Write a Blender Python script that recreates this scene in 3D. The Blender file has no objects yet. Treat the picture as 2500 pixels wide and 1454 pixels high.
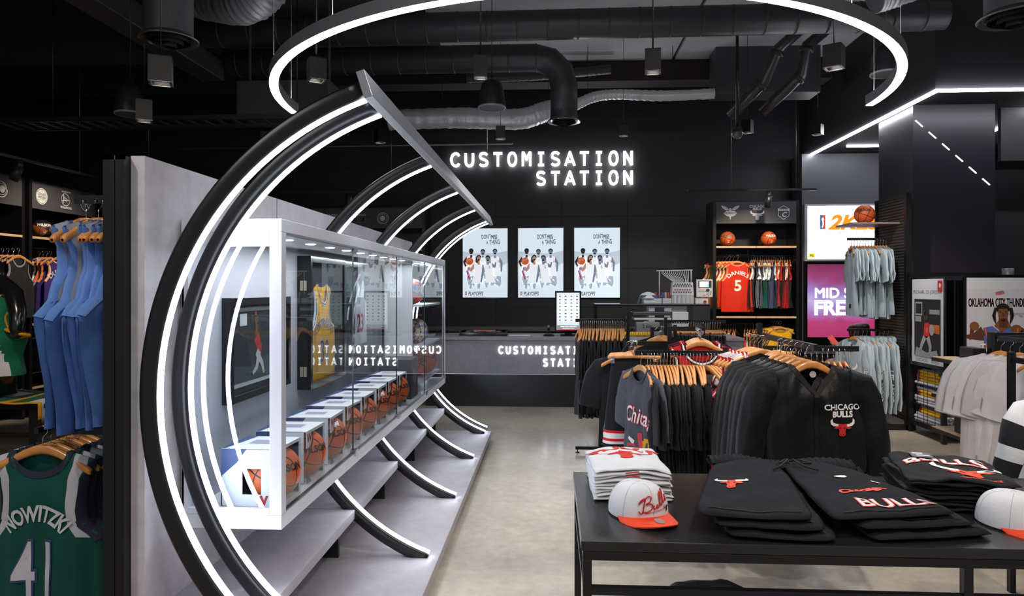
import bpy, bmesh, math, random
from mathutils import Vector, Matrix
R = math.radians
PI = math.pi
sc = bpy.context.scene
COL = sc.collection
rnd = random.Random(7)

# ---------------------------------------------------------------- camera, world, lights, exposure
cam_d = bpy.data.cameras.new('camera')
cam = bpy.data.objects.new('camera', cam_d)
COL.objects.link(cam)
cam.location = (0, 0, 1.65)
cam.rotation_euler = (R(90), 0, math.atan(96 / 1730.0))
cam_d.sensor_width = 36.0
cam_d.lens = 1730.0 / 2500.0 * 36.0
cam_d.shift_y = -26.0 / 2500.0
cam_d.clip_start = 0.05
cam_d.clip_end = 100
sc.camera = cam
sc.view_settings.view_transform = 'Standard'
sc.view_settings.look = 'None'
sc.view_settings.exposure = 0.0
sc.view_settings.gamma = 1.0
sc.view_settings.use_curve_mapping = False
w = bpy.data.worlds.new('world')
sc.world = w
w.use_nodes = True
w.node_tree.nodes['Background'].inputs[0].default_value = (0.85, 0.88, 1.0, 1)
w.node_tree.nodes['Background'].inputs[1].default_value = 0.22


def area(name, loc, rot, sx, sy, power, col):
    l = bpy.data.lights.new(name, 'AREA')
    l.shape = 'RECTANGLE'
    l.size = sx
    l.size_y = sy
    l.energy = power
    l.color = col
    o = bpy.data.objects.new(name, l)
    o.location = loc
    o.rotation_euler = rot
    COL.objects.link(o)
    return o


# added fill lamps, out of view behind and beside the camera
area('unseen_fill_light', (1.6, -1.2, 4.3), (R(18), 0, 0), 3.5, 1.2, 100, (1, .91, .80))
area('unseen_fill_light', (-3.6, 0.5, 4.3), (R(12), 0, 0), 2.0, 1.2, 38, (1, .95, .9))
# spots: position, target, power, cone, colour
WARM = (1, .82, .62)
COOL = (.92, .96, 1)
NEUT = (1, .95, .9)
for loc, tgt, pw, ang, c in [
        ((-.5, 5.0, 3.15), (-.2, 6.5, 0), 70, 70, COOL),
        ((.73, 5.0, 3.15), (.75, 4.8, .9), 120, 75, NEUT),
        ((1.96, 5.0, 3.15), (1.3, 3.9, .9), 120, 75, NEUT),
        ((1.3, 1.2, 3.9), (1.1, 2.9, .8), 150, 70, NEUT),
        ((2.6, 2.0, 3.9), (2.9, 4.5, .6), 150, 75, WARM),
        ((3.2, 6.2, 3.6), (3.2, 7.4, 0), 130, 80, WARM),
        ((3.0, 7.3, 3.4), (3.9, 8.8, 1.4), 170, 60, NEUT),
        ((3.4, 5.6, 3.4), (4.2, 7.9, 1.2), 130, 60, NEUT),
        ((3.15, 9.6, 3.5), (3.2, 11.4, 1.6), 260, 60, WARM),
        ((1.6, 8.6, 3.4), (1.9, 10.8, 1.1), 170, 75, NEUT),
        ((-.3, 8.4, 3.4), (-.3, 10.0, .5), 80, 70, COOL),
        ((-2.6, 1.3, 3.9), (-2.1, 3.0, 1.2), 110, 50, NEUT),
        ((-4.4, 4.6, 3.6), (-5.0, 6.5, .9), 130, 60, WARM),
        ((-4.9, 8.2, 3.6), (-6.7, 9.0, 1.8), 240, 60, WARM),
        ((.8, 7.0, 3.4), (1.0, 6.3, .8), 80, 70, NEUT),
        ((.6, 11.9, 2.75), (.1, 10.4, 4.2), 45, 120, COOL)]:  # last one: added spot without a fixture, aimed up to brighten the foil duct
    l = bpy.data.lights.new('spot_beam', 'SPOT')
    l.energy = pw
    l.spot_size = R(ang)
    l.spot_blend = .7
    l.shadow_soft_size = .05
    l.color = c
    o = bpy.data.objects.new('spot_beam', l)
    o.location = loc
    o.rotation_euler = (Vector(tgt) - Vector(loc)).to_track_quat('-Z', 'Y').to_euler()
    COL.objects.link(o)


# ---------------------------------------------------------------- materials
def lin(h):
    h = h.lstrip('#')
    v = [int(h[i:i + 2], 16) / 255 for i in (0, 2, 4)]
    return tuple(x / 12.92 if x <= .04045 else ((x + .055) / 1.055) ** 2.4 for x in v)


_mats = {}


def mat(hexc, rough=.5, metal=0, emit=0, noise=0, nscale=40, bump=0, bscale=200, sheen=0, spec=.5, coat=0):
    key = (hexc, rough, metal, emit, noise, nscale, bump, bscale, sheen, spec, coat)
    if key in _mats:
        return _mats[key]
    m = bpy.data.materials.new('mat_' + hexc.strip('#'))
    m.use_nodes = True
    nt = m.node_tree
    b = nt.nodes['Principled BSDF']
    c = lin(hexc)
    b.inputs['Base Color'].default_value = (*c, 1)
    b.inputs['Roughness'].default_value = rough
    b.inputs['Metallic'].default_value = metal
    b.inputs['Specular IOR Level'].default_value = spec
    if coat:
        b.inputs['Coat Weight'].default_value = coat
        b.inputs['Coat Roughness'].default_value = .08
    if sheen:
        b.inputs['Sheen Weight'].default_value = sheen
        b.inputs['Sheen Roughness'].default_value = .5
    if emit:
        b.inputs['Emission Color'].default_value = (*c, 1)
        b.inputs['Emission Strength'].default_value = emit
    if noise or bump:
        tc = nt.nodes.new('ShaderNodeTexCoord')
        if noise:
            n = nt.nodes.new('ShaderNodeTexNoise')
            n.inputs['Scale'].default_value = nscale
            n.inputs['Detail'].default_value = 6
            nt.links.new(tc.outputs['Object'], n.inputs['Vector'])
            r = nt.nodes.new('ShaderNodeMapRange')
            r.inputs['From Min'].default_value = .3
            r.inputs['From Max'].default_value = .7
            r.inputs['To Min'].default_value = 1 - noise
            r.inputs['To Max'].default_value = 1 + noise
            nt.links.new(n.outputs['Fac'], r.inputs['Value'])
            mx = nt.nodes.new('ShaderNodeVectorMath')
            mx.operation = 'SCALE'
            mx.inputs[0].default_value = c
            nt.links.new(r.outputs['Result'], mx.inputs['Scale'])
            nt.links.new(mx.outputs['Vector'], b.inputs['Base Color'])
        if bump:
            n2 = nt.nodes.new('ShaderNodeTexNoise')
            n2.inputs['Scale'].default_value = bscale
            n2.inputs['Detail'].default_value = 3
            nt.links.new(tc.outputs['Object'], n2.inputs['Vector'])
            bp = nt.nodes.new('ShaderNodeBump')
            bp.inputs['Strength'].default_value = bump
            bp.inputs['Distance'].default_value = .01
            nt.links.new(n2.outputs['Fac'], bp.inputs['Height'])
            nt.links.new(bp.outputs['Normal'], b.inputs['Normal'])
    _mats[key] = m
    return m


def fab(h, rough=.85, bump=.15, noise=.06, nscale=9):
    return mat(h, rough, bump=bump, bscale=60, noise=noise, nscale=nscale, sheen=.05, spec=.2)


def glow(h, e):
    return mat(h, .5, emit=e)


def concrete(name, h, rough, spread=.16, scale=1.6, tint=None, bump=.05, spec=.4):
    m = bpy.data.materials.new(name)
    m.use_nodes = True
    nt = m.node_tree
    b = nt.nodes['Principled BSDF']
    b.inputs['Specular IOR Level'].default_value = spec
    c = lin(h)
    tc = nt.nodes.new('ShaderNodeTexCoord')
    mp = nt.nodes.new('ShaderNodeMapping')
    mp.inputs['Scale'].default_value = (1, 1, .6)
    nt.links.new(tc.outputs['Object'], mp.inputs['Vector'])
    n = nt.nodes.new('ShaderNodeTexNoise')
    n.inputs['Scale'].default_value = scale
    n.inputs['Detail'].default_value = 9
    n.inputs['Roughness'].default_value = .62
    n.inputs['Distortion'].default_value = .5
    nt.links.new(mp.outputs['Vector'], n.inputs['Vector'])
    cr = nt.nodes.new('ShaderNodeValToRGB')
    t = lin(tint) if tint else c
    cr.color_ramp.elements[0].position = .32
    cr.color_ramp.elements[1].position = .68
    cr.color_ramp.elements[0].color = (*(x * (1 - spread) for x in c), 1)
    cr.color_ramp.elements[1].color = (*(x * (1 + spread * .7) for x in t), 1)
    nt.links.new(n.outputs['Fac'], cr.inputs['Fac'])
    n3 = nt.nodes.new('ShaderNodeTexNoise')
    n3.inputs['Scale'].default_value = 14
    n3.inputs['Detail'].default_value = 8
    nt.links.new(tc.outputs['Object'], n3.inputs['Vector'])
    r3 = nt.nodes.new('ShaderNodeMapRange')
    r3.inputs['From Min'].default_value = .3
    r3.inputs['From Max'].default_value = .7
    r3.inputs['To Min'].default_value = .9
    r3.inputs['To Max'].default_value = 1.07
    nt.links.new(n3.outputs['Fac'], r3.inputs['Value'])
    sm = nt.nodes.new('ShaderNodeVectorMath')
    sm.operation = 'SCALE'
    nt.links.new(cr.outputs['Color'], sm.inputs[0])
    nt.links.new(r3.outputs['Result'], sm.inputs['Scale'])
    nt.links.new(sm.outputs['Vector'], b.inputs['Base Color'])
    r4 = nt.nodes.new('ShaderNodeMapRange')
    r4.inputs['To Min'].default_value = max(.05, rough - .1)
    r4.inputs['To Max'].default_value = rough + .12
    nt.links.new(n.outputs['Fac'], r4.inputs['Value'])
    nt.links.new(r4.outputs['Result'], b.inputs['Roughness'])
    if bump:
        bp = nt.nodes.new('ShaderNodeBump')
        bp.inputs['Strength'].default_value = bump
        bp.inputs['Distance'].default_value = .02
        nt.links.new(n3.outputs['Fac'], bp.inputs['Height'])
        nt.links.new(bp.outputs['Normal'], b.inputs['Normal'])
    return m


def floor_material():
    m = concrete('polished_concrete', '#aba59c', .2, .22, .55, '#c2b6a4', .02, .5)
    nt = m.node_tree
    b = nt.nodes['Principled BSDF']
    src = b.inputs['Base Color'].links[0].from_socket
    tc = nt.nodes.new('ShaderNodeTexCoord')
    # hairline cracks and pale scuffs in the screed
    wv = nt.nodes.new('ShaderNodeTexNoise')
    wv.inputs['Scale'].default_value = .9
    wv.inputs['Detail'].default_value = 4
    nt.links.new(tc.outputs['Object'], wv.inputs['Vector'])
    ma = nt.nodes.new('ShaderNodeMath')
    ma.operation = 'SUBTRACT'
    ma.inputs[1].default_value = .5
    nt.links.new(wv.outputs['Fac'], ma.inputs[0])
    ab = nt.nodes.new('ShaderNodeMath')
    ab.operation = 'ABSOLUTE'
    nt.links.new(ma.outputs[0], ab.inputs[0])
    lt = nt.nodes.new('ShaderNodeMapRange')
    lt.inputs['From Min'].default_value = .0
    lt.inputs['From Max'].default_value = .006
    lt.inputs['To Min'].default_value = .35
    lt.inputs['To Max'].default_value = 0
    nt.links.new(ab.outputs[0], lt.inputs['Value'])
    mx = nt.nodes.new('ShaderNodeMix')
    mx.data_type = 'RGBA'
    nt.links.new(lt.outputs['Result'], mx.inputs['Factor'])
    nt.links.new(src, mx.inputs[6])
    mx.inputs[7].default_value = (.5, .48, .45, 1)
    nt.links.new(mx.outputs[2], b.inputs['Base Color'])
    return m


def glass_material(name, tint=(.93, .96, .97), rmin=.0):
    m = bpy.data.materials.new(name)
    m.use_nodes = True
    nt = m.node_tree
    nt.nodes.clear()
    out = nt.nodes.new('ShaderNodeOutputMaterial')
    tr = nt.nodes.new('ShaderNodeBsdfTransparent')
    tr.inputs[0].default_value = (*tint, 1)
    gl = nt.nodes.new('ShaderNodeBsdfGlossy')
    gl.inputs['Roughness'].default_value = rmin
    fr = nt.nodes.new('ShaderNodeLayerWeight')
    fr.inputs['Blend'].default_value = .5
    pw = nt.nodes.new('ShaderNodeMath')
    pw.operation = 'POWER'
    pw.inputs[1].default_value = 5
    nt.links.new(fr.outputs['Facing'], pw.inputs[0])
    mu = nt.nodes.new('ShaderNodeMath')
    mu.operation = 'MULTIPLY_ADD'
    mu.inputs[1].default_value = .62
    mu.inputs[2].default_value = .035
    mu.use_clamp = True
    nt.links.new(pw.outputs[0], mu.inputs[0])
    mx = nt.nodes.new('ShaderNodeMixShader')
    nt.links.new(mu.outputs[0], mx.inputs[0])
    nt.links.new(tr.outputs[0], mx.inputs[1])
    nt.links.new(gl.outputs[0], mx.inputs[2])
    nt.links.new(mx.outputs[0], out.inputs[0])
    return m


def ball_material(name, c1, seam='#120a08', c2=None, patch=None):
    m = bpy.data.materials.new(name)
    m.use_nodes = True
    nt = m.node_tree
    b = nt.nodes['Principled BSDF']
    b.inputs['Roughness'].default_value = .45
    tc = nt.nodes.new('ShaderNodeTexCoord')
    nm = nt.nodes.new('ShaderNodeVectorMath')
    nm.operation = 'NORMALIZE'
    nt.links.new(tc.outputs['Object'], nm.inputs[0])
    sp = nt.nodes.new('ShaderNodeSeparateXYZ')
    nt.links.new(nm.outputs[0], sp.inputs[0])

    def mth(op, a, bb=None):
        n = nt.nodes.new('ShaderNodeMath')
        n.operation = op
        for i, v in enumerate((a, bb)):
            if v is None:
                continue
            if isinstance(v, (int, float)):
                n.inputs[i].default_value = v
            else:
                nt.links.new(v, n.inputs[i])
        return n.outputs[0]
    x, y, z = sp.outputs
    ax, az = mth('ABSOLUTE', x), mth('ABSOLUTE', z)
    # two great circles and the pair of curved seams
    curve = mth('ABSOLUTE', mth('SUBTRACT', mth('ABSOLUTE', y), mth('ADD', .50, mth('MULTIPLY', mth('MULTIPLY', x, x), .32))))
    d = mth('MINIMUM', mth('MINIMUM', ax, az), curve)
    f = mth('LESS_THAN', d, .028)
    mix = nt.nodes.new('ShaderNodeMix')
    mix.data_type = 'RGBA'
    nt.links.new(f, mix.inputs['Factor'])
    mix.inputs[6].default_value = (*lin(c1), 1)
    mix.inputs[7].default_value = (*lin(seam), 1)
    if c2:
        if patch:   # painted ball: patches of several colours
            n = nt.nodes.new('ShaderNodeTexNoise')
            n.inputs['Scale'].default_value = 11
            n.inputs['Detail'].default_value = 5
            n.inputs['Distortion'].default_value = 1.2
            nt.links.new(tc.outputs['Object'], n.inputs['Vector'])
            cr = nt.nodes.new('ShaderNodeValToRGB')
            cr.color_ramp.interpolation = 'CONSTANT'
            e = cr.color_ramp.elements
            e[0].color = (*lin(c1), 1)
            e[1].position = .43
            e[1].color = (*lin(c2), 1)
            for ps, cc in ((.5, '#8d93a8'), (.56, '#d0d2da'), (.62, '#e2a026')):
                q = e.new(ps)
                q.color = (*lin(cc), 1)
            nt.links.new(n.outputs['Fac'], cr.inputs['Fac'])
            nt.links.new(cr.outputs['Color'], mix.inputs[6])
        else:
            m2 = nt.nodes.new('ShaderNodeMix')
            m2.data_type = 'RGBA'
            nt.links.new(mth('LESS_THAN', mth('MULTIPLY', x, z), 0), m2.inputs['Factor'])
            m2.inputs[6].default_value = (*lin(c1), 1)
            m2.inputs[7].default_value = (*lin(c2), 1)
            nt.links.new(m2.outputs[2], mix.inputs[6])
    nt.links.new(mix.outputs[2], b.inputs['Base Color'])
    v = nt.nodes.new('ShaderNodeTexVoronoi')
    v.inputs['Scale'].default_value = 260
    nt.links.new(tc.outputs['Object'], v.inputs['Vector'])
    bp = nt.nodes.new('ShaderNodeBump')
    bp.inputs['Strength'].default_value = .2
    bp.inputs['Distance'].default_value = .002
    nt.links.new(v.outputs['Distance'], bp.inputs['Height'])
    nt.links.new(bp.outputs['Normal'], b.inputs['Normal'])
    return m


BLACKWALL = mat('#232226', .5, noise=.06, nscale=2)
BLACKP = mat('#1a1a1c', .38, noise=.05, nscale=8)
BLACKM = mat('#131315', .32, spec=.5)
BLACKG = mat('#0d0d0f', .14, spec=.5)
DUCT = mat('#3b3b3f', .42, noise=.08, nscale=3, bump=.1, bscale=12)
CEIL = mat('#a8a7ab', .85, noise=.12, nscale=2)
CEILD = mat('#2f282b', .9, noise=.1, nscale=2)
WHITEM = mat('#d9dade', .35)
WHITEI = mat('#d5d6dc', .6)
STEEL = mat('#8c8e92', .3, metal=.9)
CHROME = mat('#c9cbd0', .18, metal=1)
PLAST = mat('#c6c7cb', .4)
WOOD = mat('#c78a50', .42, noise=.16, nscale=30, coat=.2)
WOODD = mat('#7d4a36', .42, noise=.12, nscale=30, coat=.2)
OAK = mat('#cfb08a', .5, noise=.1, nscale=12)
FOIL = mat('#cfd0d5', .34, metal=.3, bump=1.0, bscale=11)
LED = glow('#f4f7ff', 30)
LEDB = glow('#e6eeff', 28)
GLASS = glass_material('clear_glass')
WHITE = mat('#eeeeef', .6)
PWHITE = mat('#e9e9ec', .45)
RED = mat('#c9202c', .5)
BLACKF = fab('#141416')

# ---------------------------------------------------------------- mesh builder
class MB:
    def __init__(s):
        s.v, s.f, s.m, s.sm = [], [], [], []

    def add(s, vs, fs, mi=0, smooth=False, M=None):
        o = len(s.v)
        if M is not None:
            vs = [tuple(M @ Vector(p)) for p in vs]
        s.v += [tuple(p) for p in vs]
        for f in fs:
            s.f.append([o + i for i in f])
            s.m.append(mi)
            s.sm.append(smooth)
        return s

    def box(s, x0, x1, y0, y1, z0, z1, mi=0, M=None):
        vs = [(x, y, z) for z in (z0, z1) for y in (y0, y1) for x in (x0, x1)]
        return s.add(vs, [(0, 2, 3, 1), (4, 5, 7, 6), (0, 1, 5, 4), (2, 6, 7, 3), (0, 4, 6, 2), (1, 3, 7, 5)], mi, False, M)

    def bar(s, p0, p1, w, h, mi=0, up=(0, 0, 1)):
        p0, p1 = Vector(p0), Vector(p1)
        d = (p1 - p0)
        L = d.length
        d.normalize()
        u = Vector(up)
        if abs(d.dot(u)) > .95:
            u = Vector((0, 1, 0))
        a = d.cross(u).normalized()
        b = a.cross(d)
        vs = [p + a * i * w / 2 + b * j * h / 2 for p in (p0, p1) for j in (-1, 1) for i in (-1, 1)]
        return s.add(vs, [(0, 1, 3, 2), (4, 6, 7, 5), (0, 4, 5, 1), (2, 3, 7, 6), (0, 2, 6, 4), (1, 5, 7, 3)], mi)

    def tube(s, pts, r, n=8, closed=False, mi=0, cap=True, sx=1, smooth=True, up=None):
        pts = [Vector(p) for p in pts]
        N = len(pts)
        rs = r if isinstance(r, (list, tuple)) else [r] * N
        vs, fs = [], []
        prev = None
        for i, p in enumerate(pts):
            if closed:
                t = pts[(i + 1) % N] - pts[i - 1]
            else:
                t = pts[min(i + 1, N - 1)] - pts[max(i - 1, 0)]
            t.normalize()
            if prev is None:
                a = Vector(up) if up else Vector((0, 0, 1))
                if abs(a.dot(t)) > .9:
                    a = Vector((0, 1, 0))
                    if abs(a.dot(t)) > .9:
                        a = Vector((1, 0, 0))
            else:
                a = prev
            a = (a - t * a.dot(t)).normalized()
            prev = a
            b = t.cross(a)
            for k in range(n):
                th = 2 * PI * k / n + PI / n
                vs.append(p + (a * math.cos(th) * sx + b * math.sin(th)) * rs[i])
        for i in range(N if closed else N - 1):
            for k in range(n):
                j = (i + 1) % N
                fs.append((i * n + k, i * n + (k + 1) % n, j * n + (k + 1) % n, j * n + k))
        s.add(vs, fs, mi, smooth)
        if cap and not closed:
            o = len(s.v) - len(vs)
            s.f.append([o + k for k in range(n)][::-1])
            s.m.append(mi)
            s.sm.append(False)
            s.f.append([o + (N - 1) * n + k for k in range(n)])
            s.m.append(mi)
            s.sm.append(False)
        return s

    def lathe(s, prof, c=(0, 0, 0), n=24, mi=0, smooth=True, M=None, cap=False):
        vs, fs = [], []
        for r, z in prof:
            for k in range(n):
                a = 2 * PI * k / n
                vs.append((c[0] + r * math.cos(a), c[1] + r * math.sin(a), c[2] + z))
        for i in range(len(prof) - 1):
            for k in range(n):
                fs.append((i * n + k, i * n + (k + 1) % n, (i + 1) * n + (k + 1) % n, (i + 1) * n + k))
        if cap:
            fs.append(tuple(range(n))[::-1])
            fs.append(tuple((len(prof) - 1) * n + k for k in range(n)))
        return s.add(vs, fs, mi, smooth, M)

    def poly(s, pts, mi=0, M=None):
        return s.add(pts, [tuple(range(len(pts)))], mi, False, M)

    def prism(s, pts2, z0, z1, mi=0, M=None):
        n = len(pts2)
        vs = [(x, y, z0) for x, y in pts2] + [(x, y, z1) for x, y in pts2]
        fs = [tuple(range(n))[::-1], tuple(range(n, 2 * n))] + [(i, (i + 1) % n, n + (i + 1) % n, n + i) for i in range(n)]
        return s.add(vs, fs, mi, False, M)

    def grid(s, fn, nu, nv, mi=0, smooth=True, closeu=False):
        vs = [fn(i / nu, j / nv) for j in range(nv + 1) for i in range(nu + (0 if closeu else 1))]
        W = nu + (0 if closeu else 1)
        fs = [(j * W + i, j * W + (i + 1) % W, (j + 1) * W + (i + 1) % W, (j + 1) * W + i) for j in range(nv) for i in range(nu)]
        return s.add(vs, fs, mi, smooth)


def mkobj(name, mb, m, parent=None, world=True, bevel=0, weld=False):
    """Links the builder's mesh as one object; world coordinates are moved into the parent's frame."""
    me = bpy.data.meshes.new(name)
    off = Vector((0, 0, 0))
    if parent is not None and world:
        p = parent
        while p is not None:
            off += Vector(p.location)
            p = p.parent
    vs = [(p[0] - off.x, p[1] - off.y, p[2] - off.z) for p in mb.v] if off.length else mb.v
    me.from_pydata(vs, [], mb.f)
    for q in (m if isinstance(m, (list, tuple)) else [m]):
        me.materials.append(q)
    me.polygons.foreach_set('material_index', mb.m)
    me.polygons.foreach_set('use_smooth', mb.sm)
    if weld:
        bm = bmesh.new()
        bm.from_mesh(me)
        bmesh.ops.remove_doubles(bm, verts=bm.verts, dist=1e-4)
        bmesh.ops.recalc_face_normals(bm, faces=bm.faces)
        bm.to_mesh(me)
        bm.free()
    me.update()
    o = bpy.data.objects.new(name, me)
    COL.objects.link(o)
    if parent is not None:
        o.parent = parent
    if bevel:
        b = o.modifiers.new('bevel', 'BEVEL')
        b.width = bevel
        b.segments = 2
        b.limit_method = 'ANGLE'
    return o


def thing(name, label, cat, loc=(0, 0, 0), rz=0, group=None):
    o = bpy.data.objects.new(name, None)
    o.empty_display_size = .05
    COL.objects.link(o)
    o.location = loc
    o.rotation_euler = (0, 0, rz)
    tag(o, label, cat, group)
    return o


def tag(o, label, cat, group=None):
    o['label'] = label
    o['category'] = cat
    if group:
        o['group'] = group
    return o


def struct(name, mb, m, **k):
    o = mkobj(name, mb, m, **k)
    o['kind'] = 'structure'
    return o


def kids(o):
    return [c for c in ALLKIDS.get(o.name, [])]


def dup(o, parent=None):
    c = o.copy()
    COL.objects.link(c)
    if parent is not None:
        c.parent = parent
    for ch in list(o.children):
        dup(ch, c)
    return c


def place(o, loc, rz=0, label=None, group=None, ry=0, rx=0, sc_=None):
    o.location = loc
    o.rotation_euler = (rx, ry, rz)
    if label:
        o['label'] = label
    if group:
        o['group'] = group
    if sc_:
        o.scale = sc_
    return o


_used = set()


def inst(proto, loc, rz=0, label=None, group=None, **k):
    """First use moves the prototype itself, later ones copy it with its parts."""
    if proto.name in _used:
        o = dup(proto)
    else:
        _used.add(proto.name)
        o = proto
    if o.get('category') in ('jersey', 't-shirt', 'hoodie', 'shorts') and 'sc_' not in k:
        k['sc_'] = (1, 1, rnd.uniform(.965, 1.03))
    return place(o, loc, rz, label, group, **k)


ORD = ['first', 'second', 'third', 'fourth', 'fifth', 'sixth', 'seventh', 'eighth', 'ninth', 'tenth', 'eleventh', 'twelfth',
       'thirteenth', 'fourteenth', 'fifteenth', 'sixteenth', 'seventeenth', 'eighteenth', 'nineteenth', 'twentieth',
       'twenty-first', 'twenty-second', 'twenty-third', 'twenty-fourth', 'twenty-fifth', 'twenty-sixth', 'twenty-seventh',
       'twenty-eighth', 'twenty-ninth', 'thirtieth']

# ---------------------------------------------------------------- lettering
_tcache = {}


def text_geo(s, size, bold=0, shear=0, sx=1, align='CENTER', cell=0, spacing=1):
    """Triangulated flat lettering in x/y; optional cutting into cells so that it can drape."""
    key = (s, size, bold, shear, sx, align, cell, spacing)
    if key in _tcache:
        return _tcache[key]
    cu = bpy.data.curves.new('lettering_curve', 'FONT')
    cu.body = s
    cu.size = size
    cu.align_x = align
    bold = min(bold, size * (.025 if ('M' in s or 'A' in s) else .05))
    cu.offset = 0 if 'M' in s else bold
    cu.shear = shear
    cu.space_character = spacing
    cu.resolution_u = 3
    ob = bpy.data.objects.new('lettering_curve', cu)
    me = bpy.data.meshes.new_from_object(ob)
    bm = bmesh.new()
    bm.from_mesh(me)
    if cell and bm.verts:
        for ax in (0, 1):
            lo = min(v.co[ax] for v in bm.verts)
            hi = max(v.co[ax] for v in bm.verts)
            k = lo + cell
            while k < hi:
                co = [0, 0, 0]
                no = [0, 0, 0]
                co[ax] = k
                no[ax] = 1
                bmesh.ops.bisect_plane(bm, geom=bm.verts[:] + bm.edges[:] + bm.faces[:], plane_co=co, plane_no=no)
                k += cell
    vs = [(v.co.x * sx, v.co.y) for v in bm.verts]
    bm.verts.index_update()
    fs = [tuple(v.index for v in f.verts) for f in bm.faces]
    if 'M' in s and bold > 0:      # the outline offset breaks this letter: embolden it by shifted copies
        v0, f0 = vs, fs
        vs, fs = [], []
        for k, (a, b) in enumerate(((0, 0), (-1, -1), (1, -1), (-1, 1), (1, 1))):
            vs += [(x + a * bold, y + b * bold) for x, y in v0]
            fs += [tuple(i + k * len(v0) for i in f) for f in f0]
    bm.free()
    bpy.data.meshes.remove(me)
    bpy.data.objects.remove(ob)
    bpy.data.curves.remove(cu)
    _tcache[key] = (vs, fs)
    return vs, fs


def put_text(mb, s, size, fn, mi=0, **k):
    vs, fs = text_geo(s, size, **k)
    mb.add([fn(x, y) for x, y in vs], fs, mi)


GLY = {
    'C': [[(.95, .80), (.85, .93), (.62, 1), (.42, .97), (.2, .84), (.08, .6), (.08, .4), (.2, .16), (.42, .03), (.62, 0), (.85, .07), (.95, .2)]],
    'U': [[(.08, 1), (.08, .32), (.18, .1), (.38, 0), (.62, 0), (.82, .1), (.92, .32), (.92, 1)]],
    'S': [[(.9, .86), (.72, .97), (.48, 1), (.22, .95), (.1, .78), (.16, .61), (.38, .53), (.66, .47), (.88, .36), (.92, .2), (.78, .05), (.5, 0), (.26, .03), (.08, .13)]],
    'T': [[(0, .97), (1, .97)], [(.5, .97), (.5, -.04)]],
    'O': [[(.5, 1), (.26, .94), (.11, .74), (.07, .5), (.11, .26), (.26, .06), (.5, 0), (.74, .06), (.89, .26), (.93, .5), (.89, .74), (.74, .94), (.5, 1)]],
    'M': [[(.08, -.04), (.08, 1.0), (.16, 1.0), (.5, .48), (.84, 1.0), (.92, 1.0), (.92, -.04)]],
    'I': [[(.16, .97), (.84, .97)], [(.5, .97), (.5, .03)], [(.16, .03), (.84, .03)]],
    'A': [[(-.02, -.04), (.5, 1.0), (1.02, -.04)], [(.22, .28), (.78, .28)]],
    'N': [[(.1, -.04), (.1, 1.04)], [(.1, 1.0), (.9, 0)], [(.9, -.04), (.9, 1.04)]],
}


def letter_mesh(ch, w, h, t, depth):
    """One channel letter standing in x/z, its face towards -y, back at y=0."""
    mb = MB()
    for pl in GLY[ch]:
        P = [Vector((t / 2 + p[0] * (w - t), 0, t / 2 + p[1] * (h - t))) for p in pl]
        for a, b in zip(P, P[1:]):
            d = (b - a).normalized()
            nrm = Vector((-d.z, 0, d.x)) * t / 2
            q = [a + nrm, b + nrm, b - nrm, a - nrm]
            vs = [(p.x, y, p.z) for y in (-depth, 0) for p in q]
            mb.add(vs, [(0, 1, 2, 3), (7, 6, 5, 4), (0, 4, 5, 1), (1, 5, 6, 2), (2, 6, 7, 3), (3, 7, 4, 0)])
        for p in P[1:-1]:
            vs = [(p.x + math.cos(k * PI / 4) * t / 2, y, p.z + math.sin(k * PI / 4) * t / 2) for y in (-depth - .0004, 0) for k in range(8)]
            mb.add(vs, [tuple(range(8))] + [(k, (k + 1) % 8, 8 + (k + 1) % 8, 8 + k) for k in range(8)])
    return mb


def sign(name, label, loc, rows, w, h, t, pitch, depth, m):
    root = thing(name, label, 'sign', loc)
    for x0, z0, s in rows:
        for i, ch in enumerate(s):
            mb = letter_mesh(ch, w, h, t, depth)
            o = mkobj('letter', mb, m, root, world=False)
            o.location = (x0 + i * pitch, 0, z0)
    return root


def flat_art(name, parent, items, to3, hexes, emit=0, step=.0004, rough=.5):
    """A printed or lit picture made of thin coloured shapes: items = (colour, points) or (colour, 'text', args)."""
    mb = MB()
    mats = [mat(h, rough, emit=emit * (e if isinstance(e, (int, float)) else 1)) for h, e in hexes]
    k = 1
    for it in items:
        ci = it[0]
        if it[1] == 'text':
            _, _, s, x, y, size, kw = it
            rot = kw.get('rot', 0)
            kk = {a: b for a, b in kw.items() if a != 'rot'}
            cr, sr = math.cos(rot), math.sin(rot)
            put_text(mb, s, size, lambda a, b, x=x, y=y, k=k: to3(x + a * cr - b * sr, y + a * sr + b * cr, k * step), ci, **kk)
        else:
            mb.poly([to3(a, b, k * step) for a, b in it[1]], ci)
        k += 1
    return mkobj(name, mb, mats, parent, world=False)


def ell(cx, cy, rx, ry, n=16, a0=0, a1=2 * PI):
    return [(cx + rx * math.cos(a0 + (a1 - a0) * i / n), cy + ry * math.sin(a0 + (a1 - a0) * i / n)) for i in range(n if a1 - a0 > 6.2 else n + 1)]


def limb(pts, w0, w1):
    """Tapered flat limb outline along points."""
    P = [Vector((p[0], p[1])) for p in pts]
    L, Rr = [], []
    n = len(P)
    for i, p in enumerate(P):
        d = (P[min(i + 1, n - 1)] - P[max(i - 1, 0)]).normalized()
        nn = Vector((-d.y, d.x)) * (w0 + (w1 - w0) * i / (n - 1))
        L.append(tuple(p + nn))
        Rr.append(tuple(p - nn))
    return L + Rr[::-1]


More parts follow.
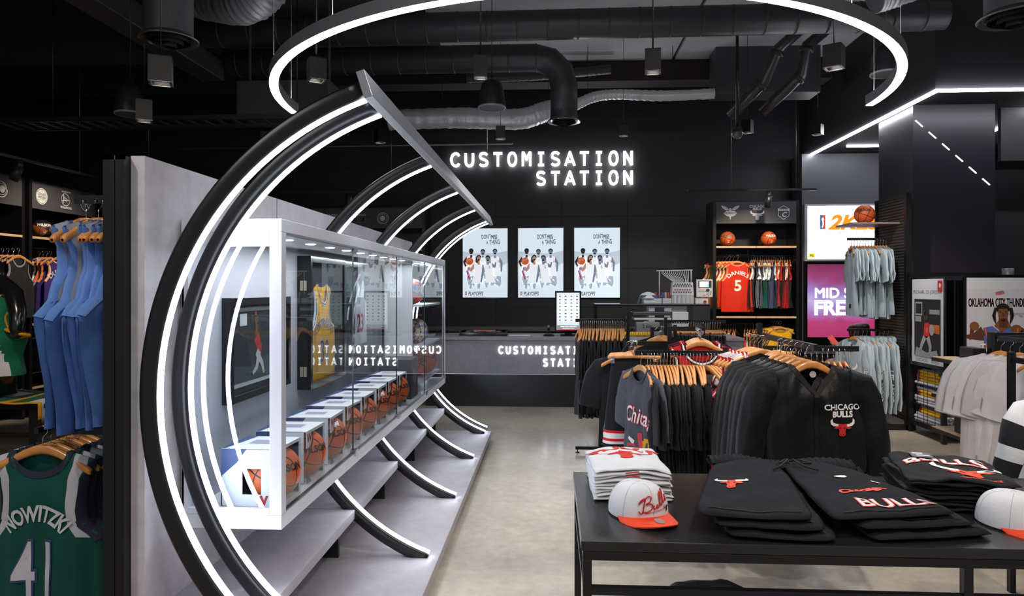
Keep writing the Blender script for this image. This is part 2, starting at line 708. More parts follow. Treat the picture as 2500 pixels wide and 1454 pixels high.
# bull's head emblem: horns white, face red, in a unit box about 0
def bull(cx, cy, s, red=1, white=0, dark=2):
    def T(pts):
        return [(cx + x * s, cy + y * s) for x, y in pts]
    it = []
    for g in (-1, 1):
        it.append((white, T([(g * .18, .12), (g * .42, .16), (g * .62, .26), (g * .66, .46), (g * .62, .52), (g * .78, .36), (g * .76, .16), (g * .58, .02), (g * .3, -.02), (g * .18, .0)])))
        it.append((red, T([(g * .2, .02), (g * .42, -.02), (g * .56, -.1), (g * .4, -.16), (g * .2, -.12)])))
    it.append((red, T([(-.24, .16), (0, .12), (.24, .16), (.26, -.08), (.17, -.3), (.2, -.52), (.1, -.62), (-.1, -.62), (-.2, -.52), (-.17, -.3), (-.26, -.08)])))
    for g in (-1, 1):
        it.append((dark, T([(g * .07, -.1), (g * .2, -.04), (g * .18, -.1), (g * .1, -.15)])))
        it.append((dark, T(ell(g * .08, -.5, .035, .025, 8))))
    return it

# ---------------------------------------------------------------- hangers and clothes
def make_hanger(name, wood, label, cat='hanger', half=.215, thick=.014, clips=False, hookm=CHROME, flat=False):
    root = thing(name, label, cat)
    mb = MB()
    if flat:
        P = [(0, -.098), (.07, -.1), (half * .8, -.104), (half, -.106)]
    else:
        P = [(half * f_, z_) for f_, z_ in ((0, -.098), (.14, -.101), (.33, -.116), (.54, -.139), (.77, -.164), (1, -.190))]
    e = P[-1]
    P = P[:-1] + [(e[0] - .012, e[1] + (.006 if not flat else 0)), (e[0] - .003, e[1] + .001), e]
    full = [(-x, z) for x, z in P[::-1]] + P[1:]
    n = len(full)
    vs, fs = [], []
    for i, (x, z) in enumerate(full):
        k = abs(x) / half
        hh = .021 * (1 - .25 * k) if not flat else .014
        ed = min(i, n - 1 - i)
        hh *= (.35, .8, 1)[min(ed, 2)]
        tt = thick / 2 * (1.0 + .45 * k * (0 if flat else 1)) * (.35, .85, 1)[min(ed, 2)]
        yy = -.02 * k * k if not flat else 0
        for q in range(8):
            a = 2 * PI * q / 8 + PI / 8
            c_, s_ = math.cos(a), math.sin(a)
            vs.append((x, yy + tt * math.copysign(abs(c_) ** .7, c_), z + hh * math.copysign(abs(s_) ** .7, s_)))
    for i in range(n - 1):
        for k in range(8):
            fs.append((i * 8 + k, i * 8 + (k + 1) % 8, (i + 1) * 8 + (k + 1) % 8, (i + 1) * 8 + k))
    fs += [tuple(range(8)), tuple((n - 1) * 8 + k for k in range(7, -1, -1))]
    mb.add(vs, fs, 0, True)
    mkobj('shoulder_bar', mb, wood, root, world=False)
    mb = MB()
    pts = [(0, 0, -.085), (0, 0, -.05), (.006, 0, -.04)]
    for k in range(9):
        a = R(-55 + k * 30)
        pts.append((.021 * math.cos(a), 0, -.018 + .021 * math.sin(a)))
    mb.tube(pts, .0022, 6)
    mkobj('hook', mb, hookm, root, world=False)
    if clips:
        for g in (-1, 1):
            mb = MB()
            mb.box(g * .15 - .012, g * .15 + .012, -.012, .012, -.15, -.1)
            mb.tube([(g * .15 - .016, -.014, -.12), (g * .15 + .016, -.014, -.12)], .006, 6)
            mkobj('clip', mb, CHROME, root, world=False)
    return root


def lerpt(pts, z):
    if z >= pts[0][0]:
        return pts[0][1]
    for (a, va), (b, vb) in zip(pts, pts[1:]):
        if z >= b:
            t = (z - a) / (b - a)
            t = t * t * (3 - 2 * t)
            return va + (vb - va) * t
    return pts[-1][1]


class Cloth:
    """Analytic hanging top: front and back surfaces, so that trims and lettering lie on the cloth."""

    def __init__(s, kind='tank', L=.76, ws=.195, nw=.095, nd=.11, bd=.02, T=.035, fa=.006, seed=0, wide=1, slope=.3, vneck=False, bw=None):
        s.k, s.L, s.ws, s.nw, s.nd, s.bd, s.T, s.fa, s.slope, s.v = kind, L, ws, nw, nd, bd, T, fa, slope, vneck
        r = random.Random(seed)
        s.ph = [r.uniform(0, 6.28) for _ in range(6)]
        s.kk = [r.uniform(.85, 1.2) for _ in range(3)]
        if kind == 'tank':
            s.W = [(0, ws), (-.05, ws), (-.1, ws * .86), (-.17, ws * .85), (-.24, ws * 1.0), (-.3, .25 * wide), (-L, .262 * wide)]
        elif kind == 'tee':
            s.W = [(0, ws), (-.08, ws), (-.25, ws * 1.03), (-L, ws * 1.08)]
        else:
            s.W = [(0, ws), (-.08, ws), (-.28, ws * 1.06), (-L + .12, ws * 1.1), (-L, ws * .95)]
        if bw:
            s.W = bw

    def w(s, z):
        return lerpt(s.W, z)

    def ztop(s, x, side):
        a = abs(x)
        if a >= s.nw:
            return -(a - s.nw) * s.slope
        q = a / s.nw
        if side < 0:
            if s.v:
                return -s.nd * (1 - q)
            return -s.nd * math.sqrt(max(0, 1 - q * q))
        return -s.bd * math.sqrt(max(0, 1 - q * q))

    def pt(s, x, z, side, off=0.0, u=None):
        W = s.w(z)
        if u is None:
            u = max(-1, min(1, x / W if W else 0))
        v = max(0, min(1, -z / s.L))
        prof = max(0, 1 - abs(u) ** 2.6) ** .55
        ramp = min(1, .25 + 3.2 * v)
        if abs(x) > s.nw:
            ramp = min(1, .12 + .9 * math.sqrt(max(0, -z - (abs(x) - s.nw) * s.slope) / .14))
        p = s.ph
        fold = s.fa * v ** .7 * (math.sin(x * 27 * s.kk[0] + p[0] + 2.2 * v) + .6 * math.sin(x * 58 * s.kk[1] + p[1] - 2.0 * v) + .5 * math.sin(x * 13 + p[2] + 6 * v))
        drape = s.fa * .35 * math.sin((abs(x) * 30 + z * 34) + p[3]) * (1 - v)
        y = side * (s.T * prof * ramp + off) + fold + (drape if side < 0 else 0)
        return (x, y, z)

    def body(s, mb, nu=22, nv=22, colfn=None):
        us = [-1 + 2 * i / nu for i in range(nu + 1)]
        # columns hit the neck edges
        k = s.nw / s.ws
        us = sorted(set([round(u, 4) for u in us if abs(abs(u) - k) > .04] + [round(k, 4), round(-k, 4)]))
        n = len(us)
        for side in (-1, 1):
            vs, fs, cols = [], [], []
            for j in range(nv + 1):
                v = (j / nv) ** 1.15
                for u in us:
                    zt = s.ztop(u * s.ws, side)
                    z = zt + (-s.L - zt) * v
                    x = u * s.w(z)
                    if j == 0:
                        x = u * s.ws
                    vs.append(s.pt(x, z, side, u=u))
            for j in range(nv):
                for i in range(n - 1):
                    q = (j * n + i, j * n + i + 1, (j + 1) * n + i + 1, (j + 1) * n + i)
                    if side > 0:
                        q = q[::-1]
                    c = [(vs[t][0], vs[t][2]) for t in q]
                    cx, cz = sum(a for a, _ in c) / 4, sum(b for _, b in c) / 4
                    cols.append(colfn(cx, cz, cx / max(.01, s.w(cz)), side) if colfn else 0)
                    fs.append(q)
            o = len(mb.v)
            mb.v += vs
            mb.f += [[o + t for t in q] for q in fs]
            mb.m += cols
            mb.sm += [True] * len(fs)

    def neck_trim(s, mb, tw=.02, mi=0, n=18):
        for side in (-1, 1):
            A, B = [], []
            for i in range(n + 1):
                if s.v and side < 0:
                    x = -s.nw + 2 * s.nw * i / n
                    z = s.ztop(x, side)
                else:
                    a = PI * i / n
                    x = -s.nw * math.cos(a)
                    z = -(s.nd if side < 0 else s.bd) * math.sin(a)
                d = Vector((x, z * (1 if side < 0 else 3) - .01))
                d.normalize()
                A.append(s.pt(x, z, side, .002))
                B.append(s.pt(x + d.x * tw, z + d.y * tw, side, .0035))
            vs = A + B
            m = n + 1
            mb.add(vs, [(i, i + 1, m + i + 1, m + i) if side > 0 else (i, m + i, m + i + 1, i + 1) for i in range(n)], mi, True)

    def arm_trim(s, mb, tw=.018, z0=-.035, z1=-.3, mi=0, n=10, g=1):
        rows = [[], [], [], []]
        for i in range(n + 1):
            z = z0 + (z1 - z0) * i / n
            W = s.w(z)
            rows[0].append(s.pt(g * (W - tw), z - tw * .5, -1, .006))
            rows[1].append(s.pt(g * W * 1.01, z, -1, .005))
            rows[2].append(s.pt(g * W * 1.01, z, 1, .005))
            rows[3].append(s.pt(g * (W - tw), z - tw * .5, 1, .006))
        m = n + 1
        mb.add(rows[0] + rows[1] + rows[2] + rows[3], [(k * m + i, k * m + i + 1, (k + 1) * m + i + 1, (k + 1) * m + i) for k in range(3) for i in range(n)], mi, True)

    def text(s, mb, st, size, cx, cz, mi=0, arch=0, off=.004, side=-1, **k):
        def f(a, b):
            if arch:
                th = a / arch
                rr = arch + b
                return s.pt(cx + math.sin(th) * rr, cz - arch + math.cos(th) * rr, side, off)
            return s.pt(cx + a, cz + b, side, off)
        put_text(mb, st, size, f, mi, cell=.03, **k)


def sleeve_mb(path, w0, w1, th, n=10, seed=0, mi_fn=None):
    """Flattened tube along a path in x/z."""
    mb = MB()
    r = random.Random(seed)
    ph = r.uniform(0, 6)
    P = [Vector(p) for p in path]
    L = [0]
    for a, b in zip(P, P[1:]):
        L.append(L[-1] + (b - a).length)
    N = len(P)
    vs, fs, ms = [], [], []
    for i, p in enumerate(P):
        d = (P[min(i + 1, N - 1)] - P[max(i - 1, 0)]).normalized()
        nn = Vector((-d.z, 0, d.x))
        t = L[i] / L[-1]
        ww = w0 + (w1 - w0) * t
        hh = th * (.55 + .45 * math.sin(PI * min(1, .2 + t)))
        wob = .006 * math.sin(t * 17 + ph)
        for k in range(n):
            a = 2 * PI * k / n
            vs.append(p + nn * (math.cos(a) * ww) + Vector((0, math.sin(a) * hh + wob + .004 * math.sin(3 * a + t * 9 + ph), 0)))
    for i in range(N - 1):
        for k in range(n):
            fs.append((i * n + k, i * n + (k + 1) % n, (i + 1) * n + (k + 1) % n, (i + 1) * n + k))
            ms.append(mi_fn(L[i] / L[-1], k) if mi_fn else 0)
    o = len(mb.v)
    mb.v += [tuple(v) for v in vs]
    mb.f += [[o + q for q in f] for f in fs]
    mb.m += ms
    mb.sm += [True] * len(fs)
    mb.f.append([o + k for k in range(n)])
    mb.m.append(0)
    mb.sm.append(False)
    return mb


ZO = -.100   # neck edge below the rail


def shift(mb, z=ZO):
    mb.v = [(p[0], p[1], p[2] + z) for p in mb.v]
    return mb


def make_top(name, label, cat, main, kind='tee', trim=None, trim2=None, colfn=None, mats=None, nu=18, nv=16, cloth=None, sleeves=None,
             slv_mats=None, slv_fn=None, seed=0, deco=None, seg=7, trimw=.02, armz=-.3, **ck):
    """A garment hanging from its (separate) hanger; parts: body, sleeves, collar, armhole trims, lettering."""
    root = thing(name, label, cat)
    c = cloth or Cloth(kind=kind, seed=seed, **ck)
    mb = MB()
    c.body(mb, nu, nv, colfn)
    mkobj('body', shift(mb), mats or main, root, world=False, weld=True)
    ws = c.ws
    if kind == 'tee':
        for g in (-1, 1):
            P = [(g * (ws - .055), 0, -.13), (g * (ws - .01), 0, -.13), (g * (ws + .035), 0, -.19), (g * (ws + .06), -.004, -.28), (g * (ws + .078), -.006, -.36), (g * (ws + .09), -.004, -.43)]
            mb = sleeve_mb(P, .1, .088, .022 if c.T > .03 else .014, 10, seed + g, slv_fn)
            mkobj('sleeve', shift(mb), slv_mats or main, root, world=False)
    if kind == 'long':
        sl = sleeves or .74
        for g in (-1, 1):
            P = [(g * (ws - .07), 0, -.12), (g * (ws - .01), 0, -.13)]
            for i in range(1, seg + 1):
                t = i / seg
                P.append((g * (ws + .055 * math.sin(t * 2.2) + .03 * t), -.012 * math.sin(t * 5 + seed), -.13 - (sl - .13) * t))
            mb = sleeve_mb(P, .1, .052, c.T * .9, 12, seed + g, slv_fn)
            mkobj('sleeve', shift(mb), slv_mats or main, root, world=False)
    if trim:
        mb = MB()
        c.neck_trim(mb, trimw)
        mkobj('collar', shift(mb), trim, root, world=False)
        if kind == 'tank':
            for g in (-1, 1):
                mb = MB()
                c.arm_trim(mb, trimw, z1=armz, g=g)
                mkobj('armhole_trim', shift(mb), trim, root, world=False)
    if trim2:
        mb = MB()
        c2 = c
        for side in (-1,):
            A, B = [], []
            n = 18
            for i in range(n + 1):
                a = PI * i / n
                x, z = -c2.nw * math.cos(a), -c2.nd * math.sin(a)
                d = Vector((x, z - .01)).normalized()
                A.append(c2.pt(x + d.x * trimw * .35, z + d.y * trimw * .35, side, .0045))
                B.append(c2.pt(x + d.x * trimw * .7, z + d.y * trimw * .7, side, .005))
            mb.add(A + B, [(i, n + 1 + i, n + 2 + i, i + 1) for i in range(n)], 0, True)
        if kind == 'tank':
            for g in (-1, 1):
                A, B = [], []
                for i in range(11):
                    z = -.035 + (armz + .035) * i / 10
                    A.append(c.pt(g * (c.w(z) - trimw * .3), z, -1, .005))
                    B.append(c.pt(g * (c.w(z) - trimw * .65), z, -1, .005))
                mb.add(A + B, [(i, i + 1, 12 + i, 11 + i) for i in range(10)], 0, True)
        mkobj('trim_stripe', shift(mb), trim2, root, world=False)
    if deco:
        deco(root, c)
    return root


def make_shorts(name, label, main, L=.5, w=.19, stripe=None, T=.03, seed=0, cat='shorts', z0=-.13, stripe_z=(-.30, -.36)):
    """Shorts hanging straight down from clips: waistband and two legs."""
    root = thing(name, label, cat)
    r = random.Random(seed)
    ph = r.uniform(0, 6)
    mb = MB()

    def wb(u, v):
        a = 2 * PI * u
        return (w * math.cos(a), T * math.sin(a) + .003 * math.sin(a * 14), z0 - .04 * v)
    mb.grid(wb, 40, 2, closeu=True)
    mkobj('waistband', mb, main, root, world=False)
    for g in (-1, 1):
        mb = MB()

        def lg(u, v):
            a = 2 * PI * u
            ww = w * .5 + .035 * v
            cx = g * (w * .5 + .03 * v)
            return (cx + ww * math.cos(a), (T * (1.1 + .4 * v)) * math.sin(a) + .008 * v * math.sin(3 * a + ph + 5 * v) + .006 * math.sin(cx * 40 + ww * math.cos(a) * 40 + ph), z0 - .035 - (L - .035) * v)
        mb.grid(lg, 18, 30 if stripe else 12, closeu=True)
        if stripe:
            for i, f in enumerate(mb.f):
                zc = sum(mb.v[k][2] for k in f) / len(f)
                xc = sum(mb.v[k][0] for k in f) / len(f)
                if z0 - L + .02 < zc < z0 - L + .12:
                    mb.m[i] = 1 + (int((zc + 10) / .03) % 2)
        mkobj('leg', mb, [main] + (stripe or []), root, world=False)
    return root


def row(hanger, garments, p0, p1, rz, n, glabels, group, hlabel, hgroup, jit=.002, rj=3, order=None, hz=0):
    """A rail full of clothes: every garment and every hanger its own thing."""
    p0, p1 = Vector(p0), Vector(p1)
    for i in range(n):
        t = i / (n - 1) if n > 1 else 0
        p = p0.lerp(p1, t) + Vector((rnd.uniform(-jit, jit), rnd.uniform(-jit, jit), 0))
        a = rz + R(rnd.uniform(-rj, rj))
        g = garments[order[i] if order else i % len(garments)]
        o = ORD[i] if i else 'first'
        if g is not None:
            gl = glabels[order[i] if order else i % len(garments)]
            inst(g, p, a, gl.format(o=o) if '{o}' in gl else gl, group)
        if hanger is not None:
            inst(hanger, p + Vector((0, 0, hz)), a, hlabel.format(o=o), hgroup)

# ================================================================ room shell
FLOOR = floor_material()
PANEL = concrete('pale_panel', '#cfcbcf', .5, .07, 1.3, '#d8d1d6', .03, .35)
PLINTH = concrete('plinth_laminate', '#a6a2a8', .45, .1, 1.1, '#b0aaaf', .03, .4)
CNTR = concrete('counter_laminate', '#85838a', .5, .12, 1.6, '#908d93', .03, .4)

struct('floor', MB().box(-9.5, 9.5, -1.5, 13.2, -.12, 0), FLOOR)
o = struct('wall_back', MB().box(-9.5, 9.5, 12.56, 12.7, 0, 5.3), BLACKWALL)
for zi, (z0, z1) in enumerate([(0, 1.3), (1.3, 1.98), (1.98, 2.9), (2.9, 3.22)]):
    x = -3.3
    while x < 2.5:
        wd = 1.16
        mkobj('panel', MB().box(x + .006, x + wd - .006, 12.545, 12.562, z0 + .006, z1 - .006), BLACKWALL, o, world=False)
        x += wd
o = struct('wall_left', MB().box(-9.6, -9.5, -1.5, 13.2, 0, 5.3), BLACKWALL)
o = struct('wall_right', MB().box(9.5, 9.6, -1.5, 13.2, 0, 5.3), BLACKWALL)
struct('ceiling', MB().box(-9.5, 9.5, -1.5, 13.2, 5.2, 5.32), CEILD)
for x0, x1, y0, y1 in [(-1.6, 1.85, 7.9, 11.05), (1.9, 5.4, 7.9, 11.05)]:
    struct('trim_1', MB().box(x0, x1, y0, y1, 5.16, 5.2), CEIL)
struct('trim_2', MB().box(-9.5, 9.5, 11.1, 11.5, 4.86, 5.2), CEILD)
struct('trim_3', MB().box(-9.5, -2.6, 5.2, 5.9, 4.5, 5.2).box(-9.5, -4.2, 8.6, 9.1, 4.6, 5.2), CEILD)

# lowered ceiling over the right-hand walkway, with its light line
struct('ceiling_soffit', MB().box(4.3, 9.5, 8.2, 12.55, 3.86, 5.2), mat('#29282c', .6, noise=.06, nscale=2))
t = thing('light_line', 'long white light line along the edge of the lowered ceiling', 'light', (4.3, 8.2, 3.84))
mkobj('light_strip', MB().box(4.285, 4.325, 8.16, 12.3, 3.835, 3.862), LED, t)
mkobj('light_strip', MB().box(4.325, 9.4, 8.16, 8.20, 3.835, 3.862), LED, t)
for i, (x0, y0, x1, y1) in enumerate([(4.61, 11.34, 5.3, 11.34), (5.85, 8.7, 6.35, 10.9), (6.3, 9.0, 6.9, 11.2)]):
    o = mkobj('light_line', MB().bar((x0, y0, 3.85), (x1, y1, 3.85), .035, .02), LED)
    tag(o, ['short light line in the lowered ceiling above the game screen', 'nearer slanting light line right of the black column',
            'farther slanting light line right of the black column'][i], 'light')
struct('trim_4', MB().box(5.5, 8.4, 9.0, 9.06, 3.2, 3.85).box(5.6, 9.4, 9.7, 9.78, 0, 3.2), BLACKWALL)

# columns
struct('column_right', MB().box(4.38, 5.34, 8.85, 9.75, 0, 3.86), mat('#27242c', .33, noise=.05, nscale=1.5))
o = struct('column_screen', MB().box(4.15, 5.6, 12.0, 12.5, 0, 3.86), mat('#56555c', .4, noise=.05, nscale=1.5))
t = thing('dashed_reflection', 'diagonal reflection of six short white dashes, modelled on the black column', 'light', (4.4, 8.84, 2.6))
for i in range(6):  # reflection in the glossy column face, put in as glowing bars
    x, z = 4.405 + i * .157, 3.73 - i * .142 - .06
    mkobj('reflected_dash', MB().bar((x, 8.846, z), (x + .085, 8.846, z - .077), .012, .016, up=(0, -1, 0)), glow('#f4f7ff', 1.6), t)

# the pale partition and the black gondola frame on its left
o = struct('wall_partition', MB().box(-1.615, -1.56, 2.64, 7.88, 0, 2.155), PANEL)
for y in (3.95, 5.2, 6.45):
    mkobj('joint', MB().box(-1.5605, -1.5585, y, y + .005, 0, 2.155), mat('#6d6a70', .6), o)
t = thing('gondola_rack', 'tall black wall frame backing the pale partition on the left', 'rack', (-1.65, 2.7, 0))
mkobj('backing_panel', MB().box(-1.69, -1.62, 2.66, 7.8, .02, 2.13), BLACKP, t)
mkobj('post', MB().box(-1.70, -1.655, 2.60, 2.655, 0, 2.15), BLACKM, t)
mkobj('post', MB().box(-1.652, -1.617, 2.60, 2.655, 0, 2.15), BLACKM, t)
mkobj('top_rail', MB().box(-1.70, -1.617, 2.60, 2.61, 2.135, 2.15), STEEL, t)

# ================================================================ ring light
H = 3.2
cx, cy, RR = .212, 6.21, 2.5
t = thing('ring_light', 'huge half-ring of white light hanging from the ceiling', 'light', (cx, cy, H))
body, strip = MB(), MB()
n = 72
for m_, r0, r1, z0, z1 in ((body, RR - .035, RR + .035, H + .004, H + .085), (strip, RR - .03, RR + .03, H, H + .005)):
    vs, fs = [], []
    for i in range(n + 1):
        a = PI + PI * i / n
        c_, s_ = math.cos(a), math.sin(a)
        vs += [(cx + r * c_, cy + r * s_, z) for r, z in ((r0, z0), (r1, z0), (r1, z1), (r0, z1))]
    for i in range(n):
        for k in range(4):
            fs.append((i * 4 + k, i * 4 + (k + 1) % 4, (i + 1) * 4 + (k + 1) % 4, (i + 1) * 4 + k))
    fs += [(0, 1, 2, 3), tuple(n * 4 + k for k in (3, 2, 1, 0))]
    m_.add(vs, fs)
mkobj('housing', body, mat('#77777c', .4), t)
mkobj('light_strip', strip, LED, t)
up_ = MB()  # added unseen strip on top of the housing, brightens ceiling and ducts
up_.v = [(p[0], p[1], p[2] + .0815) for p in strip.v]
up_.f, up_.m, up_.sm = strip.f, strip.m, strip.sm
mkobj('added_uplight_strip', up_, glow('#f4f7ff', 26), t)
for a in (182, 200, 232, 270, 308, 340, 358):
    x, y = cx + RR * math.cos(R(a)), cy + RR * math.sin(R(a))
    mkobj('cable', MB().tube([(x, y, H + .08), (x, y, 5.2)], .0025, 5), STEEL, t)

# ================================================================ curved light arcs, beam, case, plinth
ACX, ACZ, AR = -.305, 1.235, 1.175
t = thing('display_plinth', 'low concrete-look plinth with a raised step under the glass case', 'plinth', (-1.1, 5.1, 0))
mkobj('plinth_top', MB().box(-1.56, -.645, 2.6, 7.63, .045, .1), PLINTH, t, bevel=.003)
mkobj('recessed_base', MB().box(-1.56, -.68, 2.65, 7.58, 0, .045), BLACKP, t)
ys = [2.62, 4.03, 5.16, 6.3, 7.45]
for i, (a, b) in enumerate(zip(ys, ys[1:])):
    mkobj('step_board', MB().box(-1.56, -1.13, a + .004, b - .004, .318, .37), PLINTH, t, bevel=.002)
    mkobj('step_bracket', MB().box(-1.54, -1.22, b - .03, b - .004, .1, .318), BLACKP, t)
mkobj('step_riser', MB().box(-1.559, -1.42, 2.7, 7.4, .1, .318), mat('#1b1a1d', .6), t)

t = thing('curved_light_frame', 'set of seven curved black ribs with white light strips joined by a top beam', 'light', (-.7, 5.0, .1))
ARCS = [2.61, 2.84, 4.05, 5.2, 6.4, 7.5, 7.72]


def arc_pts(a0, a1, n, r):
    return [(ACX + r * math.cos(a), ACZ + r * math.sin(a)) for a in [a0 + (a1 - a0) * i / n for i in range(n + 1)]]


def rib(y, a0, a1, wd=.052, th=.072, n=60):
    """Rib section: rounded, outer side thicker; light strip on the inner face."""
    sec = []
    for k in range(12):
        a = 2 * PI * k / 12
        cc, ss = math.cos(a), math.sin(a)
        sec.append((AR + th / 2 + .004 + th / 2 * (abs(cc) ** .6) * (1 if cc > 0 else -1), wd / 2 * (abs(ss) ** .6) * (1 if ss > 0 else -1)))
    vs, fs = [], []
    for i in range(n + 1):
        a = a0 + (a1 - a0) * i / n
        for r, yy in sec:
            vs.append((ACX + r * math.cos(a), y + yy, ACZ + r * math.sin(a)))
    for i in range(n):
        for k in range(12):
            fs.append((i * 12 + k, i * 12 + (k + 1) % 12, (i + 1) * 12 + (k + 1) % 12, (i + 1) * 12 + k))
    fs += [tuple(range(12)), tuple(n * 12 + k for k in range(12))[::-1]]
    m1 = MB().add(vs, fs, 0, True)
    m2 = MB()
    vs, fs = [], []
    for i in range(n + 1):
        a = a0 + (a1 - a0) * i / n
        for r, yy in ((AR - .003, -.0135), (AR - .003, .0135), (AR + .012, .0135), (AR + .012, -.0135)):
            vs.append((ACX + r * math.cos(a), y + yy, ACZ + r * math.sin(a)))
    for i in range(n):
        for k in range(4):
            fs.append((i * 4 + k, i * 4 + (k + 1) % 4, (i + 1) * 4 + (k + 1) % 4, (i + 1) * 4 + k))
    fs += [(0, 1, 2, 3), tuple(n * 4 + k for k in (3, 2, 1, 0))]
    m2.add(vs, fs)
    return m1, m2


A_TOP = math.acos((-.69 - ACX) / AR)
A_BOT = -math.acos((-.70 - ACX) / AR)


def zang(z, r=AR):
    return PI - math.asin((z - ACZ) / r)


RIBM = mat('#17171a', .3, spec=.6)
for i, y in enumerate(ARCS):
    spans = [(A_TOP, 2 * PI + A_BOT)] if i in (0, 1, 5, 6) else [(A_TOP, zang(1.935)), (zang(.645), 2 * PI + A_BOT)]
    for a0, a1 in spans:
        m1, m2 = rib(y, a0, a1, n=64 if len(spans) == 1 else 30)
        r_ = mkobj('rib', m1, RIBM, t)
        mkobj('light_strip', m2, LEDB, r_)
# top beam: flat brushed bar tangent to the ribs
a = A_TOP - .02
p = Vector((ACX + (AR + .03) * math.cos(a), 0, ACZ + (AR + .03) * math.sin(a)))
nrm = Vector((math.cos(a), 0, math.sin(a)))
tan = Vector((-math.sin(a), 0, math.cos(a)))
mb = MB()
vs = []
for y in (2.52, 7.82):
    for u, v in ((-.05, -.012), (.052, -.012), (.052, .02), (-.05, .02)):
        q = p + nrm * u - tan * v
        vs.append((q.x, y, q.z))
mb.add(vs, [(0, 1, 2, 3), (7, 6, 5, 4), (0, 4, 5, 1), (1, 5, 6, 2), (2, 6, 7, 3), (3, 7, 4, 0)])
mkobj('top_beam', mb, mat('#b9bbc2', .34, metal=.8), t, bevel=.002)

# ---- glass case
X0, X1, Y0, Y1, Z0, Z1 = -1.545, -1.116, 2.88, 7.42, .645, 1.935
t = thing('display_case', 'long white wall-hung glass showcase full of basketballs and framed jerseys', 'display case', (-1.33, 5.1, Z0))
CASEW = mat('#cfd0d6', .38)
mkobj('floor_board', MB().box(X0, X1, Y0, Y1, Z0, Z0 + .06), CASEW, t, bevel=.003)
mkobj('top_board', MB().box(X0, X1, Y0, Y1, Z1 - .055, Z1), CASEW, t, bevel=.003)
mkobj('back_panel', MB().box(X0, X0 + .012, Y0, Y1, Z0 + .06, Z1 - .055), mat('#b2b3bc', .6), t)
f = mkobj('end_frame', MB().box(X1 - .052, X1, Y0, Y0 + .05, Z0 + .06, Z1 - .055).box(X0, X0 + .03, Y0, Y0 + .03, Z0 + .06, Z1 - .055)
          .box(X0 + .03, X1 - .052, Y0, Y0 + .03, Z1 - .115, Z1 - .055).box(X0 + .03, X1 - .052, Y0, Y0 + .03, Z0 + .06, Z0 + .085), CASEW, t, bevel=.002)
mkobj('end_frame', MB().box(X1 - .03, X1, Y1 - .03, Y1, Z0 + .06, Z1 - .055).box(X0, X0 + .03, Y1 - .03, Y1, Z0 + .06, Z1 - .055), CASEW, t, bevel=.002)
mkobj('end_glass', MB().box(X0 + .03, X1 - .052, Y0 + .012, Y0 + .013, Z0 + .085, Z1 - .115), GLASS, t)
mkobj('end_glass', MB().box(X0 + .03, X1 - .03, Y1 - .013, Y1 - .012, Z0 + .06, Z1 - .055), GLASS, t)
gy = [Y0 + .05, 3.98, 5.12, 6.25, Y1 - .03]
for a, b in zip(gy, gy[1:]):
    d = mkobj('glass_door', MB().box(X1 - .012, X1 - .011, a + .003, b - .003, Z0 + .062, Z1 - .057), GLASS, t)
    mkobj('door_edge', MB().box(X1 - .015, X1 - .008, b - .006, b - .001, Z0 + .062, Z1 - .057), mat('#26383a', .2), d)
    mkobj('door_catch', MB().box(X1 - .02, X1 + .012, b - .03, b + .02, Z0 + .05, Z0 + .085), CHROME, d)
mkobj('door_track', MB().box(X1 - .022, X1 - .002, Y0 + .05, Y1 - .03, Z0 + .06, Z0 + .066).box(X1 - .022, X1 - .002, Y0 + .05, Y1 - .03, Z1 - .063, Z1 - .055), STEEL, t)
for y in [3.05 + .33 * i for i in range(14)]:
    o = mkobj('downlight', MB().lathe([(.001, -.003), (.022, -.003), (.028, 0)], (-1.28, y, Z1 - .056), 16), glow('#ffffff', 9), t)
for a, b in ((3.0, 4.0), (4.1, 5.1), (5.2, 6.2), (6.3, 7.3)):
    area('case_light', (-1.28, (a + b) / 2, Z1 - .075), (0, 0, 0),   .12, b - a, 7.0, (.93, .96, 1))
for z in (1.49, 1.12, .80):
    mkobj('shelf', MB().box(X0 + .02, X1 - .05, 6.35, 7.36, z - .018, z), CASEW, t)
mkobj('divider', MB().box(X0 + .02, X0 + .3, 6.30, 6.32, Z0 + .06, Z1 - .055), CASEW, t)

# framed pieces on the back of the case
FX = X0 + .012


def frame_x(name, label, y0, y1, z0, z1, depth, fw=.035, backc='#1b1b1f'):
    r_ = thing(name, label, 'framed jersey' if 'jersey' in name else 'picture', (FX, (y0 + y1) / 2, z0))
    mb = MB()
    mb.box(FX, FX + depth, y0, y0 + fw, z0, z1).box(FX, FX + depth, y1 - fw, y1, z0, z1)
    mb.box(FX, FX + depth, y0 + fw, y1 - fw, z0, z0 + fw).box(FX, FX + depth, y0 + fw, y1 - fw, z1 - fw, z1)
    mkobj('frame', mb, BLACKG, r_, bevel=.002)
    mkobj('backing', MB().box(FX, FX + .01, y0 + fw, y1 - fw, z0 + fw, z1 - fw), mat(backc, .7), r_)
    mkobj('glazing', MB().box(FX + depth - .008, FX + depth - .007, y0 + fw, y1 - fw, z0 + fw, z1 - fw), GLASS, r_)
    return r_


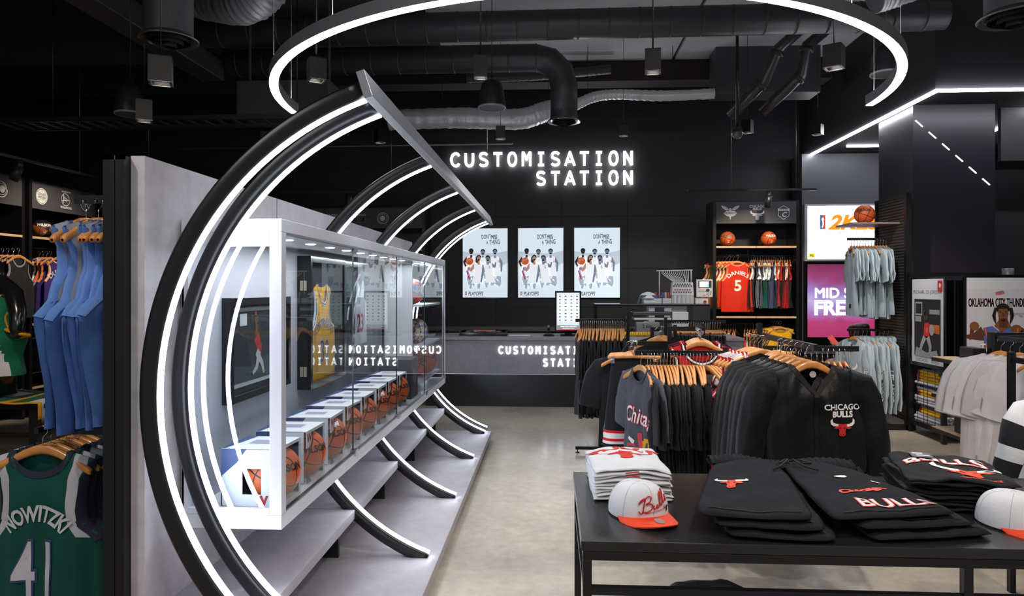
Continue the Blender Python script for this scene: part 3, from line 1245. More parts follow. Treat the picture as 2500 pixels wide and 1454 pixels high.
# picture of a player with white mat
y0, y1, z0, z1 = 3.22, 3.98, 1.10, 1.60
t = frame_x('framed_photo', 'black framed photo of a dunking player at the near end of the showcase', y0, y1, z0, z1, .045)
P3 = lambda a, b, d: (FX + .011 + d - (t.location.x), y0 + a - t.location.y, z0 + b - t.location.z)
items = [(0, [(.07, .06), (.69, .06), (.69, .45), (.07, .45)]), (1, [(.09, .08), (.67, .08), (.67, .43), (.09, .43)]),
         (2, [(.09, .08), (.67, .08), (.67, .16), (.5, .19), (.3, .15), (.09, .17)]),
         (3, limb([(.36, .30), (.40, .24), (.38, .18)], .035, .03)), (4, limb([(.37, .36), (.35, .30)], .014, .02)), (4, ell(.37, .385, .015, .02)),
         (5, ell(.35, .42, .013, .013)), (4, limb([(.36, .34), (.34, .40)], .009, .006)), (6, limb([(.36, .22), (.43, .15), (.45, .10)], .022, .01)),
         (6, limb([(.39, .22), (.36, .14), (.31, .11)], .022, .01)), (0, limb([(.2, .42), (.2, .36)], .04, .04))]
flat_art('photo', t, items, P3, [('#d0d0d4', 0), ('#232327', 0), ('#4b4b52', 0), ('#b92a22', 0), ('#6d4434', 0), ('#d3662a', 0), ('#c8c2c0', 0)])

# yellow jersey in its deep frame
y0, y1, z0, z1 = 4.2, 4.93, 1.03, 1.84
t = frame_x('framed_jersey', 'deep black frame with a yellow basketball jersey inside the showcase', y0, y1, z0, z1, .085)
YEL = fab('#f0a80c', .7)
JT = fab('#eceaf0')
NAVY = fab('#232c52')
root = make_top('yellow_jersey', 'tmp', 'jersey', YEL, 'tank', trim=JT, trim2=NAVY, L=.66, ws=.17, nw=.085, nd=.12, T=.012, fa=.004, seed=5, nu=20, nv=18, armz=-.28)
# its parts become parts of the framed piece
c5 = Cloth('tank', L=.66, ws=.17, nw=.085, nd=.12, T=.012, fa=.004, seed=5)
mbn = MB()
c5.text(mbn, 'JOHNSON', .08, 0, -.27, arch=.24, off=.004, bold=.002)
c5.text(mbn, 'JOHNSON', .08, 0, -.27, mi=1, arch=.24, off=.006, bold=-.001)
c5.text(mbn, '32', .20, 0, -.50, off=.004, bold=.006)
c5.text(mbn, '32', .20, 0, -.50, mi=1, off=.006, bold=.001)
mkobj('lettering', shift(mbn), [mat('#e8e8ec', .6), mat('#39436e', .6)], root, world=False)
for ch in list(root.children):
    for v in ch.data.vertices:
        x, y, z = v.co
        v.co = (-y + .035, x * 1.0, z + .74)
    ch.parent = t
    ch.location = (0, 0, 0)
    ch.name = {'body': 'jersey_body', 'collar': 'jersey_collar'}.get(ch.name.split('.')[0], ch.name)
bpy.data.objects.remove(root)
mkobj('ticket', MB().box(FX + .012, FX + .013, y0 + .045, y0 + .15, z0 + .05, z0 + .13), mat('#d8d8dc', .6), t)
for z in (1.66, 1.14):
    for k in (0, 1):
        mkobj('hinge', MB().box(FX + .02 + k * .022, FX + .038 + k * .022, y0 - .004, y0, z - .03, z + .03), mat('#b5a98c', .35, metal=.6), t)
y0, y1, z0, z1 = 5.0, 6.2, 1.04, 1.84
t = frame_x('framed_jersey', 'wide black frame with a red and white jersey farther along the showcase', y0, y1, z0, z1, .06)
P3 = lambda a, b, d: (FX + .011 + d - t.location.x, y0 + a - t.location.y, z0 + b - t.location.z)
items = [(0, [(.25, .12), (.95, .12), (.95, .68), (.25, .68)]), (1, [(.38, .16), (.78, .16), (.76, .48), (.70, .52), (.68, .66), (.62, .66), (.58, .56), (.52, .66), (.47, .66), (.45, .52), (.40, .48)]),
         (2, [(.52, .66), (.53, .66), (.58, .58), (.63, .66), (.62, .66), (.58, .56)]), (2, 'text', '23', .58, .26, .2, dict(bold=.004)), (2, [(.38, .16), (.41, .16), (.43, .48), (.40, .48)])]
flat_art('mounted_shirt', t, items, P3, [('#2b2b31', 0), ('#d8d3d8', 0), ('#a8263a', 0)])

# ---------------------------------------------------------------- basketballs
BALL = ball_material('ball_orange', '#cf5a24')
BALLR = ball_material('ball_red_black', '#b5262c', '#e8dcd8', '#17171a')
BALLB = ball_material('ball_brown_black', '#8e4a26', '#241510', '#1b1a1c')
BALLP = ball_material('ball_painted', '#d8481f', '#1a1d22', '#3f4a66', True)


def make_ball(m, label, st='WILSON', tcol='#1a1210', rad=.12, st2=None):
    r_ = thing('basketball', label, 'basketball')
    mb = MB()
    prof = [(max(1e-4, rad * math.sin(PI * i / 20)), -rad * math.cos(PI * i / 20)) for i in range(21)]
    mb.lathe(prof, (0, 0, 0), 32)
    o = mkobj('ball_body', mb, m, r_, world=False)
    o.rotation_euler = (R(14), R(22), R(28))
    mb = MB()

    def f(a, b, z0=.03):
        la, lo = (b + z0) / rad, a / rad
        q = rad * 1.006
        return (q * math.sin(lo) * math.cos(la), -q * math.cos(lo) * math.cos(la), q * math.sin(la))
    if st:
        put_text(mb, st, .05, f, 0, bold=.002, cell=.03)
        mkobj('lettering', mb, mat(tcol, .5), r_, world=False)
    if st2:
        mb = MB()
        mb.add([f(a, b, -.045) for a, b in [(-.012, -.02), (.014, -.02), (.018, .012), (-.016, .012)]], [(0, 1, 2, 3)])
        mkobj('ball_badge', mb, mat(st2, .5), r_, world=False)
    return r_


# boxed balls in the case
BOXW = mat('#e2e3e8', .5)
BOXB = mat('#3b4a78', .5)


def make_boxed():
    r_ = thing('boxed_basketball', 'tmp', 'boxed ball')
    s, g = .125, .10
    # the carton: white with blue rear corner, its right-hand corner cut open so that the ball shows
    mb = MB()
    mb.box(-s, s, -s, s, .248, .252, 0)
    mb.box(-s, s, -s, s, 0, .004, 0)
    mb.box(-s, -s + .004, -s, s, 0, .25, 1)
    mb.box(-s, s, s - .004, s, 0, .25, 1)
    # near face (-y) with a round window
    for (x0, x1, z0, z1) in ((-s, -.03, 0, .25), (.055, .11, 0, .25), (-.03, .055, 0, .055), (-.03, .055, .165, .25)):
        mb.box(x0, x1, -s, -s + .003, z0, z1, 0)
    mb.add([(s, -s, 0), (s, -s, .06), (s, -.06, .0)], [(0, 1, 2)], 1)
    for g0, g1, z0, z1 in ((-s, -.06, .17, .25), (.11, s, 0, .25), (-.06, .11, .238, .25)):
        mb.box(s - .003, s, g0, g1, z0, z1, 0)
    mkobj('carton', mb, [BOXW, BOXB], r_, world=False)
    mb = MB()
    mb.add([(-s, -s - .0008, .25), (-s, -s - .0008, .13), (-s + .07, -s - .0008, .19), (-s + .115, -s - .0008, .25)], [(0, 1, 2, 3)], 0)
    mb.add([(-s, -s, .2524), (-s, s, .2524), (-s + .05, s, .2524), (-s + .02, -s, .2524)], [(0, 1, 2, 3)], 0)
    mb.add([(-.05, -.03, .2526), (.06, -.03, .2526), (.06, .05, .2526), (-.05, .05, .2526)], [(0, 1, 2, 3)], 1)
    mkobj('carton_print', mb, [BOXB, mat('#9a9cae', .5)], r_, world=False)
    mb = MB()
    put_text(mb, 'W', .055, lambda a, b: (.055 + a, -s - .001, .012 + b), 0, bold=.004)
    put_text(mb, 'W', .055, lambda a, b: (s + .001, -.09 + a, .2 + b), 0, bold=.004)
    mkobj('carton_letter', mb, mat('#b32036', .5), r_, world=False)
    mb = MB()
    mb.lathe([(max(1e-4, .12 * math.sin(PI * i / 18)), -.12 * math.cos(PI * i / 18)) for i in range(19)], (0, 0, 0), 28)
    o = mkobj('ball_body', mb, BALL, r_, world=False)
    o.location = (.055, -.005, .124)
    o.rotation_euler = (R(14), R(22), R(35))
    mb = MB()

    def f(a, b):
        q = .121
        lo, la = a / .12 + .95, (b + .02) / .12
        return (.055 + q * math.sin(lo) * math.cos(la), -.005 - q * math.cos(lo) * math.cos(la), .124 + q * math.sin(la))
    put_text(mb, 'WILSON', .045, f, 0, bold=.002, cell=.02)
    mkobj('ball_lettering', mb, mat('#15100f', .5), r_, world=False)
    return r_


bx = make_boxed()
SIG = MB()
for i in range(8):
    far = ['nearest boxed basketball in the showcase, red letter on its carton', 'second boxed basketball from the near end of the showcase',
           'third boxed basketball in the showcase, signed in white', 'fourth boxed basketball from the near end of the showcase',
           'boxed basketball just beyond the first glass door edge', 'sixth boxed basketball in the showcase, signed in white',
           'seventh boxed basketball from the near end of the showcase', 'farthest boxed basketball, beside the black box'][i]
    o = inst(bx, (-1.29 - .004 * i, 3.10 + i * .365, Z0 + .061), R(-3 + 2 * (i % 3)), far, 'boxed basketballs along the showcase floor')
    if i in (2, 5):
        mb = MB()
        pts = []
        for k in range(26):
            la = .62 + .12 * math.sin(k * 1.1) + .004 * k
            lo = .35 + k * .036
            q = .122
            pts.append((.055 + q * math.sin(lo) * math.cos(la), -.005 - q * math.cos(lo) * math.cos(la), .124 + q * math.sin(la)))
        mb.tube(pts, .0045, 5)
        mkobj('signature', mb, WHITE, o, world=False)
o = thing('memorabilia_box', 'tall black printed box after the last boxed basketball', 'box', (-1.3, 6.05, Z0 + .06))
mkobj('box_body', MB().box(-1.46, -1.18, 5.92, 6.22, Z0 + .061, 1.04), mat('#2d2e36', .4), o, bevel=.003)
mb = MB()
mb.box(-1.179, -1.178, 5.98, 6.16, .76, .98)
mkobj('side_print', mb, mat('#6a5a66', .5, noise=.6, nscale=18), o)

bp = make_ball(BALLP, 'tmp', None)
inst(bp, (-1.31, 6.62, 1.49 + .121), R(20), 'multicoloured painted basketball on the top shelf of the showcase', 'painted basketballs')
inst(bp, (-1.27, 6.58, 1.12 + .121), R(140), 'multicoloured painted basketball on the middle shelf of the showcase', 'painted basketballs')
bo = make_ball(BALL, 'tmp', 'WILSON', '#1a1210')
inst(bo, (-1.3, 6.66, .80 + .121), R(60), 'signed orange basketball on the low showcase shelf, nearer', 'orange basketballs')
inst(bo, (-1.25, 7.0, .80 + .121), R(90), 'signed orange basketball on the low showcase shelf, farther', 'orange basketballs')

# ================================================================ wall sign, lit posters, counter
S = sign('wall_sign', 'large glowing white CUSTOMISATION STATION sign on the back wall', (0, 12.5, 3.4),
         [(-1.80, .375, 'CUSTOMISATION'), (-1.80 + 6 * .2535, .035, 'STATION')], .195, .265, .040, .2535, .045, glow('#ffffff', 5))
t = thing('service_counter', 'long grey concrete-look service counter below the lit posters', 'counter', (0, 10.1, 0))
mkobj('worktop', MB().box(-1.75, 2.6, 9.72, 10.55, .925, .965), CNTR, t, bevel=.003)
mkobj('front_panel', MB().box(-1.75, 2.6, 9.76, 9.80, .455, .922), CNTR, t)
mkobj('plinth', MB().box(-1.75, 2.6, 9.80, 10.5, 0, .455), mat('#18181b', .35), t)
mkobj('carcass', MB().box(-1.75, 2.6, 9.80, 10.5, .455, .925), BLACKP, t)
mkobj('led_reveal', MB().box(-1.74, 2.59, 9.775, 9.79, .45, .4545), glow('#e8eefc', 1.0), t)
S = sign('counter_sign', 'small glowing CUSTOMISATION STATION lettering on the counter front', (0, 9.76, .55),
         [(-.735, .178, 'CUSTOMISATION'), (-.735 + 6 * .1025, .008, 'STATION')], .078, .115, .018, .1025, .012, glow('#ffffff', 4))
t = thing('rear_bench', 'low work bench along the back wall behind the counter', 'bench', (0, 12.1, 0))
mkobj('worktop', MB().box(-1.9, 2.55, 11.7, 12.54, .93, .97), mat('#5d5650', .45, noise=.08), t)
mkobj('carcass', MB().box(-1.9, 2.55, 11.75, 12.54, 0, .93), BLACKP, t)

POST = [('#dfeaf2', 1.15), ('#39435c', .55), ('#c3d0da', 1), ('#c8571c', 1), ('#7c8797', .9), ('#e9eef2', 1.15), ('#c32830', 1), ('#8f97c8', 1), ('#3c2c2c', .6), ('#b98a74', 1), ('#22232b', .3), ('#a9b6c2', 1)]


def poster_items(W, Hh):
    I = []
    F = lambda pts: [(a * W, b * Hh) for a, b in pts]
    I.append((2, F([(0, .67), (.25, .64), (.5, .64), (.75, .64), (1, .68), (1, .48), (.8, .40), (.2, .40), (0, .46)])))
    I.append((0, F([(0, .48), (.2, .43), (.5, .42), (.8, .43), (1, .5), (1, .36), (0, .36)])))
    tx = dict(bold=.0015, sx=.52, rot=R(4), align='LEFT')
    I += [(1, 'text', "DON'T", .42 * W, .845 * Hh, .105, tx), (1, 'text', 'MISS', .64 * W, .842 * Hh, .105, tx), (1, 'text', 'A', .53 * W, .77 * Hh, .09, tx),
          (1, 'text', 'THING', .60 * W, .765 * Hh, .115, tx)]
    I += [(1, 'text', 'PLAYOFFS', .12 * W, .03 * Hh, .095, dict(bold=.002, sx=.62, shear=.25, align='LEFT'))]
    I += [(6, F([(.05, .035), (.07, .035), (.07, .085), (.05, .085)])), (1, F([(.07, .035), (.09, .035), (.09, .085), (.07, .085)])), (5, F(ell(.07, .06, .008, .018, 8)))]

    def person(cx, cy, s, skin, hair, shirt, pose):
        # torso, shorts, arms and legs from the head centre (cx, cy) downwards
        sh = cy - .085 * s
        for g, arm in ((-1, pose[0]), (1, pose[1])):
            pts = [(cx + g * .085 * s, sh - .01)] + [(cx + g * a * s, sh + b * s) for a, b in arm]
            I.append((skin, F(limb(pts, .032 * s, .017 * s))))
        for g, leg in ((-1, pose[2]), (1, pose[3])):
            pts = [(cx + g * .04 * s + pose[4], sh - .26 * s)] + [(cx + a * s, sh + b * s * .80) for a, b in leg]
            I.append((11, F(limb(pts, .055 * s, .022 * s))))
        I.append((shirt, F([(cx - .10 * s, sh), (cx - .04 * s, sh + .02 * s), (cx, sh - .01), (cx + .04 * s, sh + .02 * s), (cx + .10 * s, sh), (cx + .085 * s + pose[4] * .6, sh - .17 * s), (cx - .075 * s + pose[4] * .6, sh - .17 * s)])))
        I.append((5, F([(cx - .08 * s + pose[4] * .6, sh - .16 * s), (cx + .09 * s + pose[4] * .6, sh - .16 * s), (cx + .12 * s + pose[4], sh - .27 * s), (cx + .01 + pose[4], sh - .26 * s), (cx - .11 * s + pose[4], sh - .27 * s)])))
        I.append((skin, F([(cx - .02, cy - .05), (cx + .02, cy - .05), (cx + .026, sh - .004), (cx - .026, sh - .004)])))
        I.append((hair, F(ell(cx, cy + .012, .052, .034, 14))))
        I.append((skin, F(ell(cx, cy - .006, .043, .032, 14))))
        I.append((hair, F(ell(cx, cy - .026, .026, .012, 10))))
        for g in (-1, 1):
            I.append((10, F(ell(cx + g * .017, cy, .008, .004, 6))))
    person(.72, .66, 1.0, 4, 10, 5, ([(.14, -.06), (-.02, -.09)], [(.15, -.08), (.14, -.2)], [(-.05, -.36), (-.08, -.5)], [(.1, -.36), (.12, -.48)], .0))
    person(.45, .655, .85, 4, 10, 5, ([(.12, -.08), (.1, -.18)], [(.12, -.1), (.1, -.2)], [(-.04, -.36), (-.06, -.46)], [(.05, -.36), (.06, -.46)], .0))
    person(.19, .665, 1.0, 8, 10, 5, ([(.16, -.07), (.12, -.13)], [(.13, -.06), (.2, -.11)], [(-.06, -.38), (-.04, -.5)], [(.06, -.38), (.05, -.5)], .0))
    person(.36, .57, 1.05, 9, 10, 5, ([(.17, -.08), (.24, -.05)], [(.12, -.1), (.04, -.06)], [(-.16, -.3), (-.18, -.42)], [(.0, -.34), (.0, -.42)], -.05))
    person(.56, .565, 1.0, 4, 10, 5, ([(.11, -.12), (.15, -.26)], [(.16, -.03), (.18, .03)], [(-.04, -.33), (-.02, -.42)], [(.16, -.3), (.28, -.38)], .06))
    I.append((1, 'text', '5', .60 * W, .42 * Hh, .07, dict(bold=.0)))
    I.append((6, 'text', '12', .80 * W, .51 * Hh, .05, dict(bold=.001)))
    I.append((6, F([(.13, .43), (.16, .44), (.10, .39), (.17, .26), (.14, .26), (.08, .38)])))
    I.append((7, F([(.16, .44), (.18, .43), (.13, .38), (.19, .27), (.17, .26), (.10, .385)])))
    I.append((3, F(ell(.155, .525, .085, .053, 20))))
    I.append((9, F(limb([(.11, .50), (.10, .55)], .012, .008)) ))
    for k in range(4):
        I.append((9, F(limb([(.10 + k * .028, .56), (.115 + k * .028, .525)], .009, .007))))
    return I


for i, x0 in enumerate((-1.567, -.585, .403)):
    W_, H_ = .795, 1.222
    t = thing('lightbox_poster', ['left', 'middle', 'right'][i] + ' one of the three lit basketball posters behind the counter', 'poster', (x0, 12.5, 1.47), group='lit posters behind the counter')
    mkobj('lightbox_case', MB().box(x0 - .015, x0 + W_ + .015, 12.5, 12.56, 1.455, 1.47 + H_ + .015), BLACKG, t)
    mkobj('lit_face', MB().box(x0, x0 + W_, 12.494, 12.5, 1.47, 1.47 + H_), mat('#d4e2ec', .5, emit=.88), t)
    flat_art('print', t, poster_items(W_, H_), lambda a, b, d: (a, -.0065 - d, b), POST, emit=.72, step=.0003)

# kiosk screen on the counter
t = thing('order_screen', 'upright touch screen with a grid of logos on the counter', 'screen', (.24, 10.0, .965))
mkobj('bezel', MB().box(.052, .418, 9.98, 10.02, 1.02, 1.60), BLACKG, t, bevel=.004)
mkobj('display', MB().box(.075, .395, 9.976, 9.981, 1.05, 1.575), mat('#cfd6d8', .3, emit=.75), t)
it = []
for r_ in range(8):
    for c_ in range(4):
        x, y = -.12 + c_ * .08, .56 - r_ * .048
        it.append((0, [(x - .03, y - .017), (x + .03, y - .017), (x + .03, y + .017), (x - .03, y + .017)]))
        it.append((1 + (r_ + c_) % 2, ell(x, y, .012 + .004 * (c_ % 2), .008, 8)))
it += [(3, [(-.16, .085), (.16, .085), (.16, .155), (-.16, .155)]), (0, 'text', 'PLEASE MAKE A SELECTION', 0, .13, .018, dict(bold=.0005)), (0, 'text', 'PERSONALISE NOW', 0, .105, .018, dict(bold=.0005)), (4, [(-.16, .085), (.16, .085), (.16, .095), (-.16, .095)])]
flat_art('screen_print', t, it, lambda a, b, d: (a, -.0245 - d, b), [('#dfe5e7', 1), ('#51585c', .5), ('#8f6b45', .5), ('#8a9096', .8), ('#c23a35', 1)], emit=.7)
mkobj('stand', MB().box(.19, .29, 9.99, 10.05, .985, 1.06).box(.13, .37, 9.93, 10.13, .966, .985), BLACKG, t, bevel=.003)
t = thing('cash_drawer', 'small black terminal and keyboard left of the touch screen', 'terminal', (0, 10.0, .965))
mkobj('tray', MB().box(-.11, .04, 9.95, 10.1, .966, .982), BLACKG, t, bevel=.003)
mkobj('key_pad', MB().box(-.09, .02, 9.96, 10.06, .982, 1.0), mat('#2c2d31', .5), t)
mkobj('scanner_head', MB().tube([(-.04, 10.06, .99), (-.04, 10.07, 1.07), (-.04, 10.0, 1.10)], .022, 10), mat('#3c3d42', .3), t)
t = thing('parts_tray', 'black tray with orange-lidded tools on the counter', 'tray', (-1.0, 10.1, .965))
mkobj('tray_body', MB().box(-1.3, -.62, 9.95, 10.3, .966, .985).box(-1.3, -1.28, 9.95, 10.3, .985, 1.03).box(-.64, -.62, 9.95, 10.3, .985, 1.03).box(-1.28, -.64, 10.28, 10.3, .985, 1.035).box(-1.28, -.64, 9.95, 9.965, .985, 1.015), BLACKG, t, bevel=.003)
mkobj('tool_insert', MB().box(-1.22, -.72, 10.02, 10.24, .986, 1.02), mat('#3a3536', .6), t)
mkobj('orange_insert', MB().box(-1.12, -.8, 10.1, 10.2, 1.02, 1.035), mat('#c65a22', .5), t)
for x in (-1.08, -.9):
    mkobj('disc', MB().lathe([(.001, .0), (.07, 0), (.075, .006), (.001, .01)], (x, 10.03, 1.02), 20), STEEL, t)
mkobj('paper', MB().box(-.6, -.3, 9.98, 10.2, .966, .968), WHITE, t)

# ---------------------------------------------------------------- embroidery machine
MX, MY, MZ = 1.9, 11.0, 1.4
t = thing('embroidery_machine', 'multi-needle embroidery machine with thread tubes behind the counter', 'machine', (MX, MY, .97))
mkobj('stand', MB().box(1.3, 2.5, 10.85, 11.35, .9, .97).box(1.35, 1.41, 10.9, 10.96, 0, .9).box(2.38, 2.44, 10.9, 10.96, 0, .9).box(1.35, 1.41, 11.25, 11.3, 0, .9).box(2.38, 2.44, 11.25, 11.3, 0, .9), BLACKP, t)
mkobj('machine_base', MB().box(1.45, 2.25, 10.9, 11.3, .97, 1.12).box(1.5, 2.2, 11.05, 11.3, 1.12, 1.4), PLAST, t, bevel=.01)
mkobj('machine_arm', MB().box(1.42, 1.86, 11.0, 11.25, 1.36, 1.48), PLAST, t, bevel=.012)
mkobj('arm_cover', MB().box(1.37, 1.7, 10.98, 11.0, 1.5, 1.53).bar((1.37, 10.99, 1.52), (1.32, 10.99, 1.38), .02, .02).bar((1.7, 10.99, 1.52), (1.7, 10.99, 1.38), .012, .012), mat('#45527e', .4), t)
mb = MB().prism([(1.835, 1.53), (2.17, 1.53), (2.155, 1.725), (1.85, 1.725)], -10.93, -11.1)
mb.v = [(x, -z, y) for x, y, z in mb.v]
h = mkobj('needle_head', mb, PLAST, t, bevel=.004)
mb = MB()
for k in range(2):
    for i in range(7 + k):
        mb.lathe([(.0008, 0), (.010, 0), (.010, .01)], (0, 0, 0), 10, M=Matrix.Translation((1.885 + i * .037 - k * .018, 10.925, 1.70 - k * .028)) @ Matrix.Rotation(PI / 2, 4, 'X'))
o_ = mkobj('tension_knob', mb, BLACKG, h)
o_['kind'] = 'stuff'
mb = MB()
for k in range(2):
    for i in range(7 + k):
        mb.tube([(1.885 + i * .037 - k * .018 + .011 * math.cos(a), 10.922, 1.615 - k * .035 + .008 * math.sin(a)) for a in [q * PI / 3 for q in range(6)]], .003, 4, closed=True)
o_ = mkobj('thread_guide', mb, mat('#8a4a44', .4), h)
o_['kind'] = 'stuff'
mb = MB()
for i in range(16):
    mb.box(1.845 + i * .02, 1.857 + i * .02, 10.92, 10.95, 1.40, 1.53)
o_ = mkobj('needle_bar', mb, mat('#d6d7da', .3), t)
o_['kind'] = 'stuff'
mkobj('needle_case', MB().box(1.84, 2.17, 10.95, 11.08, 1.38, 1.53), mat('#a9aaaf', .4), t)
mkobj('rack_post', MB().tube([(1.665, 11.05, 1.45), (1.665, 11.05, 1.91)], .008, 8), PLAST, t)
mkobj('rack_post', MB().tube([(2.15, 11.05, 1.72), (2.15, 11.05, 1.91)], .008, 8), PLAST, t)
mkobj('rack_bar', MB().tube([(1.62, 11.05, 1.905), (2.17, 11.05, 1.915)], .010, 8), PLAST, t)
mb = MB()
for i in range(15):
    a = 1.70 + i * .029
    b = 1.86 + i * .0165
    if i in (11, 12):
        b += .02 if i == 11 else -.01
    pts = [(a, 11.03, 1.90), (a, 11.02, 1.87), (a + .2 * (b - a), 11.0, 1.835), (a + .65 * (b - a), 10.98, 1.78), (b, 10.97, 1.74), (b, 10.97, 1.725)]
    q = mkobj('thread_tube', MB().tube(pts, .0038, 6), mat('#dcdde0', .4), t)
mb = MB()
mkobj('control_panel', MB().box(2.20, 2.445, 10.9, 10.93, 1.50, 1.77), PLAST, t, bevel=.006)
it = [(0, [(-.097, .145), (.1, .145), (.1, .25), (-.097, .25)]), (1, [(-.08, .155), (.06, .155), (.06, .24), (-.08, .24)]), (2, [(.02, .155), (.06, .155), (.06, .2), (.02, .2)]), (0, ell(.045, .105, .027, .024)),
      (3, [(-.06, .117), (-.02, .117), (-.02, .13), (-.06, .13)]), (4, [(-.02, .022), (.01, .022), (.01, .042), (-.02, .042)])]
for i in range(5):
    it.append((5, ell(-.085 + i * .025, .092, .007, .007, 8)))
for a, b in ((.055, .065), (.055, .03), (.035, .047), (.078, .047), (.09, .09), (.09, .07)):
    it.append((5, ell(a, b, .008, .007, 8)))
flat_art('panel_face', t, it, lambda a, b, d: (2.325 + a - MX, 10.898 - d - MY, 1.50 + b - .97), [('#2a2f3c', 0), ('#cfe0e4', .8), ('#8fc3c9', .8), ('#e0a23a', .6), ('#e08030', 0), ('#5d6068', 0)], emit=1)
mkobj('side_box', MB().box(2.19, 2.38, 10.92, 11.1, 1.385, 1.49), PLAST, t, bevel=.004)
mkobj('stop_button', MB().lathe([(.0008, 0), (.022, 0), (.022, .02)], (0, 0, 0), 14, M=Matrix.Translation((2.33, 10.915, 1.43)) @ Matrix.Rotation(PI / 2, 4, 'X')), mat('#c8401c', .4), t)
for i, h_ in enumerate(('#9a3a24', '#8e1f2c', '#3f5c94', '#a8a9b0', '#a5512a')):
    o = mkobj('thread_spool', MB().lathe([(.012, 0), (.022, .01), (.019, .085), (.008, .1)], (1.63 + i * .044 + (.02 if i else 0), 11.18, 1.475), 12), mat(h_, .6))
    tag(o, ['orange', 'dark red', 'blue', 'pale grey', 'rust brown'][i] + ' thread spool standing on the embroidery machine', 'spool', 'thread spools on the embroidery machine')
o = mkobj('cap_blank', MB().lathe([(.14, 0), (.13, .04), (.09, .08), (.02, .1)], (1.5, 11.1, 1.48), 18), mat('#d9dadd', .7))
tag(o, 'white cloth heaped on the arm of the embroidery machine', 'cloth')

# smoked glass screen panel and press in front of it
t = thing('workstation_shelf', 'black framed shelf over the heat press on the counter', 'shelf', (1.4, 10.3, .965))
mkobj('shelf_top', MB().box(.62, 2.24, 10.15, 10.6, 1.385, 1.415), BLACKG, t)
mkobj('shelf_end', MB().box(2.0, 2.24, 10.15, 10.6, .966, 1.385), mat('#2a2a2e', .5), t)
mkobj('shelf_end', MB().box(.62, .65, 10.15, 10.6, .966, 1.385), BLACKG, t)
mkobj('edge_strip', MB().box(.62, 2.24, 10.145, 10.15, 1.405, 1.415), STEEL, t)
t = thing('heat_press', 'grey heat press with a flat plate beneath the black shelf', 'machine', (1.5, 10.3, .966))
mkobj('press_base', MB().box(1.2, 1.72, 10.2, 10.55, .967, 1.06), mat('#4a4b50', .4), t, bevel=.01)
mkobj('press_column', MB().box(1.5, 1.62, 10.28, 10.4, 1.06, 1.36), mat('#4b5058', .35), t, bevel=.006)
mkobj('heat_plate', MB().box(1.16, 1.7, 10.17, 10.5, 1.25, 1.30), mat('#3a3b40', .35), t, bevel=.008)
mkobj('lower_plate', MB().box(1.18, 1.7, 10.17, 10.5, 1.185, 1.215), mat('#b9bbc0', .35), t, bevel=.006)
mkobj('press_foot', MB().box(1.72, 1.95, 10.2, 10.4, 1.02, 1.3), PLAST, t, bevel=.01)
t = thing('label_printer', 'boxy grey printer with numbers on its front beside the heat press', 'printer', (1.15, 10.25, .966))
mkobj('printer_body', MB().box(1.19, 1.52, 10.02, 10.16, .967, 1.16), mat('#6d6e73', .4), t, bevel=.01)
mb = MB()
put_text(mb, '2.6in', .07, lambda a, b: (1.34 + a, 10.018, 1.08 + b), 0)
mkobj('printer_lettering', mb, BLACKG, t)
o = thing('coiled_hose', 'yellow coiled air hose lying on the counter edge', 'hose', (1.2, 9.9, 1.0))
pts = [(.86 + .0042 * k, 9.88 + .026 * math.sin(k * 1.1), 1.005 + .026 * math.cos(k * 1.1)) for k in range(130)]
mkobj('hose_coil', MB().tube(pts, .009, 6), mat('#d8a818', .4), o)

# ================================================================ wall cabinets with team headers
LOGO = '#e4e5e8'


def ring(cx, cy, r, w_, ci, n=28):
    o_ = []
    for i in range(n):
        a0, a1 = 2 * PI * i / n, 2 * PI * (i + 1) / n
        o_.append((ci, [(cx + r * math.cos(a0), cy + r * math.sin(a0)), (cx + r * math.cos(a1), cy + r * math.sin(a1)), (cx + (r - w_) * math.cos(a1), cy + (r - w_) * math.sin(a1)), (cx + (r - w_) * math.cos(a0), cy + (r - w_) * math.sin(a0))]))
    return o_


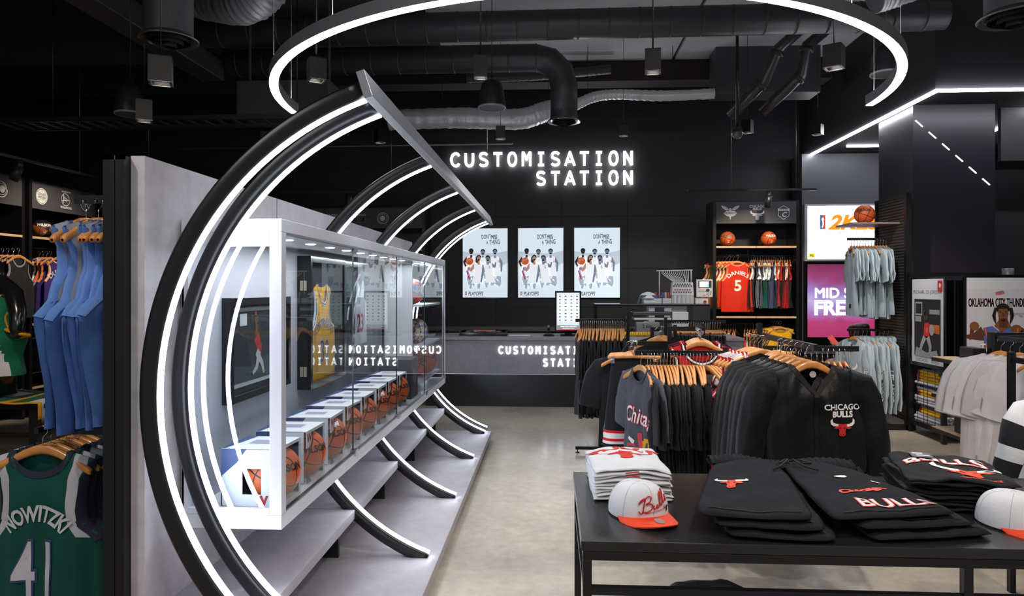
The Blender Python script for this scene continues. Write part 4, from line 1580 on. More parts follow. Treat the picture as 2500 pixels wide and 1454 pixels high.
def logo(kind, x, y):
    B = dict(bold=.0015)
    if kind == 'hornet':
        it = []
        for g in (-1, 1):
            it.append((0, [(x + g * .03, y + .045), (x + g * .07, y + .04), (x + g * .12, y + .07), (x + g * .145, y + .115), (x + g * .08, y + .10), (x + g * .035, y + .07)]))
            it.append((1, limb([(x + g * .045, y + .06), (x + g * .12, y + .098)], .003, .002)))
        it += [(0, [(x - .105, y - .01), (x - .06, y + .03), (x + .06, y + .03), (x + .105, y - .01), (x + .06, y - .05), (x + .015, y - .06), (x, y - .115), (x - .015, y - .06), (x - .06, y - .05)]),
               (0, ell(x, y + .05, .025, .025, 10)), (1, 'text', 'HORNETS', x, y - .02, .045, dict(bold=.001, sx=.85)), (1, ell(x - .01, y + .055, .004, .004, 6)), (1, ell(x + .01, y + .055, .004, .004, 6))]
        return it
    if kind == 'bulls':
        return [(0, 'text', 'CHICAGO', x, y + .082, .052, dict(bold=.003)), (0, 'text', 'BULLS', x, y + .042, .050, dict(bold=.003))] + bull(x, y - .03, .14, 0, 0, 1)
    if kind == 'cavs':
        return [(0, [(x - .09, y + .06), (x - .045, y + .085), (x, y + .11), (x + .045, y + .085), (x + .09, y + .06), (x + .085, y - .05), (x, y - .115), (x - .085, y - .05)]),
                (1, [(x - .082, y + .055), (x - .043, y + .077), (x, y + .1), (x + .043, y + .077), (x + .082, y + .055), (x + .078, y - .046), (x, y - .105), (x - .078, y - .046)]),
                (0, [(x - .084, y + .022), (x + .084, y + .022), (x + .084, y + .056), (x - .084, y + .056)]), (1, 'text', 'CAVALIERS', x, y + .028, .032, dict(bold=.0008, sx=.9)), (0, 'text', 'C', x, y - .065, .1, dict(bold=.003, shear=.3))]
    if kind == 'pistons':
        it = [(0, ell(x, y, .105, .105, 28)), (1, ell(x, y, .096, .096, 28)), (0, ell(x, y, .09, .09, 28)), (1, limb([(x, y - .09), (x, y + .09)], .002, .002))]
        it += [(1, limb([(x - .07, y + .05), (x, y + .035), (x + .07, y + .05)], .002, .002)), (1, limb([(x - .07, y - .05), (x, y - .035), (x + .07, y - .05)], .002, .002))]
        it += [(0, [(x - .085, y - .035), (x + .085, y - .035), (x + .085, y + .04), (x - .085, y + .04)]), (1, 'text', 'DETROIT', x, y + .006, .038, dict(bold=.001, sx=.9)), (1, 'text', 'PISTONS', x, y - .029, .038, dict(bold=.001, sx=.9))]
        return it
    if kind == 'warriors':
        it = ring(x, y + .01, .085, .008, 0) + [(0, [(x - .07, y - .02), (x + .075, y + .0), (x + .07, y + .012), (x - .075, y - .005)]), (0, limb([(x - .05, y + .06), (x - .03, y - .0), (x + .02, y - .02)], .003, .003)), (0, [(x - .052, y - .04), (x - .04, y - .04), (x - .04, y + .075), (x - .052, y + .075)])]
        for k in range(6):
            it.append((0, limb([(x - .038, y + .066 - .004 * k), (x - .02 + .018 * k, y - .005)], .0015, .0015)))
        it.append((0, 'text', 'WARRIORS', x, y - .115, .045, dict(bold=.002)))
        it.append((0, 'text', 'GOLDEN STATE', x, y + .105, .025, dict(bold=.0005)))
        return it
    if kind == 'rockets':
        return ring(x, y, .098, .008, 0) + ring(x, y, .075, .004, 0) + [(0, 'text', 'R', x, y - .05, .15, dict(bold=.002)), (0, 'text', 'HOUSTON', x, y - .01, .04, dict(bold=.0005, sx=1.2))]
    if kind == 'clippers':
        return [(0, 'text', 'CLIPPERS', x + .05, y - .03, .075, dict(bold=.003, sx=.85)), (0, [(x - .1, y + .04), (x + .2, y + .04), (x + .2, y + .046), (x - .1, y + .046)]), (0, [(x - .1, y - .05), (x + .2, y - .05), (x + .2, y - .044), (x - .1, y - .044)])]
    if kind == 'magic':
        return [(0, 'text', 'MAGIC', x, y - .06, .11, dict(bold=.003)), (0, 'text', 'ORLANDO', x, y + .045, .05, dict(bold=.001))]
    if kind == 'thunder':
        return [(0, 'text', 'THUNDER', x, y + .03, .06, dict(bold=.002)), (0, [(x - .08, y - .07), (x + .08, y - .05), (x + .05, y + .01), (x - .06, y + .01)])]
    if kind == 'pacers':
        return ring(x, y, .098, .012, 0) + [(0, ell(x, y, .06, .06, 20)), (1, 'text', 'P', x, y - .035, .1, dict(bold=.003))]
    return ring(x, y, .1, .01, 0) + ring(x, y, .07, .006, 0) + [(0, ell(x, y, .045, .045, 18))]


def cabinet(label, loc, rz, logos, w_=1.345, shelves=(2.30, 1.19, .38), depth=.5, rails=((.04, 1.3, 2.17), (.04, 1.3, 1.07))):
    t = thing('wall_cabinet', label, 'shelving', loc, rz)
    K = dict(parent=t, world=False)
    mkobj('back_panel', MB().box(0, w_, depth - .02, depth, 0, 3.02), BLACKP, **K)
    for x in (0, w_ - .05):
        mkobj('side_panel', MB().box(x, x + .05, 0, depth, 0, 3.02), BLACKM, **K)
    mkobj('top_panel', MB().box(.05, w_ - .05, 0, depth, 3.0, 3.02), BLACKM, **K)
    h = mkobj('header_panel', MB().box(.05, w_ - .05, .0, .03, 2.66, 3.0), mat('#4a494e', .45), **K)
    for kd, x in logos:
        flat_art('emblem_print', h, logo(kd, x, 2.83), lambda a, b, d: (a, -.001 - d, b), [(LOGO, .0), ('#4a494e', 0)])
    for z in shelves:
        s_ = mkobj('shelf_board', MB().box(.05, w_ / 2 - .003, .0, depth - .02, z - .025, z).box(w_ / 2 + .003, w_ - .05, .0, depth - .02, z - .025, z), BLACKP, **K)
        mkobj('wooden_lip', MB().box(.05, w_ / 2 - .003, -.008, .0, z - .027, z + .002).box(w_ / 2 + .003, w_ - .05, -.008, .0, z - .027, z + .002), OAK, s_, world=False)
    for x0, x1, z in rails:
        mkobj('hanging_rail', MB().tube([(x0, .2, z), (x1, .2, z)], .012, 10), BLACKM, **K)
    return t


CR = cabinet('black wall cabinet with three team emblems, right of the embroidery machine', (2.56, 11.4, 0), 0, [('hornet', .27), ('bulls', .69), ('cavs', 1.10)])
CLm = [cabinet('black wall cabinet under the round emblem at the left picture edge', (-6.6, 7.2, 0), R(90), [('ring', .4), ('ring', .95)]),
       cabinet('black wall cabinet with the DETROIT PISTONS and WARRIORS emblems', (-6.6, 8.62, 0), R(90), [('pistons', .22), ('warriors', .66), ('rockets', 1.07)]),
       cabinet('black wall cabinet with the CLIPPERS emblem behind the blue jerseys', (-6.6, 10.02, 0), R(90), [('pacers', .27), ('clippers', .72)])]
for i, (x, lg) in enumerate([(-4.9, [('thunder', 1.1)]), (-3.5, [('magic', .2), ('ring', .62), ('pacers', 1.05)]), (-6.3, [('ring', .5)])]):
    cabinet(['black back-wall cabinet with the THUNDER emblem, seen over the partition', 'black back-wall cabinet with the MAGIC emblem, seen over the partition', 'black corner cabinet at the far left of the back wall'][i], (x, 12.0, 0), 0, lg, shelves=(2.3, 1.19))

# balls on the cabinet shelves
b1 = make_ball(BALL, 'tmp', 'WILSON', '#3a6a50', st2='#e8e4e0')
inst(b1, (2.56 + .255, 11.52, 2.302 + .12), R(-4), 'orange basketball above the red DANIELS jersey', 'basketballs in the emblem cabinet')
b1 = make_ball(BALL, 'tmp', 'WILSON', '#e9dcd8', st2='#e8e4e0')
inst(b1, (2.56 + .90, 11.52, 2.302 + .12), R(10), 'orange basketball above the packed rail of mixed jerseys', 'basketballs in the emblem cabinet')
b1 = make_ball(BALLB, 'tmp', 'WILSON', '#e8e8e8', st2='#e8e4e0')
inst(b1, (-6.72, 9.0, 2.302 + .12), R(54), 'brown and black basketball below the DETROIT PISTONS emblem', 'basketballs on the left wall shelf')
b1 = make_ball(BALLR, 'tmp', 'WILSON', '#f0e8e8', st2='#e8e4e0')
inst(b1, (-6.72, 9.46, 2.302 + .12), R(50), 'red and black basketball below the WARRIORS emblem', 'basketballs on the left wall shelf')
b1 = make_ball(BALL, 'tmp', 'WILSON', '#1a1210')
inst(b1, (3.85, 8.95, 2.425 + .121), R(-30), 'orange basketball on the high shelf of the slatted panel', None)

# ---------------------------------------------------------------- shared hangers for the distance
HW = make_hanger('wooden_hanger', WOOD, 'tmp')


def jers(name, col, trim, seed, **k):
    d = dict(nu=12, nv=10, L=.74, T=.016, fa=.012)
    d.update(k)
    return make_top(name, 'tmp', 'jersey', fab(col), 'tank', trim=fab(trim), seed=seed, **d)


def jtext(name, num, col, arch=.2, ns=.07, nz=-.17, ds=.2, dz=-.40, bold=.004, edge=None, nsx=1, dsx=1):
    def f(root, c):
        if edge:
            mb = MB()
            if name:
                c.text(mb, name, ns, 0, nz, arch=arch, off=.0035, bold=bold + .004, sx=nsx)
            c.text(mb, num, ds, 0, dz, off=.0035, bold=bold + .007, sx=dsx)
            mkobj('lettering_edge', shift(mb), mat(edge, .7), root, world=False)
        mb = MB()
        if name:
            c.text(mb, name, ns, 0, nz, arch=arch, off=.0055, bold=bold, sx=nsx)
        c.text(mb, num, ds, 0, dz, off=.0055, bold=bold + .001, sx=dsx)
        mkobj('lettering', shift(mb), mat(col, .7), root, world=False)
    return f


# right cabinet, upper rail -------------------------------------------------
zr = 2.17 + .0
dan = make_top('jersey', 'tmp', 'jersey', fab('#d8301a', .7), 'tank', trim=fab('#e8b878'), trim2=fab('#d8301a'), seed=11, nu=22, nv=20, L=.80, T=.03, fa=.006, ws=.2, nw=.1, nd=.05,
               deco=jtext('DANIELS', '5', '#ece6e0', ns=.085, nz=-.2, ds=.24, dz=-.46, edge='#c09a48'))
yy = 11.4 + .17
inst(dan, (2.95, 11.44, 2.15), R(3), 'red DANIELS number 5 jersey facing out of the cabinet', 'face-out jerseys in the emblem cabinet')
inst(HW, (2.95, 11.44, 2.15), R(3), 'wooden hanger carrying the red DANIELS jersey', 'hangers of the face-out jerseys')
behind = [('#d8301a', '#e8d0a0'), ('#b88c34', '#e8e0d0'), ('#d02818', '#e8e0d0'), ('#c8a060', '#f0e8e0'), ('#2a2a38', '#c8b060'), ('#d8301a', '#e8d0a0')]
for i, (a, b) in enumerate(behind):
    j = jers('jersey', a, b, 20 + i)
    p = (2.9 - i * .045, 11.49 + i * .05, 2.15)
    inst(j, p, R(8 + i * 2), ['red', 'gold', 'scarlet', 'tan', 'dark blue', 'red and cream'][i] + ' jersey tucked behind the red DANIELS jersey, ' + ORD[i] + ' from the front', 'jerseys behind the DANIELS jersey')
    inst(HW, p, R(8 + i * 2), 'wooden hanger behind the DANIELS jersey, ' + ORD[i] + ' from the front', 'hangers of the face-out jerseys')
mkobj('faceout_arm', MB().bar((.36, .0, 2.16), (.3, .48, 2.16), .014, .02), BLACKM, CR, world=False)
cols = [('#26242c', '#d8401c'), ('#d8401c', '#e8e4e0'), ('#2c2c34', '#9ea3b0'), ('#9aa0ac', '#2a2c34'), ('#1b1c22', '#e8e8e8'), ('#6e7686', '#e0e4e8'), ('#7a8294', '#30343e'), ('#1f7a68', '#e8ece8'),
        ('#1d6f60', '#dfe6e2'), ('#17705e', '#e8ece8'), ('#30384e', '#e4e6ea'), ('#596890', '#e4e6ea'), ('#62719a', '#2b3048'), ('#33405e', '#dfe2e8'), ('#1c2338', '#d84a20'), ('#b8342a', '#e8e4e0'),
        ('#c8201c', '#f0e8e4'), ('#1d1c22', '#c8201c'), ('#c8201c', '#1d1c22'), ('#7c1a20', '#e8c8a0'), ('#b81e1e', '#e8e4e0'), ('#22222a', '#b81e1e')]
cn = ['black', 'orange', 'charcoal', 'silver', 'black and white', 'grey', 'steel grey', 'teal', 'dark teal', 'green', 'slate', 'blue grey', 'pale blue', 'blue', 'navy', 'rust', 'red', 'black and red', 'red and black', 'maroon', 'scarlet', 'dark']
for i, (a, b) in enumerate(cols):
    j = jers('jersey', a, b, 40 + i, T=.013, fa=.02)
    p = (3.22 + i * .0285, 11.6 + rnd.uniform(-.01, .01), 2.17)
    a_ = R(68 + rnd.uniform(-7, 7))
    inst(j, p, a_, cn[i] + ' jersey edge-on, ' + ORD[i] + ' from the left on the upper rail', 'jerseys packed on the upper cabinet rail')
    inst(HW, p, a_, 'wooden hanger, ' + ORD[i] + ' from the left on the upper cabinet rail', 'hangers on the upper cabinet rail')
# lower rail
cols = [('#2b2d44', '#d8b050'), ('#a81e22', '#e8e0e0'), ('#1b1b20', '#e8e8ea'), ('#c0221e', '#1b1b20'), ('#17171c', '#c0221e'), ('#1e1e24', '#e8e8e8'), ('#d02a1c', '#ece4e0'), ('#b81a1a', '#ece4e0'), ('#d4301e', '#202028')]
for i, (a, b) in enumerate(cols):
    j = jers('jersey', a, b, 70 + i, T=.013, fa=.02)
    p = (2.66 + i * .038, 11.6, 1.06)
    a_ = R(68 + rnd.uniform(-7, 7))
    inst(j, p, a_, ['navy and gold', 'crimson', 'black and white', 'red and black', 'black and red', 'dark', 'bright red', 'deep red', 'orange red'][i] + ' jersey edge-on, ' + ORD[i] + ' from the left on the lower rail', 'jerseys at the left of the lower cabinet rail')
    inst(HW, p, a_, 'wooden hanger, ' + ORD[i] + ' from the left on the lower cabinet rail', 'hangers on the lower cabinet rail')
cols = [('#27305a', '#d84a20'), ('#2a3560', '#e8e4e0'), ('#c8861c', '#30323c'), ('#e0a81c', '#2c2c34'), ('#e3ad1e', '#2c2c34'), ('#dca41a', '#2c2c34'), ('#e5b020', '#2c2c34')]
for i, (a, b) in enumerate(cols):
    j = jers('jersey', a, b, 80 + i, T=.014, fa=.02)
    p = (3.11 + i * .042, 11.58, 1.06)
    a_ = R(64 + rnd.uniform(-6, 6))
    inst(j, p, a_, ['navy and orange', 'navy and white', 'amber', 'yellow', 'golden', 'bright yellow', 'warm yellow'][i] + ' jersey, ' + ORD[i] + ' in the group left of the facing yellow jersey', 'jerseys in the middle of the lower cabinet rail')
    inst(HW, p, a_, 'wooden hanger, ' + ORD[i] + ' left of the facing yellow jersey', 'hangers on the lower cabinet rail')


def pacers(root, c):
    mb = MB()
    mb.add([c.pt(x, z, -1, .004) for x, z in [(-.04, -.16), (.035, -.16), (.035, -.28), (-.04, -.28)]], [(0, 3, 2, 1)])
    mkobj('patch', shift(mb), mat('#17171c', .6), root, world=False)
    mb = MB()
    c.text(mb, '8', .07, -.002, -.245, off=.006, bold=.003)
    c.text(mb, 'Pacers', .13, 0, -.40, off=.005, bold=.002, shear=.3)
    mkobj('lettering', shift(mb), mat('#e6e2dc', .6), root, world=False)


for i in range(4):
    j = make_top('jersey', 'tmp', 'jersey', fab('#e3aa1c', .7), 'tank', trim=fab('#20242e'), trim2=fab('#e8c040'), seed=90 + i, nu=18, nv=14, L=.8, T=.025, fa=.007, ws=.215, nw=.11, nd=.06, deco=pacers if i == 0 else None)
    p = (3.62 - i * .02, 11.44 + i * .06, 1.11)
    inst(j, p, R(2), 'yellow jersey facing out of the lower cabinet rail, ' + ('frontmost with a black patch' if i == 0 else ORD[i] + ' from the front'), 'face-out yellow jerseys')
    inst(HW, p, R(2), 'wooden hanger of the face-out yellow jerseys, ' + ORD[i] + ' from the front', 'hangers of the face-out yellow jerseys')

# left wall cabinet: purple jersey facing, others beside it ---------------
ang = R(90)
pur = make_top('jersey', 'tmp', 'jersey', fab('#40307a', .7), 'tank', trim=fab('#d89a68'), trim2=fab('#e8e0e0'), seed=101, nu=18, nv=16, L=.78, T=.03, fa=.008, nd=.05,
               deco=jtext('DURANT', '35', '#e8e4ea', ns=.085, nz=-.2, ds=.24, dz=-.46, edge='#d8602a'))
inst(pur, (-6.55, 9.06, 2.13), ang, 'purple DURANT number 35 jersey facing out on the left wall', 'face-out jerseys on the left wall')
inst(HW, (-6.55, 9.06, 2.13), ang, 'wooden hanger carrying the purple DURANT jersey', 'hangers on the left wall')
for i in range(4):
    p = (-6.62 - i * .06, 9.03 + i * .01, 2.13)
    j = jers('jersey', ['#3a2a70', '#a8a4b8', '#352866', '#44347e'][i], ['#d87a3a', '#d8602a', '#e0d8e0', '#d87a3a'][i], 110 + i)
    inst(j, p, ang, ['deep purple', 'pale grey', 'dark purple', 'violet'][i] + ' jersey behind the DURANT jersey', 'jerseys behind the DURANT jersey')
    inst(HW, p, ang, 'wooden hanger behind the DURANT jersey, ' + ORD[i] + ' from the front', 'hangers on the left wall')


def suns(root, c):
    mb = MB()
    c.text(mb, 'SUNS', .15, 0, -.32, off=.004, bold=.006)
    mkobj('lettering', shift(mb), mat('#e2713a', .6), root, world=False)


for i in range(4):
    j = make_top('jersey', 'tmp', 'jersey', fab('#36286a', .7), 'tank', trim=fab('#d87a3a'), seed=120 + i, nu=14, nv=12, L=.78, T=.02, fa=.012, deco=suns if i == 0 else None)
    p = (-6.56 - i * .05, 9.55 + i * .01, 2.13)
    inst(j, p, ang, 'purple and orange jersey right of the DURANT jersey, ' + ORD[i] + ' from the front', 'purple and orange jerseys')
    inst(HW, p, ang, 'wooden hanger right of the DURANT jersey, ' + ORD[i] + ' from the front', 'hangers on the left wall')
for i in range(4):
    j = jers('jersey', ['#26262a', '#19191c', '#2c2c30', '#1c1c20'][i], '#8a8a90', 130 + i)
    p = (-6.54 - i * .06, 8.36 - i * .01, 2.13)
    inst(j, p, ang, 'black and grey patterned jersey at the left picture edge, ' + ORD[i] + ' from the front', 'black patterned jerseys')
    inst(HW, p, ang, 'wooden hanger at the left picture edge, ' + ORD[i] + ' from the front', 'hangers on the left wall')
for i in range(5):
    j = jers('jersey', '#19191c', '#26262a', 140 + i)
    p = (-6.5 - i * .05, 9.7 - i * .02, 1.05)
    inst(j, p, R(60), 'black garment on the lower left wall rail, ' + ORD[i] + ' from the front', 'black garments on the lower left wall rail')
    inst(HW, p, R(60), 'wooden hanger on the lower left wall rail, ' + ORD[i] + ' from the front', 'hangers on the left wall')
o = thing('boxed_goods', 'black carton with white letters on the low left wall shelf', 'box', (-6.6, 9.2, .55))
mkobj('carton_body', MB().box(-6.9, -6.56, 8.95, 9.35, .56, .86), BLACKP, o)
mb = MB()
put_text(mb, 'BA', .13, lambda a, b: (-6.558, 9.2 + a, .72 + b), 0, bold=.004)
mkobj('carton_lettering', mb, WHITE, o)
for z in (.56, 1.0):
    mkobj('shelf_rail', MB().bar((.05, -.004, z), (1.29, -.004, z), .01, .012), STEEL, CLm[1], world=False)

# ================================================================ overhead: ducts, pipes, pendants
def helix_duct(name, label, pts, r, m=DUCT, cat='duct', band=.35):
    t = thing(name, label, cat, pts[0])
    mkobj('duct_pipe', MB().tube(pts, r, 28), m, t)
    mb = MB()
    for a, b in zip(pts, pts[1:]):
        a, b = Vector(a), Vector(b)
        L = (b - a).length
        k = band
        while k < L:
            d = (b - a).normalized()
            mb.tube([a + d * k, a + d * (k + .02)], r * 1.025, 28)
            k += band
    if mb.v:
        q = mkobj('duct_seam', mb, m, t)
        q['kind'] = 'stuff'
    return t


def diffuser(label, c, r, top):
    t = thing('air_diffuser', label, 'diffuser', c)
    x, y, z = c
    mkobj('outer_flange', MB().lathe([(r * .86, .03), (r * 1.22, .0), (r * 1.25, .012), (r * .9, .06)], c, 36), STEEL if x > -1 and x < 1 else mat('#5b5a5c', .3, metal=.7), t)
    for k, f in enumerate((.9, .62, .34)):
        mkobj('cone_ring', MB().lathe([(r * f, -.005 - .02 * k), (r * f * .86, .05), (r * f * .8, .05), (r * f * .93, -.008 - .02 * k)], c, 32), mat('#47464a', .3, metal=.6), t)
    mkobj('neck', MB().lathe([(r, .03), (r, .12)], c, 32), DUCT, t)
    mkobj('drop_duct', MB().lathe([(r, .12), (r, top - z)], c, 32), DUCT, t)


helix_duct('air_duct', 'big black round duct running across the ceiling nearest the half-ring', [(-4.6, 8.2, 4.66), (4.4, 8.2, 4.7)], .168)
el = [(-4.4, 9.0, 4.56), (-.2, 9.0, 4.56)] + [(-.2 + .36 * math.sin(R(a)), 9.0, 4.20 + .36 * math.cos(R(a))) for a in (30, 60, 90)] + [(.16, 9.0, 3.86)]
helix_duct('air_duct', 'black round duct that bends down to the central round diffuser', el, .172)
diffuser('round metal diffuser at the end of the central bent duct', (.16, 9.0, 3.74), .172, 3.88)
diffuser('round diffuser on a thick drop duct at the upper left', (-2.83, 5.1, 3.47), .17, 5.1)
diffuser('round diffuser at the upper right corner of the picture', (3.0, 4.75, 3.38), .18, 5.1)


def flex(label, pts, r, m, cat='duct', n=90, amp=.05):
    P = [Vector(p) for p in pts]
    out, rad = [], []
    rr = random.Random(len(label))
    for i in range(n + 1):
        t = i / n * (len(P) - 1)
        k = min(int(t), len(P) - 2)
        f = t - k
        p0, p1, p2, p3 = P[max(k - 1, 0)], P[k], P[k + 1], P[min(k + 2, len(P) - 1)]
        out.append(.5 * ((2 * p1) + (p2 - p0) * f + (2 * p0 - 5 * p1 + 4 * p2 - p3) * f * f + (3 * p1 - p0 - 3 * p2 + p3) * f ** 3))
        rad.append(r * (1 + amp * math.sin(i * 1.9) + amp * rr.uniform(-1, 1)))
    t_ = thing('flexible_duct', label, cat, out[0])
    mkobj('duct_hose', MB().tube(out, rad, 20), m, t_)
    for i in (n // 5, n * 4 // 5):
        p = out[i]
        mkobj('hanger_strap', MB().tube([(p.x, p.y, p.z + r * .9), (p.x, p.y, 5.2)], .004, 5), BLACKM, t_)


flex('silver foil-wrapped flexible duct in front of the back wall, left half', [(-2.4, 10.4, 4.13), (-1.4, 10.4, 4.15), (-.5, 10.4, 4.12), (-.1, 10.4, 4.22), (.15, 10.5, 4.3)], .15, FOIL, amp=.03)
flex('silver foil-wrapped flexible duct right of the round diffuser', [(.3, 10.4, 4.28), (.6, 10.4, 4.42), (.95, 10.4, 4.46), (1.6, 10.4, 4.43), (2.35, 10.4, 4.45)], .075, FOIL, amp=.05)
flex('dark ribbed flexible duct curving down at the upper left', [(-2.0, 5.5, 4.6), (-2.2, 5.5, 4.1), (-2.5, 5.6, 3.95), (-3.0, 5.8, 4.1)], .17, mat('#3a393c', .5), amp=.035)
flex('dark ribbed flexible duct at the upper right above the half-ring', [(2.3, 5.2, 3.75), (2.6, 5.2, 3.85), (3.0, 5.3, 4.1), (3.3, 5.4, 4.6)], .14, mat('#3a393c', .5), amp=.035)
flex('dark lagged duct behind the bent duct', [(-1.3, 10.8, 4.85), (-.2, 10.8, 4.87), (.9, 10.8, 4.95)], .07, DUCT, amp=.04)


def pipe(label, pts, r, collars):
    t = thing('steel_pipe', label, 'pipe', pts[0])
    mkobj('pipe_run', MB().tube(pts, r, 16), mat('#4d4d50', .3, metal=.6), t)
    for k in collars:
        a, b = Vector(pts[k]), Vector(pts[k + 1])
        d = (b - a).normalized()
        mkobj('collar', MB().tube([a + d * .02, a + d * .08], r * 1.25, 16), mat('#2f2f31', .4), t)


pipe('thick dark steel pipe dropping in two bends, left of the pair', [(3.35, 9.2, 5.1), (2.98, 9.5, 4.78), (2.82, 9.6, 4.38), (2.45, 9.9, 4.0)], .075, [1, 2])
pipe('thick dark steel pipe with clamp collars, right of the pair', [(3.7, 9.3, 5.1), (3.35, 9.5, 4.82), (3.3, 9.55, 4.45), (2.85, 9.8, 4.02)], .075, [0, 1, 2])
o = mkobj('box_duct', MB().box(2.4, 3.9, 10.5, 10.95, 4.48, 5.2), DUCT, bevel=.01)
tag(o, 'rectangular black duct behind the pair of steel pipes', 'duct')
o = mkobj('box_duct', MB().box(-4.5, -4.2, 2.6, 8.9, 4.3, 4.55).box(-4.5, -4.45, 3, 3.05, 4.55, 5.2).box(-4.5, -4.45, 7.6, 7.65, 4.55, 5.2), DUCT, bevel=.01)
tag(o, 'long rectangular duct running back into the dark upper left', 'duct')
t = thing('cable_tray', 'ribbed black cable tray above the partition on the left', 'cable tray', (-3.6, 7.2, 3.4))
mkobj('tray_side', MB().bar((-6.0, 7.2, 3.42), (-2.5, 7.2, 3.42), .02, .05), BLACKM, t)
mkobj('tray_side', MB().bar((-6.0, 7.6, 3.42), (-2.5, 7.6, 3.42), .02, .05), BLACKM, t)
for i in range(22):
    mkobj('rung', MB().bar((-5.9 + i * .16, 7.2, 3.41), (-5.9 + i * .16, 7.6, 3.41), .03, .015), mat('#38373a', .4), t)
for x, y in ((-5.4, 7.4), (-2.7, 7.4)):
    mkobj('hanger_rod', MB().tube([(x, y, 3.42), (x, y, 5.2)], .006, 6), BLACKM, t)
o = mkobj('box_duct', MB().box(-3.5, -2.45, 7.7, 8.1, 3.55, 3.95).box(-3.45, -3.42, 7.9, 7.93, 3.95, 5.2).box(-2.53, -2.5, 7.9, 7.93, 3.95, 5.2), DUCT, bevel=.01)
tag(o, 'black air unit above the cable tray on the left', 'duct')
o = mkobj('sprinkler_pipe', MB().tube([(-6.0, 11.0, 3.86), (-.6, 11.0, 3.88), (-.6, 11.0, 3.9)], .012, 8).tube([(-1.0, 11.0, 3.8), (-1.0, 11.0, 5.2)], .01, 6), mat('#8a8a8e', .35, metal=.6))
tag(o, 'thin pipe with a drop rod above the wall sign', 'pipe')
for i, (x, y) in enumerate([(-.9, 8.3), (.6, 9.6), (2.2, 9.2), (-1.9, 7.8)]):
    o = mkobj('ceiling_conduit', MB().tube([(x - 1.4, y, 5.12), (x + 1.6, y + .1, 5.13)], .012, 6), mat('#4c4b4e', .5))
    tag(o, ['thin conduit under the ceiling at the top centre', 'thin conduit across the pale ceiling beyond the big duct', 'thin conduit on the ceiling above the pipes', 'thin conduit under the ceiling at the top left of centre'][i], 'conduit')


def pendant(label, x, y, z, s=.12, h=.17, rz=0, lit=1.2, top=5.2):
    t = thing('pendant_spotlight', label, 'light', (x, y, z), rz, 'square black pendant spotlights')
    K = dict(parent=t, world=False)
    mb = MB()
    mb.box(-s / 2, s / 2, -s / 2, -s / 2 + .006, 0, h).box(-s / 2, s / 2, s / 2 - .006, s / 2, 0, h).box(-s / 2, -s / 2 + .006, -s / 2 + .006, s / 2 - .006, 0, h).box(s / 2 - .006, s / 2, -s / 2 + .006, s / 2 - .006, 0, h).box(-s / 2, s / 2, -s / 2, s / 2, h - .006, h)
    mkobj('housing', mb, mat('#161618', .35), **K)
    mb = MB()
    r1 = s / 2 + .001
    mb.box(-r1, r1, -r1, -r1 + .016, -.003, .002).box(-r1, r1, r1 - .016, r1, -.003, .002).box(-r1, -r1 + .016, -r1, r1, -.003, .002).box(r1 - .016, r1, -r1, r1, -.003, .002)
    mkobj('trim_ring', mb, mat('#9b9ca0', .3, metal=.5, emit=.0), **K)
    mkobj('lamp', MB().lathe([(.001, 0), (s * .28, 0), (s * .36, -.02)], (0, 0, .05), 16), glow('#fff6e8', 6 * lit), **K)
    mkobj('suspension', MB().tube([(0, 0, h), (0, 0, top - z)], .006 if lit > 1 else .003, 6), BLACKM, **K)


for a in [('square pendant spotlight in front of the duct, left of centre', -1.85, 5.5, 3.28, .13, .17, 30, 1.2),
          ('square pendant spotlight in front of the bent duct', -.55, 5.5, 3.28, .1, .17, 3, 1.3),
          ('square pendant spotlight under the middle of the half-ring', .78, 5.5, 3.30, .12, .17, -8, 1.3),
          ('square pendant spotlight near the right end of the half-ring', 2.14, 5.5, 3.31, .13, .17, -35, 1.3),
          ('small square pendant spotlight above the end of the wall sign', .93, 9.2, 3.60, .11, .14, -15, .8),
          ('small square pendant spotlight below the foil duct', -.66, 9.2, 3.58, .12, .16, 5, .8),
          ('small square pendant spotlight behind the top beam', -2.24, 9.2, 3.55, .13, .17, 40, .8),
          ('small square pendant spotlight beside the dome camera', 2.5, 9.2, 3.62, .12, .16, -35, .8),
          ('small square pendant spotlight right of the dome camera', 3.45, 9.4, 3.63, .12, .13, -40, .8),
          ('square pendant spotlight at the upper left beside the flexible duct', -2.55, 4.5, 2.98, .14, .17, 25, .8),
          ('square pendant spotlight below the cable tray at the left', -3.55, 6.0, 3.1, .13, .18, 30, .8),
          ('tiny square pendant spotlight over the partition', -3.9, 9.5, 3.63, .12, .15, 10, .8),
          ]:
    pendant(a[0], *a[1:6], rz=R(a[6]), lit=a[7])


def speaker(label, x, y, z, r=.135):
    t = thing('pendant_speaker', label, 'speaker', (x, y, z))
    mkobj('shell', MB().lathe([(r * 1.0, 0), (r * .99, .06), (r * .88, .16), (r * .7, .24), (r * .3, .275), (.001, .28)], (x, y, z), 32), mat('#29292c', .3), t)
    mkobj('rim', MB().lathe([(r * .93, -.002), (r * 1.01, -.004), (r * 1.03, .008), (r, .014)], (x, y, z), 32), mat('#8f9094', .35), t)
    mkobj('grille', MB().lathe([(.001, .004), (r * .93, .0)], (x, y, z), 32), mat('#4b4b4f', .5), t)
    mkobj('suspension', MB().tube([(x, y, z + .27), (x, y, 5.2)], .004, 6).tube([(x - .03, y, z + .3), (x, y, z + .36), (x + .03, y, z + .3)], .003, 5), BLACKM, t)


